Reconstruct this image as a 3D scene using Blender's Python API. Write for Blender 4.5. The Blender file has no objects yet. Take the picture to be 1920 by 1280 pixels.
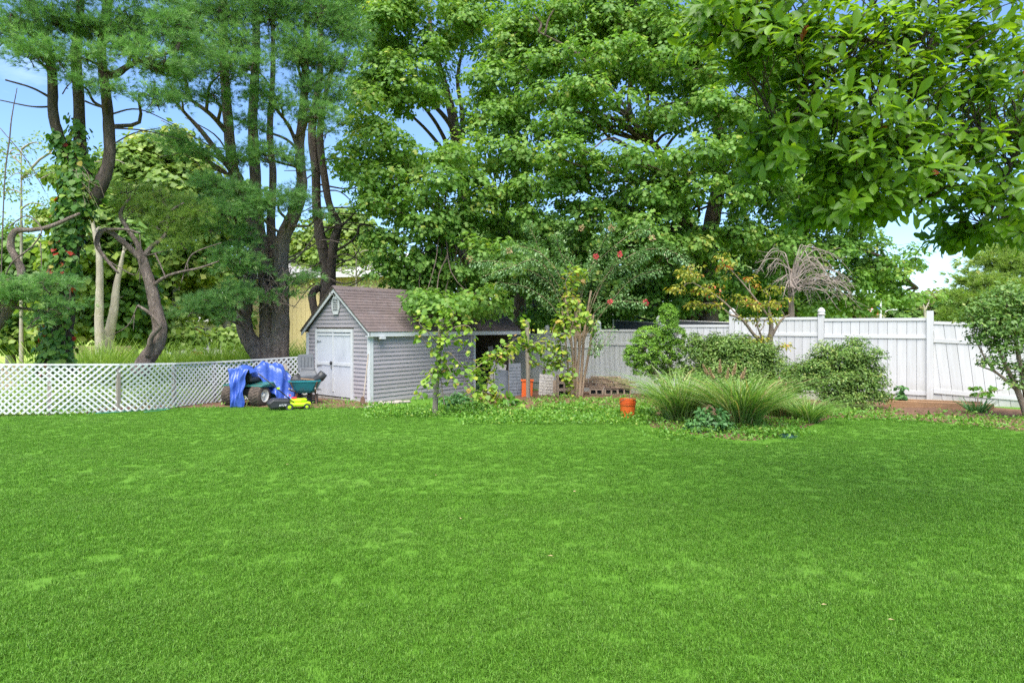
import bpy, bmesh, math, random
import numpy as np
from mathutils import Vector, Matrix

# ------------------------------------------------------------------ camera, sky, sun, exposure
scene = bpy.context.scene
F, CX, HY, EYE = 1150.0, 960.0, 612.0, 1.6          # focal length in photo pixels, principal column, horizon row, eye height
cam_d = bpy.data.cameras.new('camera')
cam = bpy.data.objects.new('camera', cam_d)
scene.collection.objects.link(cam)
cam.location = (0, 0, EYE)
cam.rotation_euler = (math.radians(90), 0, 0)
cam_d.sensor_width = 36.0
cam_d.lens = F / 1920 * 36.0
cam_d.shift_y = -(640 - HY) / 1920
cam_d.clip_start, cam_d.clip_end = 0.05, 3000
scene.camera = cam

SUN_EL, SUN_ROT = math.radians(62), math.radians(188)   # behind the camera, a little to its left
world = bpy.data.worlds.new('World'); scene.world = world
world.use_nodes = True
wn = world.node_tree.nodes; wl = world.node_tree.links
sky = wn.new('ShaderNodeTexSky'); sky.sky_type = 'NISHITA'
sky.sun_disc = False; sky.sun_elevation = SUN_EL; sky.sun_rotation = SUN_ROT
sky.altitude = 50; sky.air_density = 1.0; sky.dust_density = 0.3; sky.ozone_density = 4.0
wtc = wn.new('ShaderNodeTexCoord')
wsep = wn.new('ShaderNodeSeparateXYZ'); wl.new(wtc.outputs['Generated'], wsep.inputs[0])
wcomb = wn.new('ShaderNodeVectorMath'); wcomb.operation = 'MULTIPLY'; wcomb.inputs[1].default_value = (1.0, 1.0, 2.6)
wl.new(wtc.outputs['Generated'], wcomb.inputs[0])
wnoise = wn.new('ShaderNodeTexNoise'); wnoise.inputs['Scale'].default_value = 2.6
wnoise.inputs['Detail'].default_value = 7; wnoise.inputs['Roughness'].default_value = 0.58
wl.new(wcomb.outputs[0], wnoise.inputs['Vector'])
wramp = wn.new('ShaderNodeValToRGB')
wramp.color_ramp.elements[0].position = 0.62; wramp.color_ramp.elements[1].position = 1.0
wramp.color_ramp.elements[0].color = (0, 0, 0, 1); wramp.color_ramp.elements[1].color = (0.75, 0.75, 0.75, 1)
wl.new(wnoise.outputs['Fac'], wramp.inputs[0])
wmix = wn.new('ShaderNodeMixRGB'); wmix.inputs[2].default_value = (8.5, 9.0, 9.6, 1)
wl.new(wramp.outputs[0], wmix.inputs[0]); wl.new(sky.outputs[0], wmix.inputs[1])
bg = wn['Background']; bg.inputs[1].default_value = 0.11
wtint = wn.new('ShaderNodeMixRGB'); wtint.blend_type = 'MULTIPLY'; wtint.inputs[0].default_value = 1.0; wtint.inputs[2].default_value = (0.86, 0.93, 1.02, 1)
wl.new(wmix.outputs[0], wtint.inputs[1]); wl.new(wtint.outputs[0], bg.inputs[0])

sun_d = bpy.data.lights.new('sun', 'SUN')
sun_d.energy = 4.2; sun_d.angle = math.radians(55.0); sun_d.color = (1.0, 0.95, 0.86)
sun = bpy.data.objects.new('sun', sun_d); scene.collection.objects.link(sun)
SUN_DIR = Vector((math.sin(SUN_ROT) * math.cos(SUN_EL), math.cos(SUN_ROT) * math.cos(SUN_EL), math.sin(SUN_EL)))
sun.rotation_euler = SUN_DIR.to_track_quat('Z', 'Y').to_euler()

vs = scene.view_settings
vs.view_transform = 'Standard'; vs.look = 'None'; vs.gamma = 1.0; vs.exposure = 1.4
scene.render.engine = 'CYCLES'
cy = scene.cycles
cy.max_bounces = 6; cy.diffuse_bounces = 4; cy.glossy_bounces = 2; cy.transmission_bounces = 4; cy.transparent_max_bounces = 4
cy.use_denoising = False; cy.denoiser = 'OPENIMAGEDENOISE'; cy.denoising_prefilter = 'ACCURATE'; cy.denoising_input_passes = 'RGB_ALBEDO_NORMAL'
cy.use_adaptive_sampling = True; cy.adaptive_threshold = 0.02
cy.caustics_reflective = False; cy.caustics_refractive = False
cy.sample_clamp_indirect = 4.0

# ------------------------------------------------------------------ helpers
C = scene.collection
RNG = np.random.default_rng(11)
random.seed(11)
def R(a, b): return random.uniform(a, b)

def g(x, y):
    """height of the ground: level round the camera, falling gently to the back of the yard"""
    yy = min(max(y, 0.0), 20.0)
    return -0.0013 * yy * yy + 0.009 * min(max(x, 0.0), 14.0)
def garr(x, y):
    yy = np.clip(y, 0, 20)
    return -0.0013 * yy * yy + 0.009 * np.clip(x, 0, 14)
def P(px, py, d):
    """point at depth d seen at photo pixel (px, py)"""
    return Vector(((px - CX) * d / F, d, EYE - (py - HY) * d / F))
def G(px, d, dz=0.0):
    x = (px - CX) * d / F
    return Vector((x, d, g(x, d) + dz))
def GP(px, py):
    """where the ray through a pixel meets the ground"""
    d = 10.0
    for _ in range(30):
        d = (EYE - g((px - CX) * d / F, d)) * F / (py - HY)
    return G(px, d)

def thing(name, label, cat, loc=(0, 0, 0), rz=0.0, group=None):
    o = bpy.data.objects.new(name, None); C.objects.link(o)
    o.empty_display_size = 0.1
    o.location = loc; o.rotation_euler = (0, 0, rz)
    tag(o, label, cat, group)
    return o
def tag(o, label=None, cat=None, group=None, kind=None):
    if label: o['label'] = label
    if cat: o['category'] = cat
    if group: o['group'] = group
    if kind: o['kind'] = kind
    return o

def link(name, me, mat=None, parent=None, loc=None, rot=None, scale=None):
    o = bpy.data.objects.new(name, me); C.objects.link(o)
    if mat is not None and not me.materials: me.materials.append(mat)
    if parent is not None: o.parent = parent
    if loc is not None: o.location = loc
    if rot is not None: o.rotation_euler = rot
    if scale is not None: o.scale = scale
    return o

def mesh_np(name, verts, faces, mat=None, parent=None, v=None, smooth=False, origin=None):
    """verts (n,3), faces (m,k) all of one size; v = per-vertex variation value"""
    verts = np.asarray(verts, np.float32)
    if origin is not None: verts = verts - np.asarray(origin, np.float32)
    faces = np.asarray(faces, np.int32)
    me = bpy.data.meshes.new(name)
    n, (m, k) = len(verts), faces.shape
    me.vertices.add(n); me.vertices.foreach_set('co', verts.ravel())
    me.loops.add(m * k); me.loops.foreach_set('vertex_index', faces.ravel())
    me.polygons.add(m)
    me.polygons.foreach_set('loop_start', np.arange(0, m * k, k, dtype=np.int32))
    me.polygons.foreach_set('loop_total', np.full(m, k, dtype=np.int32))
    if smooth: me.polygons.foreach_set('use_smooth', np.ones(m, dtype=bool))
    if v is not None:
        a = me.attributes.new('v', 'FLOAT', 'POINT'); a.data.foreach_set('value', np.asarray(v, np.float32))
    me.update(calc_edges=True)
    if mat is not None: me.materials.append(mat)
    return link(name, me, None, parent)

class MB:
    """collects shapes; build() links them as ONE mesh object"""
    def __init__(s): s.v = []; s.f = []
    def add(s, vs, fs):
        b = len(s.v); s.v += [tuple(p) for p in vs]; s.f += [tuple(i + b for i in f) for f in fs]; return s
    def box(s, c, size, M=None):
        x, y, z = size[0] / 2, size[1] / 2, size[2] / 2
        vs = [Vector((a, b, d)) for d in (-z, z) for b in (-y, y) for a in (-x, x)]
        if M is not None: vs = [M @ p for p in vs]
        c = Vector(c)
        return s.add([p + c for p in vs], [(0, 2, 3, 1), (4, 5, 7, 6), (0, 1, 5, 4), (2, 6, 7, 3), (0, 4, 6, 2), (1, 3, 7, 5)])
    def bar(s, a, b, w, h, up=(0, 0, 1)):
        """box from a to b, w across, h along up"""
        a, b = Vector(a), Vector(b); d = b - a; L = d.length; d.normalize()
        u = Vector(up); sde = d.cross(u)
        if sde.length < 1e-5: sde = d.cross(Vector((1, 0, 0)))
        sde.normalize(); u = sde.cross(d)
        M = Matrix((sde, d, u)).transposed()
        return s.box((a + b) / 2, (w, L, h), M)
    def tube(s, pts, radii, n=8, cap=True, wob=0.0):
        pts = [Vector(p) for p in pts]
        if not hasattr(radii, '__len__'): radii = [radii] * len(pts)
        ring = []; prev = None
        for i, p in enumerate(pts):
            t = (pts[min(i + 1, len(pts) - 1)] - pts[max(i - 1, 0)]).normalized()
            if prev is None:
                a = t.cross(Vector((0, 0, 1)))
                if a.length < 0.1: a = t.cross(Vector((1, 0, 0)))
            else: a = prev - t * prev.dot(t)
            a.normalize(); b = t.cross(a); prev = a
            for k in range(n):
                th = 2 * math.pi * k / n
                r = radii[i] * (1 + (R(-wob, wob) if wob else 0))
                ring.append(p + (a * math.cos(th) + b * math.sin(th)) * r)
        fs = [(i * n + k, i * n + (k + 1) % n, (i + 1) * n + (k + 1) % n, (i + 1) * n + k) for i in range(len(pts) - 1) for k in range(n)]
        if cap:
            fs.append(tuple(range(n - 1, -1, -1))); fs.append(tuple((len(pts) - 1) * n + k for k in range(n)))
        return s.add(ring, fs)
    def lathe(s, prof, n=16, c=(0, 0, 0), M=None, cap=True):
        """prof: list of (radius, height)"""
        vs = []
        for r, z in prof:
            for k in range(n):
                th = 2 * math.pi * k / n; vs.append(Vector((r * math.cos(th), r * math.sin(th), z)))
        if M is not None: vs = [M @ p for p in vs]
        c = Vector(c); vs = [p + c for p in vs]
        fs = [(i * n + k, i * n + (k + 1) % n, (i + 1) * n + (k + 1) % n, (i + 1) * n + k) for i in range(len(prof) - 1) for k in range(n)]
        if cap:
            fs.append(tuple(range(n - 1, -1, -1))); fs.append(tuple((len(prof) - 1) * n + k for k in range(n)))
        return s.add(vs, fs)
    def prism(s, poly, d):
        """poly: 3-D points of a planar outline, swept by vector d"""
        n = len(poly); d = Vector(d); p = [Vector(q) for q in poly]
        return s.add(p + [q + d for q in p], [tuple(range(n - 1, -1, -1)), tuple(range(n, 2 * n))] + [(i, (i + 1) % n, n + (i + 1) % n, n + i) for i in range(n)])
    def mesh(s, name, smooth=False, origin=None):
        me = bpy.data.meshes.new(name)
        vs = s.v if origin is None else [(p[0] - origin[0], p[1] - origin[1], p[2] - origin[2]) for p in s.v]
        me.from_pydata(vs, [], s.f)
        bm = bmesh.new(); bm.from_mesh(me); bmesh.ops.recalc_face_normals(bm, faces=bm.faces); bm.to_mesh(me); bm.free()
        if smooth:
            me.polygons.foreach_set('use_smooth', np.ones(len(me.polygons), dtype=bool))
        return me
    def build(s, name, mat, parent=None, smooth=False, origin=None, bevel=0.0):
        o = link(name, s.mesh(name, smooth, origin), mat, parent)
        if bevel:
            m = o.modifiers.new('bevel', 'BEVEL'); m.width = bevel; m.segments = 2; m.limit_method = 'ANGLE'
        return o

def spline(pts, n):
    """Catmull-Rom through points (any dimension)"""
    p = [np.array(q, float) for q in pts]; p = [2 * p[0] - p[1]] + p + [2 * p[-1] - p[-2]]
    out = []
    seg = len(p) - 3
    for i in range(seg):
        a, b, c, d = p[i:i + 4]
        for t in np.linspace(0, 1, n, endpoint=False):
            out.append(0.5 * ((2 * b) + (c - a) * t + (2 * a - 5 * b + 4 * c - d) * t * t + (3 * b - a - 3 * c + d) * t ** 3))
    out.append(p[-2]); return np.array(out)

# ------------------------------------------------------------------ materials
def nodes(name):
    m = bpy.data.materials.new(name); m.use_nodes = True
    nt = m.node_tree; b = nt.nodes['Principled BSDF']
    return m, nt.nodes, nt.links, b
def solid(name, c1, c2=None, scale=6.0, rough=0.6, bump=0.0, bscale=None, stretch=(1, 1, 1), metal=0.0, spec=0.4, detail=5, dirt=None, dirt_scale=1.5, dirt_amt=0.6, vary=0.0, foot=None):
    """two-tone noise colour with optional bump and stains"""
    m, N, L, b = nodes(name)
    tc = N.new('ShaderNodeTexCoord'); mp = N.new('ShaderNodeMapping'); mp.inputs['Scale'].default_value = stretch
    L.new(tc.outputs['Object'], mp.inputs[0])
    nz = N.new('ShaderNodeTexNoise'); nz.inputs['Scale'].default_value = scale; nz.inputs['Detail'].default_value = detail
    L.new(mp.outputs[0], nz.inputs['Vector'])
    rp = N.new('ShaderNodeValToRGB'); rp.color_ramp.elements[0].position = 0.3; rp.color_ramp.elements[1].position = 0.7
    c2 = c2 or tuple(x * 0.8 for x in c1)
    rp.color_ramp.elements[0].color = (*c1, 1); rp.color_ramp.elements[1].color = (*c2, 1)
    L.new(nz.outputs['Fac'], rp.inputs[0])
    col = rp.outputs[0]
    if dirt:
        n2 = N.new('ShaderNodeTexNoise'); n2.inputs['Scale'].default_value = dirt_scale; n2.inputs['Detail'].default_value = 8; n2.inputs['Roughness'].default_value = 0.65
        L.new(mp.outputs[0], n2.inputs['Vector'])
        r2 = N.new('ShaderNodeValToRGB'); r2.color_ramp.elements[0].position = 0.52; r2.color_ramp.elements[1].position = 0.75
        r2.color_ramp.elements[1].color = (dirt_amt,) * 3 + (1,)
        L.new(n2.outputs['Fac'], r2.inputs[0])
        mx = N.new('ShaderNodeMixRGB'); mx.inputs[2].default_value = (*dirt, 1)
        L.new(r2.outputs[0], mx.inputs[0]); L.new(col, mx.inputs[1]); col = mx.outputs[0]
    if foot:
        sp = N.new('ShaderNodeSeparateXYZ'); L.new(tc.outputs['Generated'], sp.inputs[0])
        nf = N.new('ShaderNodeTexNoise'); nf.inputs['Scale'].default_value = 3.0; nf.inputs['Detail'].default_value = 7
        gp = N.new('ShaderNodeNewGeometry'); L.new(gp.outputs['Position'], nf.inputs['Vector'])
        mr = N.new('ShaderNodeMapRange'); mr.inputs['From Min'].default_value = 0.30; mr.inputs['From Max'].default_value = 0.0; L.new(sp.outputs[2], mr.inputs['Value'])
        mm_ = N.new('ShaderNodeMath'); mm_.operation = 'MULTIPLY'; L.new(mr.outputs[0], mm_.inputs[0]); L.new(nf.outputs['Fac'], mm_.inputs[1])
        mf = N.new('ShaderNodeMixRGB'); mf.inputs[2].default_value = (*foot, 1); L.new(mm_.outputs[0], mf.inputs[0]); L.new(col, mf.inputs[1]); col = mf.outputs[0]
    if vary:
        oi_ = N.new('ShaderNodeObjectInfo'); mv = N.new('ShaderNodeMapRange'); mv.inputs['To Min'].default_value = 1 - vary; mv.inputs['To Max'].default_value = 1 + vary
        L.new(oi_.outputs['Random'], mv.inputs['Value'])
        mh = N.new('ShaderNodeHueSaturation'); L.new(mv.outputs[0], mh.inputs['Value']); L.new(col, mh.inputs['Color']); col = mh.outputs[0]
    L.new(col, b.inputs['Base Color'])
    b.inputs['Roughness'].default_value = rough; b.inputs['Metallic'].default_value = metal
    b.inputs['Specular IOR Level'].default_value = spec
    if bump:
        n3 = N.new('ShaderNodeTexNoise'); n3.inputs['Scale'].default_value = bscale or scale * 3; n3.inputs['Detail'].default_value = 6
        L.new(mp.outputs[0], n3.inputs['Vector'])
        bp = N.new('ShaderNodeBump'); bp.inputs['Strength'].default_value = bump; bp.inputs['Distance'].default_value = 0.02
        L.new(n3.outputs['Fac'], bp.inputs['Height']); L.new(bp.outputs[0], b.inputs['Normal'])
    return m
def leafmat(name, stops, trans=0.35, tcol=None, rough=0.45, spec=0.35):
    """leaf colour picked by the per-vertex value v along a ramp; part of the light passes through"""
    m, N, L, b = nodes(name)
    at = N.new('ShaderNodeAttribute'); at.attribute_name = 'v'
    rp = N.new('ShaderNodeValToRGB'); e = rp.color_ramp.elements
    while len(e) < len(stops): e.new(0.5)
    for k, (p, c) in enumerate(stops): e[k].position = p; e[k].color = (*c, 1)
    L.new(at.outputs['Fac'], rp.inputs[0]); L.new(rp.outputs[0], b.inputs['Base Color'])
    b.inputs['Roughness'].default_value = rough; b.inputs['Specular IOR Level'].default_value = spec
    tr = N.new('ShaderNodeBsdfTranslucent')
    mu = N.new('ShaderNodeMixRGB'); mu.blend_type = 'MULTIPLY'; mu.inputs[0].default_value = 1
    mu.inputs[2].default_value = (*(tcol or (1.25, 1.3, 0.6)), 1)
    L.new(rp.outputs[0], mu.inputs[1]); L.new(mu.outputs[0], tr.inputs[0])
    mx = N.new('ShaderNodeMixShader'); mx.inputs[0].default_value = trans
    L.new(b.outputs[0], mx.inputs[1]); L.new(tr.outputs[0], mx.inputs[2])
    L.new(mx.outputs[0], N['Material Output'].inputs[0])
    return m
def bark(name, c1, c2, scale=9.0, bump=0.9, moss=None):
    m, N, L, b = nodes(name)
    tc = N.new('ShaderNodeTexCoord'); mp = N.new('ShaderNodeMapping'); mp.inputs['Scale'].default_value = (1, 1, 0.28)
    L.new(tc.outputs['Object'], mp.inputs[0])
    vo = N.new('ShaderNodeTexVoronoi'); vo.feature = 'DISTANCE_TO_EDGE'; vo.inputs['Scale'].default_value = scale * 1.6
    nz = N.new('ShaderNodeTexNoise'); nz.inputs['Scale'].default_value = scale; nz.inputs['Detail'].default_value = 8; nz.inputs['Roughness'].default_value = 0.7
    L.new(mp.outputs[0], nz.inputs['Vector'])
    ad = N.new('ShaderNodeMixRGB'); ad.inputs[0].default_value = 0.25
    L.new(mp.outputs[0], ad.inputs[1]); L.new(nz.outputs['Color'], ad.inputs[2]); L.new(ad.outputs[0], vo.inputs['Vector'])
    rp = N.new('ShaderNodeValToRGB'); rp.color_ramp.elements[0].position = 0.3; rp.color_ramp.elements[1].position = 0.72
    rp.color_ramp.elements[0].color = (*c1, 1); rp.color_ramp.elements[1].color = (*c2, 1)
    L.new(nz.outputs['Fac'], rp.inputs[0]); col = rp.outputs[0]
    if moss:
        n2 = N.new('ShaderNodeTexNoise'); n2.inputs['Scale'].default_value = 1.3; n2.inputs['Detail'].default_value = 6
        L.new(tc.outputs['Object'], n2.inputs['Vector'])
        r2 = N.new('ShaderNodeValToRGB'); r2.color_ramp.elements[0].position = 0.5; r2.color_ramp.elements[1].position = 0.7
        r2.color_ramp.elements[1].color = (0.6, 0.6, 0.6, 1)
        L.new(n2.outputs['Fac'], r2.inputs[0])
        mx = N.new('ShaderNodeMixRGB'); mx.inputs[2].default_value = (*moss, 1)
        L.new(r2.outputs[0], mx.inputs[0]); L.new(col, mx.inputs[1]); col = mx.outputs[0]
    L.new(col, b.inputs['Base Color']); b.inputs['Roughness'].default_value = 0.9; b.inputs['Specular IOR Level'].default_value = 0.15
    mm = N.new('ShaderNodeMath'); mm.operation = 'MULTIPLY_ADD'; mm.inputs[1].default_value = 0.6
    cl = N.new('ShaderNodeClamp'); cl.inputs['Max'].default_value = 0.25; L.new(vo.outputs['Distance'], cl.inputs[0])
    L.new(nz.outputs['Fac'], mm.inputs[0]); 
    m4 = N.new('ShaderNodeMath'); m4.operation = 'MULTIPLY'; m4.inputs[1].default_value = 3.0; L.new(cl.outputs[0], m4.inputs[0]); L.new(m4.outputs[0], mm.inputs[2])
    bp = N.new('ShaderNodeBump'); bp.inputs['Strength'].default_value = bump; bp.inputs['Distance'].default_value = 0.03
    L.new(mm.outputs[0], bp.inputs['Height']); L.new(bp.outputs[0], b.inputs['Normal'])
    return m

M = {}
M['vinyl'] = solid('white_vinyl', (0.53, 0.53, 0.53), (0.485, 0.485, 0.485), 3, 0.42, dirt=(0.36, 0.34, 0.29), dirt_scale=1.1, dirt_amt=0.30, vary=0.05, foot=(0.26, 0.24, 0.16))
M['vinyl_old'] = solid('weathered_vinyl', (0.47, 0.475, 0.465), (0.42, 0.425, 0.41), 3, 0.5, dirt=(0.28, 0.31, 0.22), dirt_scale=1.2, dirt_amt=0.5, vary=0.06, foot=(0.2, 0.2, 0.13))
M['white'] = solid('white_trim', (0.54, 0.545, 0.55), (0.49, 0.495, 0.50), 5, 0.5, dirt=(0.5, 0.48, 0.44), dirt_scale=2.5, dirt_amt=0.35)
M['lattice'] = solid('white_lattice', (0.58, 0.58, 0.57), (0.50, 0.50, 0.48), 2, 0.5, dirt=(0.34, 0.32, 0.26), dirt_scale=0.9, dirt_amt=0.5, vary=0.08)
M['siding'] = solid('grey_siding', (0.315, 0.285, 0.30), (0.285, 0.26, 0.275), 4, 0.5, bump=0.12, bscale=60, stretch=(1, 1, 6), dirt=(0.22, 0.205, 0.195), dirt_scale=1.2, dirt_amt=0.4, vary=0.06)
M['door'] = solid('door_white', (0.50, 0.51, 0.545), (0.46, 0.47, 0.505), 3, 0.5, dirt=(0.34, 0.35, 0.37), dirt_scale=3.0, dirt_amt=0.5, stretch=(1, 1, 0.4))
M['shingle'] = solid('brown_shingle', (0.145, 0.110, 0.103), (0.105, 0.084, 0.081), 11, 0.9, bump=0.5, bscale=160, dirt=(0.17, 0.145, 0.145), dirt_scale=3, dirt_amt=0.8, spec=0.2, vary=0.10)
M['concrete'] = solid('concrete', (0.33, 0.31, 0.28), (0.22, 0.20, 0.18), 8, 0.9, bump=0.5, bscale=40)
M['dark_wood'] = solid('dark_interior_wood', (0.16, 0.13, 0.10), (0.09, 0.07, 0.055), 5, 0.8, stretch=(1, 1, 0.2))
M['post_wood'] = solid('weathered_post', (0.30, 0.25, 0.19), (0.17, 0.145, 0.115), 14, 0.85, bump=0.5, stretch=(1, 1, 0.12))
M['timber'] = solid('landscape_timber', (0.36, 0.205, 0.105), (0.25, 0.145, 0.075), 9, 0.8, bump=0.35, stretch=(0.15, 1, 1))
M['soil'] = solid('soil', (0.105, 0.06, 0.04), (0.19, 0.115, 0.075), 12, 1.0, bump=1.0, bscale=40, spec=0.1)
M['stone'] = solid('field_stone', (0.40, 0.35, 0.30), (0.24, 0.21, 0.18), 7, 0.85, bump=0.6)
M['brick'] = solid('tan_brick', (0.36, 0.255, 0.175), (0.22, 0.155, 0.11), 18, 0.9, bump=0.5, bscale=60, vary=0.25)
M['block'] = solid('concrete_block', (0.40, 0.30, 0.215), (0.29, 0.22, 0.165), 16, 0.95, bump=0.5, bscale=70)
M['orange'] = solid('orange_plastic', (0.72, 0.13, 0.025), (0.66, 0.11, 0.02), 3, 0.4, dirt=(0.45, 0.20, 0.12), dirt_scale=4, dirt_amt=0.4)
M['tarp'] = solid('blue_tarp', (0.03, 0.075, 0.34), (0.045, 0.095, 0.38), 9, 0.36, bump=0.5, bscale=14, spec=0.6)
M['tyre'] = solid('tyre_rubber', (0.055, 0.045, 0.038), (0.12, 0.09, 0.07), 14, 0.85, bump=0.7, bscale=60, spec=0.2)
M['rim'] = solid('cream_rim', (0.68, 0.66, 0.60), (0.55, 0.52, 0.46), 6, 0.4)
M['teal'] = solid('teal_steel', (0.02, 0.21, 0.24), (0.015, 0.16, 0.19), 5, 0.4, dirt=(0.13, 0.13, 0.11), dirt_scale=5, dirt_amt=0.5)
M['mower_green'] = solid('dark_green_body', (0.03, 0.14, 0.12), (0.02, 0.10, 0.09), 5, 0.4, dirt=(0.25, 0.28, 0.27), dirt_scale=6, dirt_amt=0.5)
M['lime'] = solid('lime_plastic', (0.42, 0.62, 0.015), (0.38, 0.55, 0.012), 5, 0.35)
M['black'] = solid('black_plastic', (0.022, 0.022, 0.024), (0.035, 0.035, 0.037), 5, 0.45)
M['grey_plastic'] = solid('grey_plastic', (0.12, 0.125, 0.135), (0.085, 0.09, 0.10), 5, 0.5, dirt=(0.22, 0.21, 0.20), dirt_scale=6, dirt_amt=0.5)
M['red'] = solid('red_plastic', (0.60, 0.02, 0.03), (0.5, 0.018, 0.025), 5, 0.4)
M['steel'] = solid('galvanised_steel', (0.42, 0.42, 0.42), (0.30, 0.28, 0.26), 8, 0.5, metal=0.6)
M['rust'] = solid('rusty_steel', (0.16, 0.09, 0.055), (0.09, 0.055, 0.04), 12, 0.8)
M['lettering'] = solid('white_lettering', (0.75, 0.75, 0.75), None, 3, 0.5)
M['hose'] = solid('green_hose', (0.03, 0.20, 0.14), None, 3, 0.5)
M['lid'] = solid('dark_green_lid', (0.02, 0.065, 0.055), (0.03, 0.09, 0.075), 6, 0.5)
M['cream_panel'] = solid('cream_panel', (0.50, 0.46, 0.42), (0.38, 0.35, 0.31), 6, 0.8, bump=0.3)
M['grey_panel'] = solid('blue_grey_panel', (0.15, 0.165, 0.19), (0.10, 0.115, 0.135), 6, 0.6)
M['old_wood'] = solid('grey_board', (0.30, 0.255, 0.21), (0.18, 0.15, 0.125), 8, 0.85, stretch=(1, 1, 0.15))
M['yellow_wall'] = solid('pale_yellow_siding', (0.58, 0.47, 0.25), (0.52, 0.42, 0.22), 4, 0.7)
M['house_wall'] = solid('pale_house_wall', (0.52, 0.53, 0.52), (0.45, 0.46, 0.46), 4, 0.7)
M['house_roof'] = solid('pale_grey_roof', (0.42, 0.41, 0.42), (0.33, 0.32, 0.33), 7, 0.9)
M['house_door'] = solid('red_brown_door', (0.17, 0.06, 0.03), (0.14, 0.05, 0.025), 4, 0.5)
M['glass'] = solid('window_glass', (0.06, 0.075, 0.09), None, 3, 0.08, spec=0.8)
M['far_fence'] = solid('brown_far_fence', (0.33, 0.24, 0.16), (0.24, 0.175, 0.12), 6, 0.85)
M['chain'] = solid('dark_screen', (0.045, 0.05, 0.055), (0.035, 0.038, 0.042), 30, 0.8)
M['bark_pine'] = bark('pine_bark', (0.125, 0.094, 0.078), (0.29, 0.23, 0.195), 9)
M['bark_dark'] = bark('dark_pine_bark', (0.065, 0.05, 0.041), (0.16, 0.125, 0.105), 9)
M['bark_maple'] = bark('maple_bark', (0.10, 0.075, 0.058), (0.19, 0.15, 0.12), 9)
M['bark_pale'] = bark('pale_bark', (0.26, 0.225, 0.18), (0.42, 0.38, 0.31), 7, 0.5, moss=(0.22, 0.22, 0.10))
M['bark_twig'] = bark('twig_bark', (0.17, 0.125, 0.09), (0.30, 0.24, 0.19), 20, 0.4)
M['bark_dead'] = bark('dead_twig_bark', (0.22, 0.175, 0.15), (0.36, 0.30, 0.26), 20, 0.3)
M['bark_myrtle'] = bark('smooth_tan_bark', (0.26, 0.175, 0.11), (0.40, 0.30, 0.21), 10, 0.3)

# ------------------------------------------------------------------ the ground
def turfmat(name, cols, straw, fine=260.0, big=0.55, streak=(0.35, 1.3, 1.0), fleck=0.0):
    m, N, L, b = nodes(name)
    geo = N.new('ShaderNodeNewGeometry')
    mp = N.new('ShaderNodeMapping'); mp.inputs['Scale'].default_value = streak
    L.new(geo.outputs['Position'], mp.inputs[0])
    n1 = N.new('ShaderNodeTexNoise'); n1.inputs['Scale'].default_value = big; n1.inputs['Detail'].default_value = 6; n1.inputs['Roughness'].default_value = 0.6
    L.new(mp.outputs[0], n1.inputs['Vector'])
    n2 = N.new('ShaderNodeTexNoise'); n2.inputs['Scale'].default_value = 6.0; n2.inputs['Detail'].default_value = 6; n2.inputs['Roughness'].default_value = 0.7
    L.new(geo.outputs['Position'], n2.inputs['Vector'])
    md = N.new('ShaderNodeMath'); md.operation = 'MULTIPLY_ADD'; md.inputs[1].default_value = 0.45
    sb = N.new('ShaderNodeMath'); sb.operation = 'MULTIPLY'; sb.inputs[1].default_value = 0.55
    L.new(n1.outputs['Fac'], sb.inputs[0]); L.new(n2.outputs['Fac'], md.inputs[0]); L.new(sb.outputs[0], md.inputs[2])
    rp = N.new('ShaderNodeValToRGB'); e = rp.color_ramp.elements
    while len(e) < 3: e.new(0.5)
    for k, (p, c) in enumerate(zip((0.36, 0.5, 0.64), cols)): e[k].position = p; e[k].color = (*c, 1)
    L.new(md.outputs[0], rp.inputs[0])
    n3 = N.new('ShaderNodeTexNoise'); n3.inputs['Scale'].default_value = 1.1; n3.inputs['Detail'].default_value = 9; n3.inputs['Roughness'].default_value = 0.75
    L.new(mp.outputs[0], n3.inputs['Vector'])
    r3 = N.new('ShaderNodeValToRGB'); r3.color_ramp.elements[0].position = 0.48; r3.color_ramp.elements[1].position = 0.88
    r3.color_ramp.elements[1].color = (0.28, 0.28, 0.28, 1)
    L.new(n3.outputs['Fac'], r3.inputs[0])
    mx = N.new('ShaderNodeMixRGB'); mx.inputs[2].default_value = (*straw, 1)
    L.new(r3.outputs[0], mx.inputs[0]); L.new(rp.outputs[0], mx.inputs[1])
    L.new(mx.outputs[0], b.inputs['Base Color'])
    b.inputs['Roughness'].default_value = 0.75; b.inputs['Specular IOR Level'].default_value = 0.2
    n4 = N.new('ShaderNodeTexNoise'); n4.inputs['Scale'].default_value = fine; n4.inputs['Detail'].default_value = 3
    L.new(geo.outputs['Position'], n4.inputs['Vector'])
    bp = N.new('ShaderNodeBump'); bp.inputs['Strength'].default_value = 0.5; bp.inputs['Distance'].default_value = 0.02
    L.new(n4.outputs['Fac'], bp.inputs['Height']); L.new(bp.outputs[0], b.inputs['Normal'])
    return m, N, L, b, mx
GRASS_COLS = ((0.096, 0.236, 0.017), (0.109, 0.258, 0.021), (0.124, 0.280, 0.028))
M['lawn'] = turfmat('lawn_turf', tuple(tuple(c * 0.75 for c in q) for q in GRASS_COLS), (0.10, 0.17, 0.03))[0]
M['meadow'] = turfmat('meadow_turf', ((0.13, 0.20, 0.03), (0.24, 0.32, 0.05), (0.33, 0.38, 0.09)), (0.36, 0.33, 0.16))[0]
mg, N_, L_, b_, mx_ = turfmat('grass_blade', GRASS_COLS, (0.15, 0.235, 0.05))
ge_ = N_.new('ShaderNodeNewGeometry')
rr_ = N_.new('ShaderNodeValToRGB'); ee_ = rr_.color_ramp.elements
for _k in range(2): ee_.new(0.5)
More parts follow.
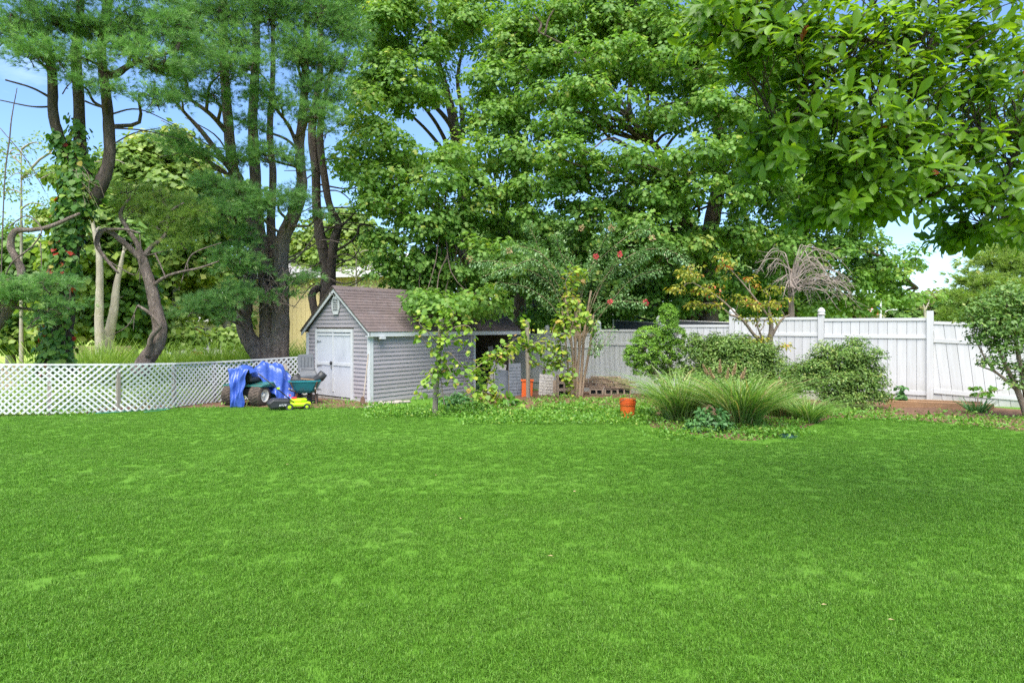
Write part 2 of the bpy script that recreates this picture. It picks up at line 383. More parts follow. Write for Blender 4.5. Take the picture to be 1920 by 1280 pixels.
for _k, (_p, _c) in enumerate(((0.0, (0.55, 0.6, 0.55)), (0.5, (1, 1, 1)), (0.82, (1.25, 1.2, 1.3)), (1.0, (1.9, 1.35, 3.0)))): ee_[_k].position = _p; ee_[_k].color = (*_c, 1)
L_.new(ge_.outputs['Random Per Island'], rr_.inputs[0])
mv_ = N_.new('ShaderNodeMixRGB'); mv_.blend_type = 'MULTIPLY'; mv_.inputs[0].default_value = 1.0
L_.new(mx_.outputs[0], mv_.inputs[1]); L_.new(rr_.outputs[0], mv_.inputs[2]); L_.new(mv_.outputs[0], b_.inputs['Base Color'])
tr_ = N_.new('ShaderNodeBsdfTranslucent'); L_.new(mv_.outputs[0], tr_.inputs[0])
ms_ = N_.new('ShaderNodeMixShader'); ms_.inputs[0].default_value = 0.35
L_.new(b_.outputs[0], ms_.inputs[1]); L_.new(tr_.outputs[0], ms_.inputs[2]); L_.new(ms_.outputs[0], N_['Material Output'].inputs[0])
for l in list(b_.inputs['Normal'].links): L_.remove(l)
b_.inputs['Roughness'].default_value = 0.5; b_.inputs['Specular IOR Level'].default_value = 0.35
M['blade'] = mg

def axis(lo, hi, fine_lo, fine_hi, step, n_out=14):
    a = np.arange(fine_lo, fine_hi + 1e-6, step)
    left = fine_lo - np.geomspace(step, fine_lo - lo, n_out)[::-1] if lo < fine_lo else []
    right = fine_hi + np.geomspace(step, hi - fine_hi, n_out)
    return np.concatenate([left, a, right])
gx, gy = axis(-900, 900, -30, 30, 0.75), axis(-300, 1500, -8, 40, 0.75)
XX, YY = np.meshgrid(gx, gy)
ZZ = garr(XX, YY) - 0.012
far = np.clip((np.hypot(XX, YY) - 60) / 400, 0, 1)
ZZ = ZZ + far * 0
vv = np.stack([XX.ravel(), YY.ravel(), ZZ.ravel()], 1)
nx, ny = len(gx), len(gy)
ii = np.arange(nx * ny).reshape(ny, nx)
ff = np.stack([ii[:-1, :-1], ii[:-1, 1:], ii[1:, 1:], ii[1:, :-1]], -1).reshape(-1, 4)
ground = mesh_np('ground', vv, ff, M['meadow'], smooth=True); ground['kind'] = 'structure'; ground['label'] = 'sunlit yellow-green meadow beyond the fences'

LAWN_EDGE = [(-700, 800), (-400, 790), (0, 778), (180, 776), (260, 768), (420, 763), (560, 763), (600, 760), (690, 766), (770, 776), (815, 784), (870, 792),
             (930, 797), (1000, 795), (1100, 794), (1180, 796), (1235, 808), (1300, 822), (1380, 831), (1440, 834), (1500, 820), (1560, 792), (1620, 785),
             (1700, 787), (1800, 796), (1920, 806), (2400, 830), (2900, 850)]
_ex = np.array([e[0] for e in LAWN_EDGE], float); _ey = np.array([GP(*e).y for e in LAWN_EDGE])
def lawn_depth(px): return np.interp(px, _ex, _ey)
cols_ = np.arange(-700, 2901, 12.0)
rows_ = np.linspace(0, 1, 46)
LV = []
for t in rows_:
    d = 0.6 + (np.interp(cols_, [-700, 0, 280, 420, 575, 600, 930, 1026, 1373, 1744, 2330, 2900], [12, 12.1, 13.2, 15.2, 16.8, 21.5, 21.5, 20.4, 16.5, 13.9, 11.3, 9.5]) - 0.6) * t ** 1.4
    x = (cols_ - CX) * d / F
    LV.append(np.stack([x, d, garr(x, d)], 1))
LV = np.concatenate(LV); nc = len(cols_)
ii = np.arange(len(rows_) * nc).reshape(-1, nc)
ff = np.stack([ii[:-1, :-1], ii[:-1, 1:], ii[1:, 1:], ii[1:, :-1]], -1).reshape(-1, 4)
lawn = mesh_np('lawn', LV, ff, M['lawn'], smooth=True); lawn['kind'] = 'structure'; lawn['label'] = 'even green mown lawn'

def patch(name, pts, mat, dz, label, bumpy=0.0, n=26):
    """flat-ish sheet on the ground bounded by photo pixels, draped over g()"""
    w = [GP(*p) for p in pts]
    poly = spline([(p.x, p.y) for p in w] + [(w[0].x, w[0].y)], 6)[:-1]
    c = poly.mean(0)
    V, Fc = [], []
    K = 8
    for k in range(K + 1):
        for q in poly:
            p = c + (q - c) * (k / K)
            edge = 1 - (k / K) ** 3
            dzz = dz if k < K else 0.001
            V.append((p[0], p[1], g(p[0], p[1]) + dzz + bumpy * edge * R(0.0, 1.0)))
    m = len(poly)
    for k in range(K):
        for j in range(m):
            Fc.append((k * m + j, k * m + (j + 1) % m, (k + 1) * m + (j + 1) % m, (k + 1) * m + j))
    o = mesh_np(name, V, Fc, mat, smooth=True); o['kind'] = 'structure'; o['label'] = label
    return o
patch('soil', [(150, 777), (230, 771), (330, 765), (430, 763), (600, 765), (690, 763), (690, 750), (560, 742), (400, 745), (280, 752), (200, 760)], M['soil'], 0.008, 'bare brown earth in front of the lattice fence', 0.03)
patch('soil', [(1560, 783), (1640, 784), (1760, 792), (1850, 801), (1960, 812), (2150, 815), (2150, 775), (1920, 768), (1800, 756), (1660, 748), (1560, 760)], M['soil'], 0.012, 'dark mulch bed along the right-hand white fence', 0.05)
patch('soil', [(860, 775), (960, 778), (1010, 775), (1090, 772), (1190, 765), (1240, 752), (1200, 738), (1040, 732), (930, 735), (870, 745)], M['soil'], 0.012, 'littered brown earth by the open shed bay', 0.05)
patch('soil', [(1220, 800), (1330, 818), (1440, 822), (1560, 782), (1600, 765), (1500, 745), (1330, 735), (1240, 745), (1210, 770)], M['soil'], 0.010, 'shaded earth under the shrub bed', 0.04)

# grass blades of the lawn: one mass, tufts instanced on points spread over the lawn
def tuft_mesh(n, spread, h, w, k):
    rs = np.random.default_rng(k); V = []; Fc = []
    for i in range(n):
        a = rs.uniform(0, 6.283); r = spread * math.sqrt(rs.uniform(0, 1)); x0, y0 = r * math.cos(a), r * math.sin(a)
        th = rs.uniform(0, 6.283); L = h * rs.uniform(0.6, 1.25); lean = rs.uniform(0.1, 0.95); da = rs.uniform(0, 6.283)
        dx, dy = math.cos(da), math.sin(da); sx, sy = math.cos(th) * w / 2, math.sin(th) * w / 2
        b = len(V)
        m = (x0 + dx * L * lean * 0.3, y0 + dy * L * lean * 0.3, L * 0.55)
        t = (x0 + dx * L * lean, y0 + dy * L * lean, L * (1 - 0.45 * lean))
        V += [(x0 - sx, y0 - sy, -0.01), (x0 + sx, y0 + sy, -0.01), (m[0] + sx * .8, m[1] + sy * .8, m[2]), (m[0] - sx * .8, m[1] - sy * .8, m[2]), t]
        Fc += [(b, b + 1, b + 2), (b, b + 2, b + 3), (b + 3, b + 2, b + 4)]
    return np.array(V), np.array(Fc)
def hidden_src(name, V, Fc, mat):
    me = bpy.data.meshes.new(name); me.from_pydata([tuple(p) for p in V], [], [tuple(map(int, f)) for f in Fc]); me.materials.append(mat)
    return me
def scatter_points():
    out = []
    for d0, d1, rho in ((1.6, 3.6, 900), (3.6, 6, 520), (6, 9, 300), (9, 12, 200), (12, 18, 150)):
        lo, hi = -1000 if d0 < 2 else -420, 2400
        w = (hi - lo) * d1 / F
        n = int(rho * w * (d1 - d0))
        x = RNG.uniform((lo - CX) * d1 / F, (hi - CX) * d1 / F, n); y = RNG.uniform(d0, d1, n)
        px = CX + x * F / y
        ok = (px > lo) & (px < hi) & (y < lawn_depth(px) + RNG.normal(0, 0.06, n))
        out.append(np.stack([x, y, garr(x, y)], 1)[ok])
    return np.concatenate(out)
GPTS = scatter_points()
me = bpy.data.meshes.new('lawn_grass'); me.vertices.add(len(GPTS)); me.vertices.foreach_set('co', GPTS.astype(np.float32).ravel())
for nm, arr in (('rot', RNG.uniform(0, 6.283, len(GPTS))), ('siz', RNG.uniform(0.75, 1.25, len(GPTS)))):
    a = me.attributes.new(nm, 'FLOAT', 'POINT'); a.data.foreach_set('value', arr.astype(np.float32))
grass = link('lawn_grass', me); tag(grass, 'short mown green grass blades covering the lawn', 'grass', kind='stuff')
grass_src = []
for k in range(4):
    V, Fc = tuft_mesh(34, 0.058, 0.030, 0.0036, 40 + k)
    grass_src.append(hidden_src('grass_tuft', V, Fc, M['blade']))
ng = bpy.data.node_groups.new('grass_scatter', 'GeometryNodeTree')
ng.interface.new_socket('Geometry', in_out='INPUT', socket_type='NodeSocketGeometry')
ng.interface.new_socket('Geometry', in_out='OUTPUT', socket_type='NodeSocketGeometry')
gi, go = ng.nodes.new('NodeGroupInput'), ng.nodes.new('NodeGroupOutput')
iop = ng.nodes.new('GeometryNodeInstanceOnPoints'); iop.inputs['Pick Instance'].default_value = True
g2i = ng.nodes.new('GeometryNodeGeometryToInstance')
grass_col = bpy.data.collections.new('tuft_sources')
for k, sm in enumerate(grass_src):
    so = bpy.data.objects.new('grass_tuft', sm); grass_col.objects.link(so)
    oi = ng.nodes.new('GeometryNodeObjectInfo'); oi.inputs[0].default_value = so
    ng.links.new(oi.outputs['Geometry'], g2i.inputs[0])
ng.links.new(g2i.outputs[0], iop.inputs['Instance']); ng.links.new(gi.outputs[0], iop.inputs['Points'])
def named(nm):
    q = ng.nodes.new('GeometryNodeInputNamedAttribute'); q.data_type = 'FLOAT'; q.inputs[0].default_value = nm; return q
cx_ = ng.nodes.new('ShaderNodeCombineXYZ'); ng.links.new(named('rot').outputs[0], cx_.inputs[2])
ng.links.new(cx_.outputs[0], iop.inputs['Rotation']); ng.links.new(named('siz').outputs[0], iop.inputs['Scale'])
ng.links.new(iop.outputs[0], go.inputs[0])
mod = grass.modifiers.new('grass', 'NODES'); mod.node_group = ng

# ------------------------------------------------------------------ shared small meshes
_ub = MB().box((0, 0, 0), (1, 1, 1))
def unit_box(mat):
    key = 'ub_' + mat.name
    if key not in M: me = _ub.mesh('piece'); me.materials.append(mat); M[key] = me
    return M[key]
def piece(name, mat, parent, c, size, rot=(0, 0, 0)):
    """box piece sharing one mesh per material; c in the parent's frame"""
    return link(name, unit_box(mat), None, parent, c, rot, size)
def bar_piece(name, mat, parent, a, b, w, h, roll=0.0):
    """box from a to b (parent's frame), sharing mesh data; w across, h in the upward sense"""
    a, b = Vector(a), Vector(b); d = b - a; L = d.length; d = d.normalized()
    s = d.cross(Vector((0, 0, 1)))
    if s.length < 1e-4: s = Vector((1, 0, 0))
    s.normalize(); u = s.cross(d)
    Mx = Matrix((s, d, u)).transposed()
    o = link(name, unit_box(mat), None, parent)
    o.matrix_local = Matrix.Translation((a + b) / 2) @ Mx.to_4x4() @ Matrix.Diagonal((w, L, h, 1))
    return o

# ------------------------------------------------------------------ white vinyl fence
post_px = [945, 1026, 1122, 1236, 1373, 1540, 1744, 2000, 2330]
post_d = [21.8, 20.5, 19.2, 17.9, 16.6, 15.3, 14.0, 12.7, 11.4]
FP = [G(a, b) for a, b in zip(post_px, post_d)]
tops = [1.36, 1.39, 1.51, 1.65, 1.836, 1.80, 1.72, 1.74]
fo = thing('vinyl_fence', 'tall white vinyl privacy fence stepping along the back of the yard', 'fence', FP[6])
O = Vector(FP[6])
post_top = [1.40, 1.46, 1.60, 1.72, 1.90, 1.88, 1.96, 1.80]
for i, p in enumerate(FP[:8]):
    m = M['vinyl_old'] if i < 3 else M['vinyl']
    zt = post_top[i]
    po = piece('post', m, fo, Vector((p.x, p.y, (zt + p.z - 0.3) / 2)) - O, (0.128, 0.128, zt - p.z + 0.3), (0, 0, math.atan2(-1.3, 1.7)))
    if i not in (6,):
        cap = MB().lathe([(0.075, 0), (0.096, 0.012), (0.096, 0.03), (0.066, 0.045), (0.086, 0.075), (0.088, 0.105), (0.072, 0.145), (0.038, 0.178), (0.006, 0.195)], 12)
        co = cap.build('cap', m, None, smooth=True)
        co.location = Vector((p.x, p.y, zt + 0.001)) - O; co.parent = fo
for i in range(8):
    a, b = FP[i], FP[i + 1]
    m = M['vinyl_old'] if i < 3 else M['vinyl']
    d = (b - a); d.z = 0; L = d.length; d.normalize(); nrm = Vector((d.y, -d.x, 0))   # nrm faces the camera side
    if nrm.y > 0: nrm = -nrm
    ang = math.atan2(d.y, d.x)
    zb0, zb1 = a.z - 0.05, b.z - 0.05
    zt = tops[i]
    lean = math.radians(6.0) if i == 6 else 0.0
    nb = 11
    usable = L - 0.128; wdt = usable / nb
    for k in range(nb):
        s = 0.064 + wdt * (k + 0.5)
        zb = zb0 + (zb1 - zb0) * s / L
        H = zt - 0.03 - zb
        jit = R(-0.002, 0.002)
        if lean:
            Mx = Matrix((d, nrm * -1, Vector((0, 0, 1)))).transposed()
            Mx = Mx @ Matrix.Rotation(-lean, 3, 'Y')
            c = a + d * (s + 0.02 + math.sin(lean) * (0 - H * 0.0)) + nrm * jit
            c = Vector((c.x + d.x * math.sin(-lean) * 0, c.y, zb + H / 2 - 0.02))
            c = c + d * 0.06
            o = link('board', unit_box(m), None, fo)
            o.matrix_local = Matrix.Translation(c - O) @ Mx.to_4x4() @ Matrix.Diagonal((wdt - 0.009, 0.022, H, 1))
        else:
            c = a + d * s + nrm * jit
            piece('board', m, fo, Vector((c.x, c.y, zb + H / 2)) - O, (wdt - 0.009, 0.022, H), (0, 0, ang))
    if lean:
        w0 = a + d * 0.06; zt_, zb_ = zt - 0.05, a.z - 0.05
        MB().prism([Vector((w0.x, w0.y, zt_)) - O, (w0 + d * 0.06).xy.to_3d() + Vector((0, 0, zt_)) - O, (w0 + d * 0.24).xy.to_3d() + Vector((0, 0, zb_)) - O, Vector((w0.x, w0.y, zb_)) - O], nrm * -0.015).build('filler_board', m, fo)
    bk0, bk1 = a + d * 0.066 - nrm * 0.02, b - d * 0.066 - nrm * 0.02
    zc = (zt - 0.06 + max(zb0, zb1)) / 2
    bar_piece('backing', m, fo, Vector((bk0.x, bk0.y, zc)) - O, Vector((bk1.x, bk1.y, zc)) - O, 0.008, zt - 0.06 - max(zb0, zb1))
    drop = 0.10 if i == 6 else 0.0
    for zr0, hh, pr in ((zt - 0.035, 0.07, 0.028), (zt - 0.44, 0.085, 0.028), ((a.z + b.z) / 2 + 0.27, 0.10, 0.030)):
        A = a + d * 0.066; B = b - d * 0.066
        A = Vector((A.x, A.y, zr0)); B = Vector((B.x, B.y, zr0 - drop))
        bar_piece('rail', m, fo, A - O, B - O, pr * 2, hh)

# dark screened chain-link fence of the neighbour, just beyond the vinyl fence
co_ = thing('screened_fence', 'dark mesh-screened fence just behind the white fence', 'fence', G(1200, 20.2))
Oc = Vector(co_.location)
for a, b in (((1150, 20.8), (1236, 19.8)), ((1236, 19.8), (1380, 18.4))):
    pa, pb = G(*a), G(*b)
    A, B = Vector((pa.x, pa.y, 0.60)), Vector((pb.x, pb.y, 0.50))
    bar_piece('screen_panel', M['chain'], co_, A - Oc, B - Oc, 0.02, 2.4)
    MB().tube([pa - Oc, Vector((pa.x, pa.y, 1.84)) - Oc], 0.03, 8).build('post', M['steel'], co_)
    MB().tube([Vector((pa.x, pa.y, 1.81)) - Oc, Vector((pb.x, pb.y, 1.71)) - Oc], 0.02, 6).build('top_rail', M['steel'], co_)

# ------------------------------------------------------------------ white lattice fence
LP = [(-160, 12.1, 683, 777), (0, 12.2, 682, 776), (140, 12.6, 682.5, 774), (280, 13.3, 681.5, 768), (420, 15.3, 677, 752), (575, 16.9, 667.5, 745)]
lp = spline([(*P(px, 612, d)[:2], P(px, t, d).z, P(px, b, d).z) for px, d, t, b in LP], 24)
arc = np.concatenate([[0], np.cumsum(np.hypot(np.diff(lp[:, 0]), np.diff(lp[:, 1])))])
def lat(s): return [np.interp(s, arc, lp[:, k]) for k in range(4)]
lo = thing('lattice_fence', 'low white diagonal lattice fence left of the shed', 'fence', (lp[60][0], lp[60][1], g(lp[60][0], lp[60][1])))
Ol = Vector(lo.location)
pitch, LEN = 0.132, arc[-1]
k = -10
while k * pitch < LEN:
    for sgn in (1, -1):
        s0 = k * pitch + (0.03 if sgn < 0 else 0)
        H = 1.02
        sa, sb = (s0, s0 + H) if sgn > 0 else (s0 + H, s0)
        # clip along the length of the fence
        t0, t1 = 0.0, 1.0
        ts = sorted(((0 - sa) / (sb - sa), (LEN - sa) / (sb - sa)))
        t0, t1 = max(t0, ts[0]), min(t1, ts[1])
        if t1 - t0 < 0.06: continue
        q = []
        for t in (t0, t1):
            s = sa + (sb - sa) * t; x, y, zt, zb = lat(s)
            ds = lat(min(s + 0.05, LEN)); dn = lat(max(s - 0.05, 0)); tx, ty = ds[0] - dn[0], ds[1] - dn[1]; l = math.hypot(tx, ty)
            off = 0.004 if sgn > 0 else -0.004
            q.append(Vector((x + ty / l * off, y - tx / l * off, zb + (zt - 0.02 - zb) * t)))
        tang = (q[1] - q[0]).normalized(); nrm = Vector((ty / l, -tx / l, 0)); sd = tang.cross(nrm).normalized(); nrm = sd.cross(tang)
        o = link('slat', unit_box(M['lattice']), None, lo)
        o.matrix_local = Matrix.Translation((q[0] + q[1]) / 2 - Ol) @ Matrix((sd, tang, nrm)).transposed().to_4x4() @ Matrix.Diagonal((0.036, (q[1] - q[0]).length, 0.0068, 1))
    k += 1
for s in np.arange(0, LEN - 0.3, 1.22):
    a, b = lat(s), lat(min(s + 1.22, LEN))
    mid = lat(min(s + .61, LEN))
    A, B = Vector((a[0], a[1], a[2] - 0.012)), Vector((b[0], b[1], b[2] - 0.012))
    bar_piece('top_rail', M['lattice'], lo, A - Ol, B - Ol, 0.034, 0.035)
    dirn = (B - A).normalized(); back = Vector((-dirn.y, dirn.x, 0))
    if back.y < 0: back = -back
    c = A + back * 0.05
    piece('post', M['old_wood'], lo, Vector((c.x, c.y, (a[2] + a[3]) / 2 - 0.12)) - Ol, (0.06, 0.06, a[2] - a[3] + 0.2), (0, 0, math.atan2(dirn.y, dirn.x)))

# ------------------------------------------------------------------ the shed
SC = P(693.75, 612, 15.4); SZ = -0.318
so = thing('garden_shed', 'grey vinyl-sided shed with white double doors and brown shingle roof', 'shed', (SC.x, SC.y, SZ), math.atan2(0.775, 0.632))
W, LW, LR = 2.8, 3.84, 5.95        # width, length of the closed part, length of the roof
ZE = 1.376 - SZ; ZR = 2.655 - SZ; ZT = 1.493 - SZ        # fascia bottom, ridge, fascia top (heights above the floor)
sl = (ZR - ZT) / (W / 2 + 0.1)
def roof_z(y): return ZR - abs(y - W / 2) * sl
wall = MB()
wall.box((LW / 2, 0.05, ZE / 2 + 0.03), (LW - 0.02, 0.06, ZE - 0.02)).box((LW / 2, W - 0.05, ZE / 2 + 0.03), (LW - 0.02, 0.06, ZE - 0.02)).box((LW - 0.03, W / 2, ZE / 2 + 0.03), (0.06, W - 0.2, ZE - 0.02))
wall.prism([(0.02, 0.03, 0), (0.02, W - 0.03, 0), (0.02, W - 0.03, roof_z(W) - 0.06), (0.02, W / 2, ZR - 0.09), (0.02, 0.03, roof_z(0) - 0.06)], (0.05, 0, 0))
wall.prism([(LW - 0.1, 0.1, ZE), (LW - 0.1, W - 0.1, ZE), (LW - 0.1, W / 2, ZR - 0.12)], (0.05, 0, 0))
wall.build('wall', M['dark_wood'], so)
EX = 0.1045
def board_side(z, x0, x1):
    y0 = 0.012
    vs = [(x, *q) for x in (x0, x1) for q in ((y0, z), (y0 - 0.026, z), (y0 - 0.013, z + EX * 0.62), (y0 - 0.004, z + EX + 0.004), (y0, z + EX + 0.004))]
    n = 5
    return vs, [tuple(range(n - 1, -1, -1)), tuple(range(n, 2 * n))] + [(i, (i + 1) % n, n + (i + 1) % n, n + i) for i in range(n)]
z = 0.02; nside = 0
while z + EX < ZE + 0.02:
    v_, f_ = board_side(z, 0.09, LW - 0.02)
    MB().add(v_, f_).build('siding_board', M['siding'], so)
    z += EX
def board_front(z, ya0, yb0, ya1, yb1):
    x0 = 0.012
    lo_ = [(x0, 0), (x0 - 0.026, 0), (x0 - 0.013, EX * 0.62), (x0 - 0.004, EX + 0.004), (x0, EX + 0.004)]
    vs = []
    for side in (0, 1):
        for x, dz in lo_:
            t = min(dz / EX, 1.0)
            y = (ya0 + (ya1 - ya0) * t) if side == 0 else (yb0 + (yb1 - yb0) * t)
            vs.append((x, y, z + dz))
    n = 5
    return vs, [tuple(range(n - 1, -1, -1)), tuple(range(n, 2 * n))] + [(i, (i + 1) % n, n + (i + 1) % n, n + i) for i in range(n)]
D0, D1, DT = 0.665, 2.34, 1.84       # door frame, along the front; its top
z = 0.02
while z < ZR - 0.28:
    def ins(zz): return max(0.10, (zz - (roof_z(0) - 0.10)) / sl)
    a0, a1 = ins(z), ins(z + EX)
    segs = [(a0, W - a0, a1, W - a1)]
    if z < DT: segs = [(a0, D0 - 0.005, a1, D0 - 0.005), (D1 + 0.005, W - a0, D1 + 0.005, W - a1)]
    for s_ in segs:
        if s_[1] - s_[0] < 0.08: continue
        v_, f_ = board_front(z, *s_)
        MB().add(v_, f_).build('siding_board', M['siding'], so)
    z += EX
for yc, xc in ((0.05, 0.05),):
    MB().box((0.035, 0.035, ZE / 2 + 0.035), (0.11, 0.11, ZE + 0.05)).build('corner_trim', M['white'], so)
MB().box((0.035, W - 0.035, ZE / 2 + 0.035), (0.11, 0.11, ZE + 0.05)).build('corner_trim', M['white'], so)
MB().box((LW + 0.02, 0.03, ZE / 2 + 0.0), (0.085, 0.085, ZE + 0.0)).build('post', M['white'], so)
MB().box((LR - 0.25, 0.05, ZE / 2 + 0.0), (0.10, 0.10, ZE + 0.0)).build('post', M['old_wood'], so)
MB().box((LR - 0.25, W - 0.05, ZE / 2 + 0.0), (0.10, 0.10, ZE + 0.0)).build('post', M['old_wood'], so)
for k in range(12):
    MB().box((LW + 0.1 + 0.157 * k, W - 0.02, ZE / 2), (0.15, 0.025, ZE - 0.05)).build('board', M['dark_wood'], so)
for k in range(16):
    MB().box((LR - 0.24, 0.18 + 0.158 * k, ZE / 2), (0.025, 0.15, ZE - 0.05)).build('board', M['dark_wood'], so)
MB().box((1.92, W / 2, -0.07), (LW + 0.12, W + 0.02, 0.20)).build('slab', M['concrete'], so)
# roof: deck, shingle courses, ridge, fascia, rakes
X0 = -0.13
deck = MB()
for sg in (0, 1):
    ye = -0.1 if sg == 0 else W + 0.1
    deck.prism([(X0, ye, ZT - 0.01), (X0, W / 2, ZR - 0.01), (X0, W / 2, ZR - 0.05), (X0, ye, ZT - 0.05)], (LR - X0, 0, 0))
roof = deck.build('roof', M['dark_wood'], so)
sv = Vector((0, W / 2 + 0.1, ZR - ZT)); SL = sv.length; sv.normalize(); sn = Vector((0, -sv.z, sv.y))
nco = 15; ce = SL / nco
for sg in (0, 1):
    for k in range(nco):
        lap = 0.02
        a = Vector((0, -0.13, ZT - 0.01 - 0.03 * sl)) + sv * (ce * k)
        q = [a + sn * 0.004, a + sn * 0.020, a + sv * (ce + lap) + sn * 0.007, a + sv * (ce + lap) + sn * 0.001]
        if sg: q = [Vector((0, W - p.y, p.z)) for p in q]
        MB().prism([(X0 - 0.02, p.y, p.z) for p in q], (LR - X0 + 0.04, 0, 0)).build('shingle_course', M['shingle'], roof)
MB().prism([(X0 - 0.02, W / 2 - 0.12, ZR - 0.12 * sl + 0.022), (X0 - 0.02, W / 2, ZR + 0.03), (X0 - 0.02, W / 2 + 0.12, ZR - 0.12 * sl + 0.022), (X0 - 0.02, W / 2, ZR + 0.005)], (LR - X0 + 0.04, 0, 0)).build('ridge_cap', M['shingle'], roof)
MB().box(((LR + X0) / 2, -0.105, (ZE + ZT) / 2 - 0.02), (LR - X0, 0.03, ZT - ZE + 0.02)).build('fascia', M['white'], so)
MB().box(((LR + X0) / 2, -0.03, ZE - 0.02), (LR - X0 - 0.02, 0.13, 0.02)).build('soffit', M['white'], so)
for sg in (0, 1):
    pts = [(X0 + 0.02, -0.12, ZT - 0.02), (X0 + 0.02, W / 2, ZR - 0.012), (X0 + 0.02, W / 2, ZR - 0.15), (X0 + 0.02, -0.12, ZT - 0.14)]
    if sg: pts = [(p[0], W - p[1], p[2]) for p in pts]
    MB().prism(pts, (0.03 if sg == 0 else 0.028, 0, 0)).build('rake_board', M['white'], so)
# doors
MB().box((-0.02, D0 + 0.04, DT / 2), (0.05, 0.085, DT)).box((-0.02, D1 - 0.04, DT / 2), (0.05, 0.085, DT)).box((-0.022, (D0 + D1) / 2, DT - 0.03), (0.05, D1 - D0, 0.085)).build('door_frame', M['white'], so)
mid = (D0 + D1) / 2 + 0.02
for nm, y0, y1, dx in (('door', D0 + 0.085, mid - 0.004, 0.0), ('door', mid + 0.004, D1 - 0.085, 0.004)):
    do = MB().box((-0.004 - dx, (y0 + y1) / 2, 0.06 + (DT - 0.14) / 2), (0.03, y1 - y0, DT - 0.16)).build(nm, M['door'], so)
    MB().box((-0.028 - dx, (y0 + y1) / 2, 0.92), (0.018, y1 - y0 - 0.02, 0.075)).build('brace', M['white'], do)
    MB().box((-0.028 - dx, (y0 + y1) / 2, DT - 0.14), (0.016, y1 - y0 - 0.03, 0.05)).build('brace', M['white'], do)
    if dx:
        for hz in (0.22, 0.86, 1.52):
            h = MB().prism([(-0.042, D1 - 0.06, hz - 0.055), (-0.042, D1 - 0.06, hz + 0.055), (-0.042, D1 - 0.12, hz + 0.02), (-0.042, D1 - 0.30, hz), (-0.042, D1 - 0.12, hz - 0.02)], (0.008, 0, 0))
            h.build('hinge', M['steel'], do)
    else:
        MB().box((-0.028, y1 + 0.01, 0.55 + 0.45), (0.02, 0.05, DT - 0.2)).build('door_stop', M['white'], do)
MB().lathe([(0.001, 0), (0.045, 0.005), (0.045, 0.03), (0.02, 0.05), (0.001, 0.052)], 12, (-0.045, mid + 0.06, 0.95), Matrix.Rotation(-math.pi / 2, 3, 'Y')).build('door_latch', M['black'], so)
MB().box((-0.052, mid + 0.06, 0.86), (0.012, 0.03, 0.12)).build('door_latch', M['steel'], so)
# gable vent
vz, vy = 2.17 - SZ, W / 2
vent = MB().prism([(-0.02, vy + a, vz + b) for a, b in ((-0.08, 0.25), (0.08, 0.25), (0.17, 0.10), (0.17, -0.08), (0.10, -0.25), (-0.10, -0.25), (-0.17, -0.08), (-0.17, 0.10))], (-0.03, 0, 0)).build('gable_vent', M['white'], so)
for k in range(7):
    z_ = vz - 0.14 + 0.047 * k
    MB().box((-0.052, vy, z_), (0.006, 0.20, 0.018)).build('louvre_slot', M['black'], vent)
    MB().box((-0.057, vy, z_ + 0.022), (0.014, 0.22, 0.016)).build('louvre', M['white'], vent)
MB().tube([(-0.06, vy + 0.02, vz + 0.24), (-0.20, vy + 0.01, vz + 0.31), (-0.24, vy, vz + 0.27)], 0.014, 8).build('lamp_bracket', M['steel'], so)
fl = MB().box((0.28, -0.13, ZE - 0.065), (0.15, 0.10, 0.055)).build('flood_light', M['white'], so)
MB().lathe([(0.03, 0), (0.03, 0.05), (0.012, 0.06)], 10, (0.28, -0.13, ZE - 0.15)).build('sensor', M['grey_plastic'], fl)
SHED = so

# ------------------------------------------------------------------ far buildings and fences
def far_house(name, label, pts, zt, wallmat, rise, windows, door=None):
    a, b = pts; d = Vector((b.x - a.x, b.y - a.y, 0)); L = d.length; d.normalize(); nrm = Vector((-d.y, d.x, 0))
    o = thing(name, label, 'house', a, math.atan2(d.y, d.x))
    Dp = 6.0
    MB().box((L / 2, Dp / 2, zt / 2), (L, Dp, zt)).build('wall', wallmat, o)
    r = MB().prism([(-0.4, -0.5, zt), (-0.4, Dp / 2, zt + rise), (-0.4, Dp + 0.5, zt), (-0.4, Dp + .5, zt + 0.15), (-0.4, Dp / 2, zt + rise + 0.2), (-0.4, -0.5, zt + 0.15)], (L + 0.8, 0, 0)).build('roof', M['house_roof'], o)
    MB().box((L / 2, -0.52, zt + 0.08), (L + 0.8, 0.04, 0.2)).build('fascia', M['white'], o)
    for x, z_, w, h in windows:
        wo = MB().box((x, -0.03, z_), (w, 0.06, h)).build('window', M['white'], o)
        for q in (-1, 1):
            MB().box((x + q * w * 0.23, -0.07, z_), (w * 0.38, 0.03, h - 0.16)).build('pane', M['glass'], wo)
    if door:
        x, w, h = door
        dd = MB().box((x, -0.03, h / 2), (w, 0.06, h)).build('door', M['house_door'], o)
        MB().box((x + w * 0.38, -0.08, h * 0.48), (0.08, 0.05, 0.12)).build('handle', M['steel'], dd)
    return o
h1 = far_house('bungalow', 'pale bungalow with grey roof and red-brown door seen under the pines', (G(330, 44), G(520, 48)), 2.5, M['house_wall'], 2.6, [(1.9, 1.45, 0.5, 1.2), (4.2, 1.4, 1.5, 1.2), (6.6, 1.4, 1.4, 1.2)], (1.32, 0.75, 2.0))
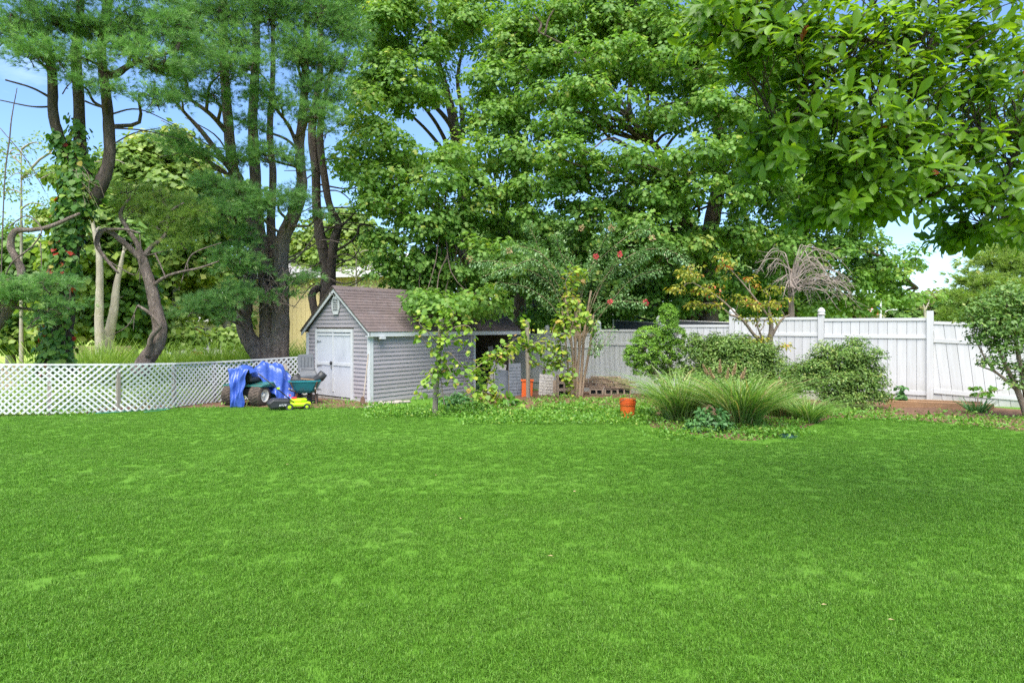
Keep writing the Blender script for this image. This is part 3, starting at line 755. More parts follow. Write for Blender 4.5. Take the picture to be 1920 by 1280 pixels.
# flat grey-roofed carport in front of it
cp = thing('carport', 'low flat grey carport roof in the field beyond the lattice', 'carport', G(335, 33))
Oc = Vector(cp.location)
MB().prism([(-1.2, 0, 0.92), (1.9, -0.6, 0.78), (2.2, 2.2, 1.05), (-0.9, 2.4, 1.2)], (0, 0, 0.12)).build('roof', M['house_roof'], cp)
for x_, y_ in ((-0.9, 0.3), (1.7, 0.0), (-0.6, 2.1), (1.8, 2.0)):
    MB().box((x_, y_, 0.46), (0.09, 0.09, 0.95)).build('post', M['house_wall'], cp)
# yellow building behind the shed: vertical boards
yb_a, yb_b = G(440, 40), G(800, 37)
d_ = Vector((yb_b.x - yb_a.x, yb_b.y - yb_a.y, 0)); Ly = d_.length
yo = thing('yellow_building', 'pale yellow building with vertical siding behind the shed', 'house', yb_a, math.atan2(d_.y, d_.x))
MB().box((Ly / 2, 2.6, 2.6), (Ly, 5.0, 5.2)).build('wall', M['yellow_wall'], yo)
for k in range(int(Ly / 0.30)):
    MB().box((0.15 + 0.30 * k, 0.075, 2.6), (0.285, 0.05, 5.2)).build('board', M['yellow_wall'], yo)
MB().prism([(-0.4, -0.5, 5.2), (-0.4, 2.6, 6.7), (-0.4, 5.6, 5.2), (-0.4, 5.6, 5.35), (-0.4, 2.6, 6.9), (-0.4, -0.5, 5.35)], (Ly + 0.8, 0, 0)).build('roof', M['house_roof'], yo)
MB().box((Ly / 2, -0.52, 5.3), (Ly + 0.8, 0.05, 0.3)).build('fascia', M['white'], yo)
# far wooden fences
def picket(name, label, a, b, h, mat, w=0.16):
    d = Vector((b.x - a.x, b.y - a.y, 0)); L = d.length
    o = thing(name, label, 'fence', a, math.atan2(d.y, d.x))
    n = int(L / (w + 0.02))
    for k in range(n):
        hh = h + R(-0.04, 0.04); t = (k + .5) / n
        piece('picket', mat, o, ((k + 0.5) * (w + 0.02), R(-0.005, 0.005), (b.z - a.z) * t + hh / 2 - 0.05), (w, 0.02, hh))
    MB().box((L / 2, 0.04, h * 0.75), (L, 0.04, 0.09)).build('rail', mat, o)
    return o
picket('picket_fence', 'brown wooden picket fence beyond the vine-covered pine', G(-60, 19.5), G(110, 20.5), 0.95, M['far_fence'])
picket('picket_fence', 'weathered stockade fence beyond the slim pale trunks', G(130, 25), G(250, 26), 1.35, M['far_fence'])
# flag pole and street lamp beyond the right-hand fence
fp = thing('flagpole', 'white flagpole with a small flag above the white fence', 'flagpole', G(1651, 70))
MB().tube([(0, 0, 0), (0, 0, 5.6)], [0.14, 0.10], 10).build('pole', M['white'], fp)
MB().lathe([(0.02, 0), (0.13, 0.1), (0.13, 0.2), (0.02, 0.3)], 10, (0, 0, 5.6)).build('finial', M['rim'], fp)
fz = 3.5
cloth = MB()
nxf = 10
def fl_pt(u, w_): return (-0.06 - 1.35 * u, -0.12 * math.sin(u * 7), fz + w_ * 0.85 - 0.30 * u)
for k in range(7):
    strip = MB()
    vs_ = [fl_pt(i / nxf, j) for j in (k / 7, (k + 1) / 7) for i in range(nxf + 1)]
    strip.add(vs_, [(i, i + 1, nxf + 2 + i, nxf + 1 + i) for i in range(nxf)])
    strip.build('flag_stripe', M['red'] if k % 2 == 0 else M['lettering'], fp)
can = MB(); vs_ = [(p[0], p[1] - 0.02, p[2]) for p in (fl_pt(i / nxf, j) for j in (0.45, 1.0) for i in range(5))]
can.add(vs_, [(i, i + 1, 6 + i, 5 + i) for i in range(4)]).build('flag_canton', M['tarp'], fp)
sl_ = thing('street_lamp', 'slender curved street lamp beside the far flagpole', 'street lamp', G(1657, 66))
MB().tube([(0, 0, 0), (0, 0, 3.3), (0.12, 0, 3.55), (0.5, 0, 3.75), (1.0, 0, 3.82)], [0.06, 0.05, 0.045, 0.04, 0.035], 8).build('pole', M['steel'], sl_)
MB().box((1.15, 0, 3.82), (0.5, 0.2, 0.12)).build('lamp_head', M['white'], sl_)

# ------------------------------------------------------------------ vegetation tools
def unit(a): return a / np.maximum(np.linalg.norm(a, axis=1, keepdims=True), 1e-9)
def place(tv, tf, pos, axis, nrm, size, val, jit=0.0):
    """copies of a leaf template: tv columns = (side, along, out)"""
    n, k = len(pos), len(tv)
    axis = unit(axis); side = unit(np.cross(axis, nrm)); nr = np.cross(side, axis)
    size = np.asarray(size).reshape(-1, 1)
    V = (pos[:, None, :] + size[:, None, :] * (tv[None, :, 0:1] * side[:, None, :] + tv[None, :, 1:2] * axis[:, None, :] + tv[None, :, 2:3] * nr[:, None, :])).reshape(-1, 3)
    Fc = (tf[None] + (np.arange(n) * k)[:, None, None]).reshape(-1, tf.shape[1])
    return V, Fc, np.repeat(val, k)
T_MAPLE = (np.array([(0, 0, 0), (-.50, .22, -.10), (-.17, .46, 0.0), (-.40, .74, -.08), (0, 1.04, -.12), (.40, .74, -.08), (.17, .46, 0.0), (.50, .22, -.10)], float),
           np.array([(0, 2, 1), (0, 4, 2), (2, 4, 3), (0, 6, 4), (6, 5, 4), (0, 7, 6)]))
T_OVAL = (np.array([(0, 0, 0), (-.26, .42, .06), (0, 1, -.08), (.26, .42, .06)], float), np.array([(0, 2, 1), (0, 3, 2)]))
T_QUAD = (np.array([(-.5, 0, 0), (.5, 0, 0), (.42, 1, -.12), (-.42, .9, .05)], float), np.array([(0, 1, 2), (0, 2, 3)]))
T_ROUND = (np.array([(0, 0, 0), (-.40, .10, -.04), (-.50, .45, .02), (-.22, .85, -.06), (0, 1, -.12), (.22, .85, -.06), (.50, .45, .02), (.40, .10, -.04)], float),
           np.array([(0, 2, 1), (0, 3, 2), (0, 4, 3), (0, 5, 4), (0, 6, 5), (0, 7, 6)]))
T_OBOV = (np.array([(0, 0, 0), (-.11, .28, .05), (-.22, .62, .06), (-.13, .90, .0), (0, 1, -.10), (.13, .90, .0), (.22, .62, .06), (.11, .28, .05), (0, .32, .0), (0, .65, -.01)], float),
          np.array([(0, 8, 1), (1, 8, 9), (1, 9, 2), (2, 9, 3), (3, 9, 4), (0, 7, 8), (8, 7, 9), (7, 6, 9), (9, 6, 5), (9, 5, 4)]))
def rdir(n, zmin=-1.0, zmax=1.0):
    z = RNG.uniform(zmin, zmax, n); t = RNG.uniform(0, 2 * np.pi, n); r = np.sqrt(np.maximum(0, 1 - z * z))
    return np.stack([r * np.cos(t), r * np.sin(t), z], 1)
def blob(px, py, rx, ry, d, rd=None):
    k = d / F
    return (np.array(P(px, py, d)), np.array([rx * k, rd if rd else (rx + ry) / 2 * k * 1.1, ry * k]))
def clumps_in(b, n, r_in=0.55):
    c, r = b; dirs = rdir(n, -0.85, 1.0)
    return c + dirs * r * RNG.uniform(r_in, 1.0, (n, 1)), dirs
UP = np.array([0, 0, 1.0])
def clump_leaves(c, outd, r, m, flat=0.55, droop=0.55):
    """leaves on the upper shell of one flattened clump: returns positions, axes, normals"""
    d = rdir(m, -0.35, 1.0)
    pos = c + d * np.array([r, r, r * flat]) * RNG.uniform(0.55, 1.05, (m, 1))
    nrm = unit(0.55 * UP + 0.75 * d + 0.35 * outd + RNG.normal(0, 0.42, (m, 3)))
    hor = d * np.array([1, 1, 0.2]) + 0.4 * outd
    ax = hor + RNG.normal(0, 0.45, (m, 3)) - droop * UP
    ax = ax - nrm * (ax * nrm).sum(1, keepdims=True)
    return pos, ax, nrm
def crown(blobs, tmpl, size, dens, clump_r, per, flat=0.55, r_in=0.5, droop=0.55, tone=0.16):
    """leaf mesh data for a list of blobs; dens = clumps per square metre of blob surface"""
    Vs, Fs, Ks, tips = [], [], [], []
    base = 0
    for b in blobs:
        c, r = b
        area = 4 * math.pi * ((r[0] * r[1]) ** 1.6 / 3 + (r[0] * r[2]) ** 1.6 / 3 + (r[1] * r[2]) ** 1.6 / 3) ** (1 / 1.6)
        n = max(3, int(area * dens))
        cs, ds = clumps_in(b, n, r_in); tb = RNG.uniform(-0.08, 0.08)
        for q, dd in zip(cs, ds):
            m = max(4, int(per * RNG.uniform(0.6, 1.3))); rr = clump_r * RNG.uniform(0.65, 1.3)
            pos, ax, nr = clump_leaves(q, dd, rr, m, flat, droop)
            tone_c = 0.5 + tb + RNG.normal(0, tone * 0.6)
            val = np.clip(tone_c + RNG.normal(0, tone, m), 0, 1)
            V, Fc, K = place(*tmpl, pos, ax, nr, size * RNG.uniform(0.65, 1.25, m), val)
            Vs.append(V); Fs.append(Fc + base); Ks.append(K); base += len(V)
            tips.append((b, q))
    return np.concatenate(Vs), np.concatenate(Fs), np.concatenate(Ks), tips
def limb_mesh(mb, pts, r0, r1, n=8, sub=5, wob=0.05, jit=0.0):
    q = spline([tuple(p) for p in pts], sub)
    if jit: q[1:-1] += RNG.normal(0, jit, (len(q) - 2, 3))
    rr = np.linspace(0, 1, len(q)); rad = r0 + (r1 - r0) * rr
    mb.tube([Vector(p) for p in q], list(rad), n, True, wob)
    return q
def px_limb(mb, pts, n=10, sub=6, wob=0.06):
    """pts: (px, py, depth, diameter in px)"""
    q = spline([(*P(a, b, d), w * d / F / 2) for a, b, d, w in pts], sub)
    mb.tube([Vector(p[:3]) for p in q], list(np.maximum(q[:, 3], 0.004)), n, True, wob)
    return q[:, :3]
def sag_twig(mb, a, b, r0, r1, n=5, arch=0.12):
    a, b = np.array(a), np.array(b); L = np.linalg.norm(b - a)
    m1 = a + (b - a) * 0.35 + RNG.normal(0, 0.07 * L, 3) + UP * arch * L
    m2 = a + (b - a) * 0.7 + RNG.normal(0, 0.06 * L, 3) + UP * arch * L * 0.7
    limb_mesh(mb, [a, m1, m2, b], r0, r1, n, 3, 0)
def nearest(nodes_, p): 
    d = np.linalg.norm(nodes_ - p, axis=1) + 1.2 * np.maximum(0, nodes_[:, 2] - p[2] + 0.3)
    return nodes_[np.argmin(d)]
def tree(name, label, base, stems, blobs, leafm, barkm, tmpl, size, dens, clump_r, per, flat=0.55, r_in=0.5, droop=0.55, tone=0.16,
         limb_r=0.06, twig_r=0.012, twig_share=0.6, group=None, cat='tree', limb_from=None, tn=10, trunk_name='trunk', fill=False):
    if fill:
        extra = []
        for c, r in blobs:
            j = RNG.normal(0, 0.35, 3) * r
            extra.append((c + j + np.array([0, RNG.uniform(0.4, 1.3), -0.6 * r[2]]), r * RNG.uniform(0.8, 1.1)))
            j = RNG.normal(0, 0.6, 3) * r
            extra.append((c + j + np.array([0, RNG.uniform(1.0, 2.2), 0.2 * r[2]]), r * RNG.uniform(0.7, 1.0)))
        blobs = [(c + RNG.normal(0, 0.24, 3) * r, r * RNG.uniform(0.8, 1.2, 3)) for c, r in blobs] + extra
    o = thing(name, label, cat, base, group=group)
    tb = MB(); nodes_ = []
    for s in stems: nodes_.append(px_limb(tb, s, tn))
    nodes_ = np.concatenate(nodes_) if nodes_ else np.array([base], float)
    tb.build(trunk_name, barkm, o, smooth=True, origin=base)
    V, Fc, K, tips = crown(blobs, tmpl, size, dens, clump_r, per, flat, r_in, droop, tone)
    lb = MB()
    for c, r in blobs:
        a = nearest(nodes_, c); 
        if np.linalg.norm(a - c) > 0.2 and limb_r: sag_twig(lb, a, c, limb_r * R(0.7, 1.2), limb_r * 0.35, 6)
    for b, q in tips:
        if R(0, 1) < twig_share: sag_twig(lb, b[0] + RNG.normal(0, 0.15, 3) * b[1], q, twig_r * 1.5, twig_r * 0.5, 4)
    if lb.v: lb.build('branches', barkm, o, smooth=True, origin=base)['kind'] = 'stuff'
    mesh_np('crown' if cat == 'tree' else 'foliage', V, Fc, leafm, o, K, origin=base)
    return o
# pine needles
def pine_mass(blobs, dens, spray_len=0.55, tufts=9, needles=13, nl=0.15, nw=0.009, tone=0.16, trunk_xy=None):
    Pt, Ax, Val = [], [], []; sprays = []
    for c, r in blobs:
        area = 4 * math.pi * ((r[0] * r[1]) ** 1.6 / 3 + (r[0] * r[2]) ** 1.6 / 3 + (r[1] * r[2]) ** 1.6 / 3) ** (1 / 1.6)
        n = max(3, int(area * dens))
        cs, ds = clumps_in((c, r), n, 0.35); tb = RNG.uniform(-0.1, 0.1)
        for q, dd in zip(cs, ds):
            h = dd * np.array([1, 1, 0.35]) + RNG.normal(0, 0.35, 3)
            if trunk_xy is not None: 
                w = q - np.array([trunk_xy[0], trunk_xy[1], q[2]]); h = h + 0.8 * w / (np.linalg.norm(w) + 1e-6)
            h = h / np.linalg.norm(h)
            sd = np.cross(h, UP); sd /= np.linalg.norm(sd) + 1e-9
            L = spray_len * RNG.uniform(0.6, 1.3)
            sprays.append((c, q - h * L * 0.5))
            t = RNG.uniform(0, 1, tufts); lat = RNG.normal(0, 0.36, tufts) * (0.35 + 0.65 * np.sin(t * np.pi * 0.8))
            pos = q + np.outer(t - 0.5, h) * L + np.outer(lat * L, sd) + np.outer(0.12 * L * np.sin(t * 3) - 0.10 * np.abs(lat) * L + RNG.normal(0, 0.035, tufts), UP)
            ax = h + np.outer(lat * 1.6, sd) + np.outer(0.45 + RNG.normal(0, 0.25, tufts), UP) + RNG.normal(0, 0.22, (tufts, 3))
            Pt.append(pos); Ax.append(ax); Val.append(np.clip(0.5 + tb + RNG.normal(0, tone * .6) + RNG.normal(0, tone, tufts), 0, 1))
    Pt, Ax, Val = np.concatenate(Pt), unit(np.concatenate(Ax)), np.concatenate(Val)
    n = len(Pt); m = needles
    pos = np.repeat(Pt, m, 0); ax = np.repeat(Ax, m, 0)
    dr = unit(ax * 1.15 + rdir(n * m) * 0.8)
    dr[:, 2] -= 0.12; dr = unit(dr)
    Ln = nl * RNG.uniform(0.7, 1.2, (n * m, 1))
    sd = unit(np.cross(dr, rdir(n * m))) * nw / 2
    pos = pos + RNG.normal(0, 0.012, (n * m, 3))
    V = np.stack([pos - sd, pos + sd, pos + dr * Ln], 1).reshape(-1, 3)
    Fc = np.arange(len(V)).reshape(-1, 3)
    return V, Fc, np.repeat(Val, 3 * m), sprays
def pine(name, label, base, stems, blobs, leafm, barkm, dens, dead=(), limb_r=0.045, trunk_xy=None, needles=13, limbs=True, **kw):
    o = thing(name, label, 'tree', base)
    tb = MB(); nodes_ = []
    for s in stems: nodes_.append(px_limb(tb, s, 12))
    nodes_ = np.concatenate(nodes_)
    tb.build('trunk', barkm, o, smooth=True, origin=base)
    V, Fc, K, sprays = pine_mass(blobs, dens, trunk_xy=trunk_xy, needles=needles, **kw)
    lb = MB()
    for c, r in blobs:
        if limbs: sag_twig(lb, nearest(nodes_, c), c, limb_r * R(0.8, 1.2), limb_r * 0.35, 6, 0.05)
    for c, q in sprays:
        if R(0, 1) < 0.5: sag_twig(lb, c + RNG.normal(0, 0.12, 3), q, 0.013, 0.006, 4, 0.05)
    lb.build('branches', barkm, o, smooth=True, origin=base)['kind'] = 'stuff'
    if dead:
        db = MB()
        for s in dead: px_limb(db, s, 6, 5, 0.1)
        db.build('bare_branches', barkm, o, smooth=True, origin=base)['kind'] = 'stuff'
    mesh_np('crown', V, Fc, leafm, o, K, origin=base)
    return o

M['leaf_maple'] = leafmat('maple_leaf', [(0.0, (0.085, 0.185, 0.030)), (0.35, (0.125, 0.255, 0.042)), (0.65, (0.18, 0.32, 0.055)), (0.9, (0.24, 0.36, 0.07)), (1.0, (0.36, 0.40, 0.08))], 0.44, rough=0.5, spec=0.3)
M['leaf_pine'] = leafmat('pine_needle', [(0.0, (0.09, 0.18, 0.055)), (0.45, (0.155, 0.30, 0.085)), (0.8, (0.25, 0.42, 0.13)), (1.0, (0.38, 0.50, 0.19))], 0.36, (1.0, 1.2, 0.7))
M['leaf_pine_y'] = leafmat('pine_needle_yellowing', [(0.0, (0.14, 0.22, 0.045)), (0.5, (0.22, 0.33, 0.065)), (0.9, (0.34, 0.43, 0.11)), (1.0, (0.42, 0.40, 0.13))], 0.4, (1.1, 1.2, 0.6))
M['leaf_back'] = leafmat('sunlit_back_leaf', [(0.0, (0.09, 0.17, 0.03)), (0.4, (0.16, 0.26, 0.045)), (0.75, (0.26, 0.35, 0.075)), (1.0, (0.42, 0.42, 0.13))], 0.4)
M['leaf_back_d'] = leafmat('back_leaf_green', [(0.0, (0.07, 0.15, 0.03)), (0.5, (0.12, 0.23, 0.045)), (0.85, (0.19, 0.30, 0.07)), (1.0, (0.30, 0.34, 0.10))], 0.35)
M['leaf_far'] = leafmat('far_leaf', [(0.0, (0.12, 0.14, 0.05)), (0.5, (0.19, 0.20, 0.07)), (0.85, (0.27, 0.23, 0.10)), (1.0, (0.33, 0.22, 0.12))], 0.3)
M['leaf_magnolia'] = leafmat('magnolia_leaf', [(0.0, (0.07, 0.16, 0.013)), (0.5, (0.115, 0.24, 0.018)), (0.85, (0.18, 0.32, 0.027)), (0.97, (0.23, 0.39, 0.045)), (1.0, (0.26, 0.07, 0.02))], 0.55, (1.6, 1.4, 0.5), rough=0.42, spec=0.4)
M['leaf_ivy'] = leafmat('ivy_leaf', [(0.0, (0.045, 0.13, 0.02)), (0.5, (0.09, 0.20, 0.025)), (0.85, (0.20, 0.30, 0.035)), (0.93, (0.40, 0.24, 0.03)), (1.0, (0.35, 0.04, 0.02))], 0.35)
M['leaf_grape'] = leafmat('grape_leaf', [(0.0, (0.06, 0.15, 0.02)), (0.4, (0.14, 0.27, 0.03)), (0.75, (0.27, 0.39, 0.045)), (0.96, (0.45, 0.43, 0.055)), (1.0, (0.40, 0.25, 0.08))], 0.4)
M['leaf_myrtle'] = leafmat('myrtle_leaf', [(0.0, (0.08, 0.18, 0.05)), (0.5, (0.14, 0.27, 0.085)), (0.85, (0.22, 0.34, 0.13)), (1.0, (0.38, 0.40, 0.20))], 0.25, (1.0, 1.1, 0.7), rough=0.35, spec=0.5)
M['leaf_arbor'] = leafmat('arborvitae_leaf', [(0.0, (0.07, 0.17, 0.018)), (0.5, (0.14, 0.29, 0.025)), (0.85, (0.22, 0.40, 0.04)), (1.0, (0.33, 0.47, 0.07))], 0.25)
M['leaf_box'] = leafmat('small_shrub_leaf', [(0.0, (0.06, 0.135, 0.02)), (0.5, (0.115, 0.21, 0.035)), (0.85, (0.18, 0.27, 0.05)), (1.0, (0.30, 0.34, 0.10))], 0.25)
M['leaf_yellow'] = leafmat('autumn_leaf', [(0.0, (0.12, 0.18, 0.02)), (0.45, (0.24, 0.27, 0.03)), (0.82, (0.42, 0.36, 0.04)), (0.92, (0.50, 0.24, 0.04)), (1.0, (0.40, 0.09, 0.03))], 0.35)
M['leaf_weed'] = leafmat('weed_leaf', [(0.0, (0.06, 0.16, 0.02)), (0.5, (0.115, 0.26, 0.03)), (0.85, (0.19, 0.34, 0.045)), (1.0, (0.32, 0.38, 0.08))], 0.35)
M['leaf_cool'] = leafmat('cool_leaf', [(0.0, (0.05, 0.14, 0.04)), (0.5, (0.09, 0.22, 0.06)), (1.0, (0.17, 0.32, 0.11))], 0.3)
M['blade_tall'] = leafmat('ornamental_blade', [(0.0, (0.08, 0.18, 0.035)), (0.45, (0.16, 0.30, 0.055)), (0.8, (0.30, 0.42, 0.13)), (0.95, (0.46, 0.50, 0.25)), (1.0, (0.40, 0.30, 0.15))], 0.35)
M['blade_hedge'] = leafmat('bright_reed_blade', [(0.0, (0.12, 0.22, 0.028)), (0.5, (0.21, 0.34, 0.045)), (1.0, (0.36, 0.46, 0.09))], 0.4)
M['plume'] = leafmat('tan_plume', [(0.0, (0.35, 0.24, 0.12)), (1.0, (0.52, 0.40, 0.24))], 0.3, (1, 0.95, 0.8))
M['flower'] = leafmat('red_flower', [(0.0, (0.55, 0.03, 0.06)), (1.0, (0.75, 0.12, 0.14))], 0.3, (1, 0.8, 0.8))
M['seed'] = leafmat('buff_seed_head', [(0.0, (0.42, 0.27, 0.15)), (1.0, (0.60, 0.45, 0.25))], 0.3, (1, 0.9, 0.7))

# ------------------------------------------------------------------ pines on the left
B = blob
vp_base = G(106, 13.6)
VINE_STEM = [(106, 700, 13.6, 54), (108, 660, 13.6, 47), (114, 600, 13.6, 42), (122, 520, 13.6, 38), (134, 430, 13.6, 41), (152, 370, 13.6, 50), (160, 335, 13.6, 48)]
pine('pine_tree', 'leftmost tall pine with a vine-wrapped trunk forking into three stems', vp_base,
     [VINE_STEM,
      [(150, 360, 13.6, 34), (122, 285, 13.6, 20), (101, 220, 13.5, 17), (98, 140, 13.4, 16), (84, 70, 13.3, 14), (60, 10, 13.2, 15), (40, -80, 13.0, 12)],
      [(158, 345, 13.6, 34), (150, 270, 13.7, 22), (148, 190, 13.7, 19), (143, 100, 13.8, 17), (150, 20, 13.9, 14), (150, -120, 14, 12)],
      [(168, 372, 13.6, 40), (196, 330, 13.6, 23), (206, 280, 13.6, 20), (200, 190, 13.6, 18), (190, 100, 13.6, 15), (200, 20, 13.6, 15), (220, -100, 13.6, 12)],
      [(196, 145, 13.6, 9), (220, 138, 13.3, 13), (250, 120, 13.0, 9), (330, 95, 12.8, 5)]],
     [B(30, 45, 60, 30, 12.8), B(110, 40, 70, 35, 13.2), B(190, 60, 60, 30, 13.4), B(70, 100, 60, 26, 12.6), B(160, 110, 50, 22, 13.0), B(15, 70, 30, 25, 12.6),
      B(250, 40, 55, 40, 13.2), B(240, 95, 45, 25, 13.0), B(285, 120, 60, 30, 12.8), B(140, 155, 38, 16, 12.9), B(205, 165, 30, 14, 12.9), B(100, -60, 120, 60, 13), B(260, -60, 100, 60, 13),
      B(300, 190, 40, 18, 13.0), B(330, 60, 50, 40, 13)],
     M['leaf_pine'], M['bark_dark'], 15, trunk_xy=(-10.2, 13.6), needles=14,
     dead=[[(98, 185, 13.5, 5), (60, 165, 13.2, 3.5), (10, 150, 13, 3)], [(100, 200, 13.5, 4), (60, 200, 13.3, 3), (0, 188, 13.2, 2)], [(205, 215, 13.6, 3.5), (260, 205, 13.6, 2.6), (330, 235, 13.5, 1.5)],
           [(206, 240, 13.6, 3), (270, 245, 13.6, 2.4), (340, 262, 13.5, 1.2)], [(205, 275, 13.6, 3), (250, 250, 13.4, 2), (300, 240, 13.3, 1.2)], [(160, 190, 13.6, 4), (185, 200, 13.6, 3), (198, 200, 13.6, 2)]])
# low near branch of it, with soft needle sprays in front of the trunk
pine('pine_sapling', 'low bare-limbed pine bough sweeping left of the vine-wrapped trunk', G(-60, 12.9),
     [[(-60, 700, 12.9, 30), (-30, 640, 12.9, 25), (0, 600, 12.9, 20), (22, 570, 12.9, 17), (40, 515, 12.9, 14), (30, 485, 12.9, 12), (20, 462, 12.9, 12), (28, 434, 12.9, 11), (62, 431, 13.0, 8), (96, 424, 13.1, 8), (150, 400, 13.2, 5)],
      [(95, 588, 13.2, 8), (60, 580, 12.9, 6), (30, 577, 12.8, 5), (0, 572, 12.7, 4)]],
     [B(40, 555, 60, 14, 12.6), B(15, 535, 45, 16, 12.5), B(85, 530, 45, 13, 12.7), B(115, 575, 35, 12, 12.9), B(70, 600, 30, 8, 12.7), B(-60, 545, 60, 25, 12.5), B(15, 560, 30, 10, 12.4)],
     M['leaf_pine'], M['bark_pine'], 15, limb_r=0.014, needles=14, nl=0.13,
     dead=[[(8, 520, 12.9, 2.2), (25, 490, 12.8, 3), (60, 462, 12.8, 2.8), (78, 430, 12.8, 2.6), (50, 405, 12.8, 2.2), (10, 430, 12.8, 1.4)], [(76, 455, 12.8, 2), (78, 500, 12.8, 1.5), (74, 512, 12.8, 1)],
           [(0, 590, 12.8, 1.8), (8, 350, 12.7, 2.2), (18, 260, 12.7, 2.4), (22, 220, 12.7, 2.0), (32, 165, 12.8, 1.2)], [(0, 240, 12.8, 1.6), (50, 300, 12.9, 1.6), (85, 360, 13, 1.2)]])
cr_base = G(273, 14.2)
pine('pine_tree', 'crooked slim pine with a twisted grey trunk rising behind the lattice', cr_base,
     [[(262, 700, 14.2, 34), (276, 672, 14.2, 30), (293, 648, 14.2, 27), (300, 618, 14.2, 25), (291, 575, 14.2, 22), (284, 540, 14.2, 20), (272, 503, 14.2, 18), (266, 481, 14.2, 17)],
      [(267, 487, 14.2, 13), (232, 455, 14.1, 10), (197, 431, 14.0, 10), (181, 456, 13.9, 8), (200, 487, 13.8, 6), (222, 512, 13.7, 4)],
      [(268, 485, 14.2, 12), (256, 455, 14.2, 9), (240, 430, 14.2, 8), (226, 402, 14.2, 7), (240, 375, 14.2, 4)],
      [(270, 480, 14.2, 10), (285, 462, 14.3, 8), (310, 440, 14.4, 6), (318, 400, 14.5, 5), (345, 380, 14.5, 3)],
      [(288, 535, 14.2, 7), (305, 522, 14.1, 6), (330, 512, 14.0, 5), (375, 502, 13.9, 4), (410, 490, 13.8, 2.5)],
      [(278, 668, 14.1, 14), (284, 632, 13.9, 9), (300, 610, 13.85, 9), (282, 588, 13.8, 7), (258, 572, 13.7, 4)],
      [(200, 431, 14, 7), (235, 430, 13.8, 5), (262, 437, 13.7, 3)]],
     [B(310, 425, 55, 28, 14.6), B(260, 395, 50, 18, 14.5), B(340, 460, 40, 22, 14.6), B(300, 375, 55, 18, 14.7), B(240, 360, 45, 16, 14.6), B(360, 400, 40, 20, 14.6)],
     M['leaf_pine_y'], M['bark_pine'], 11, limb_r=0.016,
     dead=[[(262, 530, 14.2, 2.4), (264, 470, 14, 2), (262, 440, 14, 1.4)], [(290, 475, 14.2, 3.6), (300, 495, 14.1, 3), (311, 522, 14, 2.4)], [(258, 572, 13.8, 2), (240, 610, 13.8, 1.6), (205, 630, 13.8, 1)], [(252, 590, 13.8, 1.6), (250, 620, 13.8, 1)],
           [(340, 530, 14, 1.8), (352, 490, 14, 2.4), (368, 472, 14, 2.4), (415, 455, 14.1, 1.4)], [(352, 495, 14, 1.6), (353, 520, 14, 1)], [(200, 487, 13.8, 2), (250, 515, 13.7, 1.6), (262, 500, 13.7, 1)]])
bp_base = G(500, 17.2)
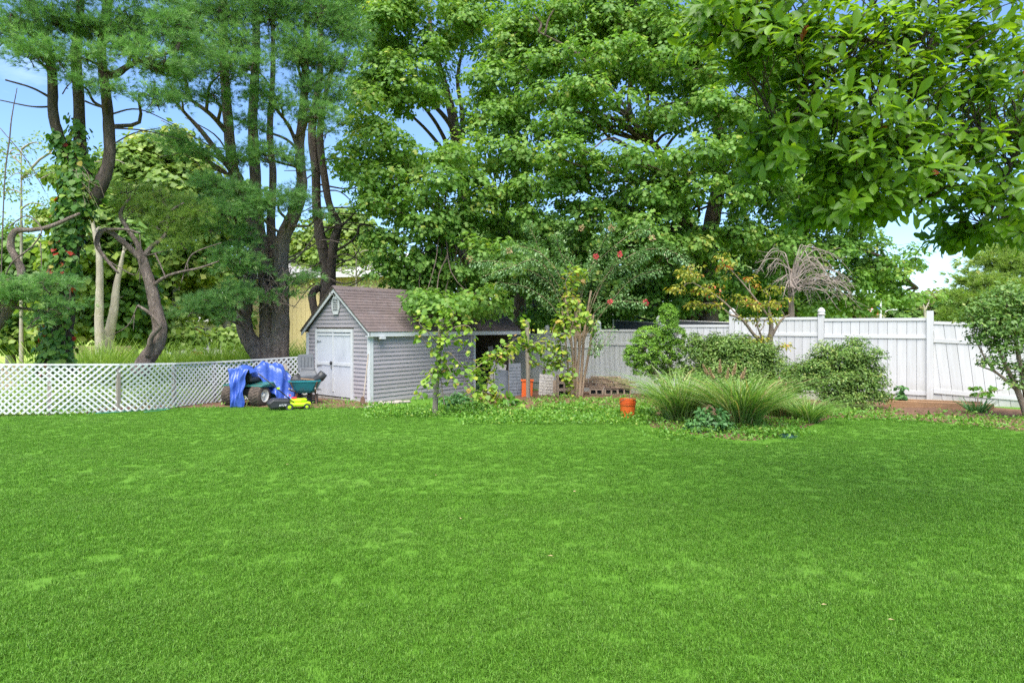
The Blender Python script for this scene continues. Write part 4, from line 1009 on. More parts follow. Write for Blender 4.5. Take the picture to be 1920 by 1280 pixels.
pine('pine_tree', 'largest pine with many stout stems from one broad base beside the shed', bp_base,
     [[(515, 720, 17.2, 50), (503, 690, 17.2, 44), (485, 660, 17.1, 36), (464, 630, 17.0, 30), (457, 600, 17.0, 28), (463, 555, 17.0, 25), (474, 490, 17.0, 20), (474, 420, 17.0, 20), (440, 330, 17.0, 20), (428, 230, 16.8, 18), (420, 120, 16.6, 16), (418, 0, 16.6, 14), (415, -120, 16.6, 10)],
      [(508, 720, 17.2, 52), (507, 660, 17.2, 42), (503, 600, 17.3, 32), (498, 540, 17.3, 25), (492, 470, 17.3, 24), (482, 400, 17.3, 20), (478, 320, 17.3, 20), (474, 220, 17.3, 17), (480, 100, 17.3, 15), (478, -60, 17.3, 11)],
      [(520, 720, 17.2, 52), (523, 660, 17.1, 38), (526, 590, 17.0, 32), (527, 510, 17.0, 28), (530, 450, 17.0, 27), (552, 400, 17.0, 24), (566, 350, 17.0, 20), (562, 280, 17.0, 17), (570, 180, 17.0, 15), (575, 60, 17, 12), (575, -80, 17, 9)],
      [(510, 640, 17.3, 30), (509, 560, 17.4, 21), (510, 480, 17.4, 18), (508, 410, 17.5, 15), (512, 330, 17.5, 13), (506, 250, 17.5, 12), (512, 120, 17.5, 9), (510, -60, 17.5, 6)],
      [(430, 255, 16.9, 10), (395, 215, 16.4, 8), (340, 175, 16.2, 6)], [(440, 330, 17, 10), (385, 255, 16.6, 9), (345, 210, 16.4, 6), (310, 170, 16.2, 4)], [(566, 300, 17, 9), (548, 250, 16.8, 7), (530, 220, 16.6, 4)]],
     [B(345, 30, 60, 40, 15.6), B(420, 25, 60, 40, 15.8), B(510, 30, 70, 40, 16.0), B(600, 30, 60, 45, 16.0), B(650, 60, 35, 50, 16.3), B(370, 95, 60, 35, 15.2), B(450, 85, 50, 30, 15.6), B(560, 95, 60, 30, 15.8), B(640, 120, 35, 25, 16.1),
      B(420, 135, 55, 28, 15.0), B(470, 125, 40, 22, 15.2), B(575, 110, 60, 22, 15.8), B(345, 140, 40, 20, 15.4), B(330, 180, 36, 18, 15.4), B(400, 180, 40, 16, 15.4), B(490, 175, 40, 18, 15.6), B(580, 165, 40, 22, 16.0), B(620, 190, 32, 22, 16.2),
      B(520, 200, 36, 16, 15.7), B(590, 215, 48, 22, 15.9), B(470, 235, 34, 16, 15.7), B(330, 265, 40, 18, 15.8), B(370, 290, 40, 14, 15.8), B(500, 290, 48, 24, 15.7), B(440, 300, 40, 16, 15.8), B(545, 300, 28, 12, 16.0),
      B(400, 345, 42, 20, 15.6), B(450, 360, 40, 20, 15.4), B(500, 375, 46, 24, 15.5), B(360, 385, 40, 14, 15.6), B(430, 400, 46, 22, 15.2), B(475, 395, 36, 18, 15.3), B(555, 365, 28, 22, 16.0), B(545, 395, 20, 14, 16),
      B(400, 425, 30, 12, 15.2), B(455, 450, 30, 30, 15.6), B(440, 490, 40, 26, 15.4), B(470, 500, 22, 20, 15.8), B(420, 475, 20, 14, 15.3), B(455, 540, 28, 12, 15.7), B(400, 565, 45, 18, 15.2), B(440, 555, 38, 16, 15.5), B(365, 580, 38, 16, 15.2), B(415, 590, 26, 12, 15.3),
      B(500, 560, 18, 12, 16), B(560, 528, 22, 14, 16.2), B(585, 520, 16, 10, 16.3), B(545, 555, 16, 8, 16.3), B(598, 405, 18, 16, 16.6), B(480, -60, 220, 50, 16.2), B(640, -40, 60, 50, 16.6)],
     M['leaf_pine'], M['bark_pine'], 15, trunk_xy=(-6.9, 17.2),
     dead=[[(527, 490, 17, 4), (570, 470, 16.8, 3), (605, 450, 16.6, 2), (640, 455, 16.5, 1)], [(527, 500, 17, 4), (560, 480, 16.7, 3), (590, 440, 16.5, 2), (610, 400, 16.4, 1)], [(527, 520, 17, 4), (580, 510, 16.8, 2), (640, 530, 16.6, 1)]] +
          [[*([(527, R(510, 560), 17.0, 3)] if k % 2 else [(500, R(510, 560), 17.3, 3)]), (R(470, 545), R(500, 570), 16.2, 1.8), (R(465, 560), R(500, 590), 16.0, 1)] for k in range(26)] +
          [[(446, 340, 17, 5), (R(380, 420), R(260, 320), 16.5, 3), (R(280, 350), R(220, 300), 16.3, 1.5)] for _ in range(7)])
pine('pine_tree', 'dark slender twin-stemmed pine rising behind the shed gable', G(615, 20.5),
     [[(612, 640, 20.5, 34), (614, 560, 20.5, 30), (612, 505, 20.5, 22), (600, 440, 20.5, 19), (594, 390, 20.5, 17), (592, 320, 20.5, 16), (585, 240, 20.5, 15), (600, 140, 20.5, 12), (600, 0, 20.5, 9)],
      [(616, 560, 20.5, 26), (622, 480, 20.5, 18), (630, 440, 20.5, 17), (634, 420, 20.5, 14), (618, 385, 20.4, 13), (608, 330, 20.4, 14), (600, 260, 20.4, 13), (606, 200, 20.3, 10), (625, 120, 20.3, 8)],
      [(606, 535, 20.5, 13), (586, 550, 20.3, 14), (590, 585, 20.2, 14), (600, 640, 20.2, 12)],
      [(632, 430, 20.5, 8), (650, 415, 20.3, 4), (672, 392, 20.2, 2)], [(630, 470, 20.5, 6), (655, 455, 20.3, 4), (670, 440, 20.2, 5), (675, 422, 20.2, 4), (700, 425, 20.1, 2)]],
     [B(612, 250, 24, 10, 20), B(640, 230, 26, 12, 20), B(606, 150, 30, 14, 20), B(640, 160, 24, 12, 20)],
     M['leaf_pine'], M['bark_dark'], 9, limb_r=0.02,
     dead=[[(np.interp(y, [320, 390, 440, 505, 560], [592, 594, 600, 612, 614]), y, 20.5, 4), (620 + sx * R(15, 45), y + R(-25, 20), 20.2, 2.4), (620 + sx * R(50, 95), y + R(-40, 45), 20.0, 1.2)] for y, sx in ((330, -1), (345, 1), (360, 1), (375, -1), (390, 1), (402, 1), (415, -1), (425, 1), (440, 1), (450, -1), (460, 1), (470, 1), (480, -1), (492, 1), (505, 1), (515, -1), (525, 1), (535, 1), (545, -1), (300, 1), (310, -1))])

# ------------------------------------------------------------------ maples behind the shed and the white fence
MK = dict(leafm=M['leaf_maple'], barkm=M['bark_maple'], tmpl=T_MAPLE, size=0.14, dens=1.2, clump_r=0.50, per=74, flat=0.75, r_in=0.3, fill=True, tone=0.19, limb_r=0.028, twig_r=0.010, twig_share=0.4)
tree('maple_tree', 'broad maple whose boughs hang over the shed roof', G(885, 24),
     [[(888, 700, 24, 40), (886, 600, 24, 34), (884, 520, 24, 30), (878, 440, 24, 27), (870, 360, 24, 24), (856, 270, 24, 22), (851, 230, 24, 20), (838, 175, 24, 15), (815, 90, 24, 10), (800, 0, 24, 6)],
      [(858, 262, 24, 12), (838, 225, 23.5, 9), (800, 180, 23, 7), (770, 120, 22.5, 5)], [(852, 300, 24, 10), (820, 235, 23.6, 7), (785, 190, 23.2, 6), (760, 170, 22.8, 4)], [(846, 300, 24, 8), (805, 250, 23.6, 6), (775, 220, 23.2, 5), (740, 190, 22, 3)],
      [(866, 265, 24.2, 12), (868, 220, 24.2, 9), (858, 150, 24.2, 7), (870, 80, 24.2, 5)], [(905, 270, 24.5, 10), (908, 200, 24.5, 8), (910, 120, 24.5, 6)], [(880, 450, 24, 14), (835, 400, 22, 10), (770, 370, 20, 6)], [(884, 520, 24, 12), (860, 470, 21, 9), (830, 440, 19, 6)]],
     [B(705, 50, 60, 45, 20.5), B(775, 40, 60, 40, 21), B(860, 30, 60, 40, 21.5), B(690, 135, 50, 40, 20), B(750, 120, 50, 34, 20.4), B(815, 110, 42, 30, 21), B(690, 205, 46, 34, 19.6), B(745, 170, 34, 22, 20), B(800, 165, 26, 16, 20.2), B(665, 265, 32, 34, 19.2),
      B(715, 280, 46, 28, 19), B(770, 290, 46, 26, 18.6), B(835, 290, 50, 26, 18.2), B(680, 340, 36, 32, 18.6), B(740, 345, 52, 30, 18.2), B(810, 345, 50, 30, 17.8), B(870, 330, 40, 26, 18.2), B(715, 405, 46, 34, 18), B(785, 410, 52, 34, 18), B(850, 405, 46, 34, 18.6),
      B(730, 465, 46, 30, 18.2), B(800, 475, 52, 32, 18.4), B(730, 510, 40, 20, 18.6), B(810, 525, 46, 24, 18.6), B(840, 570, 60, 28, 16.6), B(895, 565, 44, 26, 17.2), B(790, 565, 26, 16, 16.5), B(870, 520, 50, 28, 18.5), B(640, 300, 14, 12, 19), B(880, 200, 26, 18, 21), B(780, -60, 150, 50, 21.5)],
     **MK)
MK['limb_r'] = 0.04
tree('maple_tree', 'dark-limbed maple behind the open bay of the shed', G(985, 25),
     [[(975, 720, 25, 30), (975, 600, 25, 26), (976, 540, 25, 22), (985, 470, 25, 18), (975, 400, 25, 16), (965, 300, 25, 13), (970, 180, 25, 10), (965, 60, 25, 6)], [(1000, 640, 24.5, 15), (1003, 560, 24.5, 11), (1012, 500, 24.5, 9), (1040, 440, 24, 6)], [(976, 540, 25, 12), (950, 480, 24, 9), (930, 430, 23, 6)]],
     [B(930, 70, 60, 50, 20.5), B(1000, 40, 50, 40, 20.8), B(935, 145, 46, 34, 20), B(985, 130, 40, 32, 20), B(920, 220, 32, 26, 19.6), B(960, 215, 40, 30, 19.6), B(915, 285, 44, 26, 19), B(975, 280, 46, 30, 19), B(925, 345, 46, 28, 18.6), B(985, 350, 46, 30, 19),
      B(910, 410, 46, 30, 18.6), B(975, 415, 46, 28, 19), B(920, 470, 46, 26, 18), B(980, 485, 46, 26, 18.4), B(935, 515, 40, 20, 18.6), B(1030, 530, 40, 22, 20.5), B(940, 500, 34, 20, 17.8), B(1020, 590, 30, 16, 21.5)],
     **MK)
MK['limb_r'] = 0.055
tree('maple_tree', 'great maple with a reddish trunk behind the white fence', G(1335, 21.5),
     [[(1330, 720, 21.5, 44), (1328, 600, 21.5, 38), (1326, 500, 21.5, 34), (1334, 420, 21.5, 30), (1345, 360, 21.5, 26), (1350, 280, 21.5, 22), (1340, 180, 21.5, 17), (1330, 60, 21.5, 11)], [(1330, 520, 21.5, 24), (1296, 440, 21.2, 18), (1285, 390, 21, 16), (1240, 290, 20.6, 14), (1205, 250, 20.4, 11), (1180, 200, 20.2, 8), (1185, 110, 20, 5)],
      [(1345, 370, 21.5, 14), (1400, 290, 21, 10), (1440, 200, 21, 7), (1460, 100, 21, 4)], [(1250, 310, 20.7, 10), (1218, 250, 20.4, 8), (1215, 160, 20.4, 6), (1225, 60, 20.4, 4)], [(1215, 270, 20.5, 8), (1150, 170, 20, 6), (1080, 100, 19.6, 5), (1010, 60, 19.4, 3)]],
     [B(1060, 40, 56, 40, 20), B(1130, 30, 60, 40, 20), B(1205, 35, 56, 36, 19.8), B(1280, 40, 60, 44, 19.6), B(1360, 60, 60, 50, 20), B(1040, 105, 46, 32, 19.4), B(1105, 105, 54, 30, 19), B(1180, 95, 46, 28, 19), B(1250, 115, 46, 34, 19), B(1320, 130, 50, 38, 19.4), B(1400, 140, 56, 50, 19.8),
      B(1040, 170, 44, 26, 18.8), B(1100, 180, 52, 26, 18.4), B(1150, 195, 34, 20, 18.4), B(1235, 190, 34, 26, 18.6), B(1300, 195, 44, 30, 18.6), B(1370, 215, 52, 36, 18.8), B(1440, 230, 50, 44, 19.4), B(1030, 225, 44, 24, 18.8), B(1085, 240, 40, 20, 18.6),
      B(1060, 300, 56, 28, 18), B(1130, 290, 52, 24, 17.8), B(1195, 300, 52, 26, 17.8), B(1260, 295, 52, 28, 18), B(1325, 285, 50, 30, 18), B(1385, 300, 48, 32, 18.4), B(1450, 310, 50, 40, 19), B(1050, 355, 50, 28, 18.4), B(1180, 350, 44, 22, 18.6), B(1120, 350, 40, 22, 18.8),
      B(1240, 355, 48, 28, 17.8), B(1300, 350, 44, 26, 18), B(1090, 410, 48, 28, 18.8), B(1190, 410, 50, 28, 18.4), B(1260, 410, 46, 26, 18.4), B(1380, 370, 46, 30, 18.8), B(1250, 460, 52, 28, 18.2), B(1160, 465, 46, 26, 19), B(1310, 450, 44, 28, 19), B(1080, 470, 46, 26, 19.4),
      B(1390, 440, 50, 34, 19.2), B(1200, 515, 50, 24, 19), B(1130, 530, 50, 26, 19.6), B(1270, 520, 46, 26, 19.4), B(1150, 575, 50, 22, 20), B(1220, 570, 46, 20, 20), B(1070, 570, 40, 22, 20.4), B(1330, 520, 46, 28, 20), B(1290, 575, 40, 20, 20.4), B(1200, -60, 220, 50, 20.5), B(1150, 610, 60, 18, 21.5), B(1250, 610, 60, 18, 21.5)],
     **MK)
MK['limb_r'] = 0.05
MK['dens'] = 1.0
tree('maple_tree', 'spreading maple at the right with low boughs over the fence corner', G(1480, 24),
     [[(1478, 720, 24, 30), (1480, 600, 24, 26), (1483, 540, 24, 22), (1490, 460, 24, 19), (1500, 380, 24, 16), (1505, 250, 24, 11), (1500, 120, 24, 6)], [(1486, 520, 24, 14), (1560, 470, 23.5, 9), (1650, 480, 23, 6), (1720, 540, 22.5, 3)], [(1490, 450, 24, 12), (1560, 400, 23.4, 8), (1620, 380, 23, 5)]],
     [B(1470, 100, 60, 60, 21), B(1500, 200, 56, 50, 21), B(1470, 390, 50, 40, 20), B(1530, 320, 56, 50, 21), B(1540, 400, 54, 40, 20.6), B(1600, 390, 54, 36, 21), B(1450, 460, 50, 34, 20.4), B(1510, 470, 54, 34, 20.8), B(1580, 460, 56, 34, 21), B(1640, 450, 50, 28, 21.4), B(1440, 530, 46, 28, 21), B(1510, 540, 50, 26, 21.4),
      B(1580, 525, 52, 26, 21.6), B(1650, 510, 52, 26, 21.8), B(1700, 530, 44, 20, 22), B(1610, 565, 46, 18, 22), B(1710, 560, 46, 14, 22.4), B(1540, 575, 44, 18, 22), B(1680, 485, 40, 18, 22), B(1390, 540, 40, 24, 21), B(1600, 300, 60, 50, 22), B(1450, 570, 50, 20, 22.5)],
     **MK)

# ------------------------------------------------------------------ trees beyond the yard
def back_tree(label, px, d, blobs, leafm, stem_w=14, size=0.24, dens=1.5, per=60, clump_r=0.9, barkm=None, lean=0, top=None, name='leafy_tree', group='trees beyond the lattice fence', tmpl=T_QUAD, stems=None):
    by = 612 + (EYE - g((px - CX) * d / F, d)) * F / d
    top = top if top is not None else min(b[1] for b in blobs)
    st = stems or [[(px, by + 12, d, stem_w * 1.3), (px + lean * 0.3, by - (by - top) * 0.3, d, stem_w), (px + lean * 0.7, by - (by - top) * 0.6, d, stem_w * 0.75), (px + lean, top + 10, d, stem_w * 0.3)]]
    return tree(name, label, G(px, d), st, [B(*b) for b in blobs], leafm, barkm or M['bark_pale'], tmpl, size, dens, clump_r, per, flat=0.7, r_in=0.35, limb_r=0.05, twig_r=0.02, twig_share=0.25, group=group, tn=8)
back_tree('feathery pale-leaved tree at the far left edge, against the sky', 40, 26, [(20, 290, 60, 30, 26), (75, 270, 40, 22, 26), (60, 330, 60, 30, 26), (10, 360, 50, 30, 26), (85, 385, 50, 26, 26), (30, 420, 60, 26, 26), (215, 300, 40, 24, 26)], M['leaf_back'], 6, 0.17, 0.55, 40, 0.7, tmpl=T_OVAL)
back_tree('yellow-green tree low behind the left pine bough', 20, 31, [(20, 480, 80, 40, 30), (70, 520, 70, 40, 30), (10, 560, 70, 40, 30), (60, 600, 80, 40, 29), (20, 640, 70, 26, 29)], M['leaf_back_d'])
back_tree('straight pale-trunked tree just right of the vine-wrapped pine', 187, 24, [(150, 470, 50, 35, 25), (200, 440, 60, 40, 26), (170, 540, 50, 35, 26), (140, 600, 50, 40, 27), (230, 500, 40, 30, 26)], M['leaf_back'], 14, stems=[[(188, 670, 24, 17), (186, 600, 24, 15), (187, 540, 24, 13), (186, 480, 24, 11), (178, 440, 24, 8), (170, 400, 24, 5)]])
back_tree('leaning mossy trunk beside the straight pale one', 200, 24.6, [(240, 560, 46, 40, 27), (225, 610, 40, 40, 27), (250, 450, 50, 40, 26), (215, 400, 46, 30, 26)], M['leaf_back_d'], 14, stems=[[(196, 670, 24.6, 24), (206, 620, 24.6, 18), (214, 580, 24.6, 15), (218, 540, 24.6, 12), (226, 500, 24.6, 8), (232, 470, 24.6, 5)]])
back_tree('tall yellow-green tree behind the crooked pine', 330, 32, [(250, 320, 56, 40, 31), (320, 290, 60, 40, 32), (300, 360, 66, 44, 31), (370, 330, 50, 40, 32), (340, 430, 66, 40, 32), (270, 430, 56, 36, 31), (390, 410, 46, 36, 33), (300, 500, 60, 40, 32), (360, 510, 56, 40, 33), (310, 570, 60, 36, 33), (260, 610, 46, 36, 31)], M['leaf_back'])
back_tree('pale green tree filling the view left of the crooked pine', 250, 34, [(150, 420, 60, 40, 34), (220, 470, 60, 40, 34), (130, 500, 60, 40, 34), (200, 560, 66, 40, 34), (120, 570, 56, 40, 34), (280, 540, 56, 40, 35), (150, 340, 46, 30, 34)], M['leaf_back'])
back_tree('light tree behind the low gap between pine and shed', 520, 46, [(480, 560, 50, 36, 46), (540, 540, 50, 36, 46), (600, 540, 46, 30, 47), (560, 500, 50, 30, 46), (500, 500, 50, 30, 46), (640, 560, 40, 24, 47)], M['leaf_back'], 10, 0.3)
back_tree('low woodland thicket under the leaning mossy trunk', 140, 28.5, [(50, 580, 60, 36, 28.5), (110, 620, 56, 30, 28.5), (170, 600, 50, 36, 28.5), (240, 630, 50, 28, 28.5), (300, 600, 46, 40, 29), (350, 640, 40, 20, 29), (20, 640, 50, 22, 28.5), (420, 640, 34, 18, 30)], M['leaf_back'], 5, 0.2)
back_tree('bright green tree between the crooked pine and the largest pine', 425, 36, [(420, 440, 56, 40, 36), (400, 520, 56, 40, 36), (440, 380, 46, 40, 37), (345, 560, 50, 40, 37), (430, 590, 40, 26, 38)], M['leaf_back_d'])
back_tree('pale-leaved tree seen through the dark twin stems', 655, 40, [(660, 430, 40, 36, 40), (640, 490, 50, 36, 40), (690, 480, 40, 34, 40), (590, 500, 46, 34, 41), (560, 460, 36, 30, 42), (600, 440, 36, 26, 42), (700, 520, 36, 26, 41)], M['leaf_back'], 10, 0.24)
back_tree('airy pale tree in front of the yellow building', 668, 29, [(665, 470, 34, 30, 29), (700, 505, 34, 26, 29), (640, 510, 26, 18, 29), (690, 540, 34, 16, 29), (715, 470, 26, 24, 29), (575, 545, 20, 14, 30)], M['leaf_back'], 6, 0.17, 0.9, 40, 0.7, tmpl=T_OVAL)
back_tree('dense green tree far behind the maples, centre', 960, 36, [(900, 520, 60, 40, 36), (960, 500, 60, 50, 36), (1040, 520, 60, 50, 36), (1000, 580, 80, 40, 35), (1100, 540, 70, 50, 37), (930, 590, 60, 36, 36), (1080, 600, 70, 34, 36), (880, 460, 60, 40, 38), (960, 440, 60, 40, 38), (1040, 450, 60, 40, 38), (1110, 470, 60, 40, 38)], M['leaf_back_d'], 12, group='trees far behind the maples')
back_tree('dense green tree far behind the maples, right', 1250, 36, [(1180, 540, 70, 50, 36), (1260, 530, 70, 50, 36), (1340, 540, 70, 46, 36), (1420, 550, 60, 46, 37), (1220, 600, 70, 30, 36), (1330, 600, 70, 30, 36), (1430, 600, 60, 24, 37), (1520, 570, 50, 30, 40), (1200, 460, 60, 40, 38), (1290, 460, 60, 40, 38), (1400, 480, 60, 40, 38), (1500, 510, 50, 36, 39)], M['leaf_back_d'], 12, group='trees far behind the maples')
for k, (px, py, rx, ry, d) in enumerate([(1545, 590, 40, 16, 85), (1600, 585, 36, 22, 90), (1645, 582, 30, 22, 95), (1690, 586, 34, 20, 95), (1725, 580, 34, 26, 100), (1765, 575, 34, 28, 95), (1810, 580, 40, 24, 85), (1500, 592, 40, 18, 85)]):
    lab = ['small rounded tree just right of the ball-topped fence post', 'olive tree left of the flagpole', 'green tree behind the flagpole', 'dull green tree right of the street lamp', 'brownish tree above the cap-less fence post', 'reddish-brown tree above the leaning fence panel', 'far tree left of the yellow-green conifer', 'low far tree behind the ball-topped fence post'][k]
    back_tree(lab + ', far off', px, d, [(px - rx * .3, py - 4, rx * .7, ry, d), (px + rx * .3, py + 3, rx * .7, ry * .9, d + 1), (px, py + ry * .7, rx, ry * .8, d)], M['leaf_far'] if k in (1, 4, 5) else M['leaf_back_d'], 4, 0.6, 0.25, 40, 1.6, group='far trees above the right fence')
back_tree('bare pale tree standing up among the far trees', 1735, 75, [(1733, 578, 6, 4, 75)], M['leaf_far'], 4, 0.2, 0.3, 10, 0.5, group='far trees above the right fence', stems=[[(1735, 650, 75, 5), (1735, 600, 75, 4.5), (1732, 575, 75, 3.5), (1724, 560, 75, 2)], [(1734, 582, 75, 3), (1742, 566, 75, 2), (1746, 556, 75, 1)]])
pine('pine_tree', 'yellow-green spreading conifer beyond the fence at the right edge', G(1880, 27),
     [[(1880, 700, 27, 20), (1882, 600, 27, 16), (1884, 500, 27, 10), (1886, 440, 27, 5)]],
     [B(1880, 470, 36, 14, 27), B(1850, 495, 36, 14, 26.5), B(1900, 505, 40, 16, 26), B(1835, 530, 40, 16, 26), B(1885, 540, 46, 20, 25.6), B(1830, 560, 44, 16, 25.6), B(1880, 580, 50, 20, 25.4), B(1930, 560, 46, 24, 25.6), B(1815, 590, 34, 12, 25.6), B(1940, 490, 46, 24, 26)],
     M['leaf_pine_y'], M['bark_pine'], 5, limb_r=0.03, nl=0.26, nw=0.03, tufts=14, spray_len=1.1)

# tall bright reeds beyond the lattice: one mass
def blades(n, base_fn, h, w, bend, seg=3, vmean=0.5, vsd=0.2, tilt=0.25, arch=0.0):
    """arching blades; base_fn(n) -> (n,3) base points, (n,3) outward lean"""
    p, out = base_fn(n); hh = h * RNG.uniform(0.6, 1.15, (n, 1)) * (0.82 + 0.25 * np.sin(p[:, :1] * 2.7) * np.sin(p[:, :1] * 1.1 + p[:, 1:2] * 2)); Vs = []
    lean = out * tilt * RNG.uniform(0.3, 1.4, (n, 1)) + RNG.normal(0, 0.12, (n, 3)) * np.array([1, 1, 0])
    sd = unit(np.cross(lean + RNG.normal(0, 0.4, (n, 3)), UP[None]) + 1e-6) * (w / 2) * RNG.uniform(0.7, 1.3, (n, 1))
    for k in range(seg + 1):
        t = k / seg
        c = p + UP * hh * (t - arch * t ** 2.4) + lean * hh * t + lean * hh * bend * t * t
        f = 1.0 - 0.85 * t ** 2
        Vs += [c - sd * f, c + sd * f]
    V = np.stack(Vs, 1).reshape(-1, 3); m = 2 * (seg + 1)
    tf = []
    for k in range(seg): a = 2 * k; tf += [(a, a + 1, a + 3), (a, a + 3, a + 2)]
    Fc = (np.array(tf)[None] + (np.arange(n) * m)[:, None, None]).reshape(-1, 3)
    return V, Fc, np.repeat(np.clip(RNG.normal(vmean, vsd, n), 0, 1), m)
def strip_fn(pts, spread):
    q = spline([tuple(G(px, d)) for px, d in pts], 20)
    def fn(n):
        i = RNG.integers(0, len(q), n); p = q[i] + RNG.normal(0, spread, (n, 3)) * np.array([1, 1, 0]); p[:, 2] = garr(p[:, 0], p[:, 1])
        return p, unit(RNG.normal(0, 1, (n, 3)) * np.array([1, 1, 0.0]))
    return fn
V, Fc, K = blades(11000, strip_fn([(120, 17), (230, 18), (330, 18.5), (430, 19), (520, 20), (590, 20.5)], 0.5), 1.7, 0.030, 0.7, 3, 0.55, 0.22, 0.30, 0.1)
o = mesh_np('reed_bed', V, Fc, M['blade_hedge'], None, K); tag(o, 'bright yellow-green tall grass growing beyond the lattice fence', 'grass', kind='stuff')
V, Fc, K = blades(9000, strip_fn([(-100, 15), (60, 15.2), (200, 16), (330, 16.4), (450, 18)], 0.9), 0.42, 0.022, 0.7, 3, 0.6, 0.25, 0.5, 0.1)
o = mesh_np('rough_grass', V, Fc, M['blade_hedge'], None, K); tag(o, 'rough low grass seen through the lattice', 'grass', kind='stuff')

# ------------------------------------------------------------------ magnolia overhead at the right
def magnolia():
    base = G(2230, 5.6)
    o = thing('magnolia_tree', 'large-leaved tree overhanging the upper right corner', 'tree', base)
    tb = MB(); nd = []
    for s in ([(2230, 960, 5.6, 90), (2225, 700, 5.6, 70), (2215, 480, 5.6, 62), (2200, 250, 5.6, 56), (2190, 0, 5.6, 48), (2180, -250, 5.6, 36)],):
        nd.append(px_limb(tb, s, 12))
    tb.build('trunk', M['bark_maple'], o, smooth=True, origin=base)
    lb = MB()
    for s in ([(2210, 300, 5.6, 34), (2040, 262, 5.3, 26), (1920, 254, 5.0, 20), (1830, 245, 4.8, 14), (1740, 262, 4.6, 9), (1650, 300, 4.5, 6), (1560, 330, 4.4, 4)],
              [(2195, 60, 5.6, 30), (2000, -60, 5.2, 22), (1800, 0, 4.6, 13), (1752, 50, 4.5, 10), (1700, 90, 4.4, 8), (1640, 80, 4.3, 7), (1560, 70, 4.2, 5), (1460, 70, 4.1, 4), (1350, 65, 4.0, 3)],
              [(1752, 50, 4.5, 8), (1740, 90, 4.5, 7), (1715, 130, 4.5, 6), (1695, 165, 4.4, 5), (1660, 240, 4.4, 3)],
              [(1640, 80, 4.3, 5), (1600, 55, 4.2, 5), (1640, 10, 4.3, 4)],
              [(1600, 75, 4.25, 4), (1580, 130, 4.2, 4), (1520, 200, 4.2, 3), (1450, 250, 4.2, 2)],
              [(1655, 80, 4.3, 4), (1650, 150, 4.3, 3), (1620, 230, 4.3, 3)],
              [(1830, 247, 4.8, 9), (1780, 330, 4.7, 6), (1720, 380, 4.6, 4), (1600, 400, 4.5, 3)], [(1920, 255, 5, 10), (1880, 340, 5, 7), (1850, 420, 5, 4)]):
        nd.append(px_limb(lb, s, 7))
    nodes_ = np.concatenate(nd)
    bl = [(1330, 40, 60, 30, 3.9, 160), (1420, 70, 70, 50, 4.0, 160), (1400, 20, 80, 40, 4.1, 160), (1510, 60, 80, 60, 4.2, 160), (1500, 140, 90, 50, 4.2, 160), (1410, 110, 50, 30, 4.0, 160), (1600, 60, 80, 60, 4.3, 170), (1620, 150, 80, 60, 4.4, 170), (1700, 60, 90, 60, 4.5, 180), (1720, 160, 90, 60, 4.5, 190),
          (1800, 80, 90, 70, 4.7, 190), (1820, 180, 90, 60, 4.8, 190), (1890, 120, 80, 80, 5.0, 190), (1530, 220, 90, 44, 4.2, 170), (1450, 260, 60, 40, 4.2, 170), (1440, 310, 40, 20, 4.2, 160), (1610, 240, 90, 50, 4.3, 180), (1700, 260, 90, 50, 4.5, 190), (1560, 300, 80, 46, 4.3, 180), (1640, 330, 90, 46, 4.4, 190),
          (1570, 370, 70, 36, 4.4, 180), (1530, 400, 50, 20, 4.4, 170), (1640, 395, 70, 30, 4.5, 190), (1730, 340, 80, 44, 4.6, 200), (1800, 290, 80, 46, 4.8, 200), (1880, 250, 70, 50, 5.0, 200), (1820, 380, 70, 40, 4.9, 200), (1890, 360, 60, 50, 5.1, 200), (1860, 440, 70, 26, 5.1, 200), (1800, 440, 30, 14, 5.1, 190), (1960, 200, 90, 150, 5.2, 200), (1980, 400, 70, 70, 5.3, 200), (1700, -50, 320, 50, 4.6, 170), (1450, -40, 160, 36, 4.2, 160)]
    Pp, Aa, Nn, Ss, Kk = [], [], [], [], []
    for px, py, rx, ry, d, _ in bl:
        c, r = B(px, py, rx, ry, d, 0.55)
        n = int(9 + 30 * r[0] * (r[2] + 0.25) * 4)
        n = min(int(n * 2.1), 125)
        cs, ds = clumps_in((c, r), n, 0.15)
        for q, dd in zip(cs, ds):
            a = nearest(nodes_, q)
            if R(0, 1) < 0.3 and np.linalg.norm(a - q) < 0.7: sag_twig(lb, a, q, 0.005, 0.003, 4, 0.0)
            tw = q - a; tw = tw / (np.linalg.norm(tw) + 1e-6); tw = unit((tw + np.array([-0.5, -0.3, 0.1]) + RNG.normal(0, 0.35, 3))[None])[0]
            m = RNG.integers(5, 9); th = RNG.uniform(0, 6.28) + np.arange(m) * 2.4
            s1 = np.cross(tw, UP); s1 /= np.linalg.norm(s1) + 1e-9; s2 = np.cross(s1, tw)
            rad = np.outer(np.cos(th), s1) + np.outer(np.sin(th), s2)
            ax = unit(tw * 0.75 + rad + np.array([0, 0, -0.25])); nr = unit(tw * 0.9 - rad * 0.4 + UP * 0.9 + RNG.normal(0, 0.25, (m, 3)))
            Pp.append(q + rad * 0.01 - np.outer(np.arange(m) * 0.010, tw)); Aa.append(ax); Nn.append(nr); Ss.append(RNG.uniform(0.065, 0.14, m))
            v = np.clip(RNG.normal(0.5, 0.18, m), 0, 0.95); v[RNG.uniform(0, 1, m) < 0.002] = 1.0; Kk.append(v)
    lb.build('branches', M['bark_dark'], o, smooth=True, origin=base)['kind'] = 'stuff'
    Aa = np.concatenate(Aa); Nn = np.concatenate(Nn)
    V, Fc, K = place(*T_OBOV, np.concatenate(Pp), Aa, Nn, np.concatenate(Ss), np.concatenate(Kk))
    mesh_np('crown', V, Fc, M['leaf_magnolia'], o, K, origin=base)
magnolia()

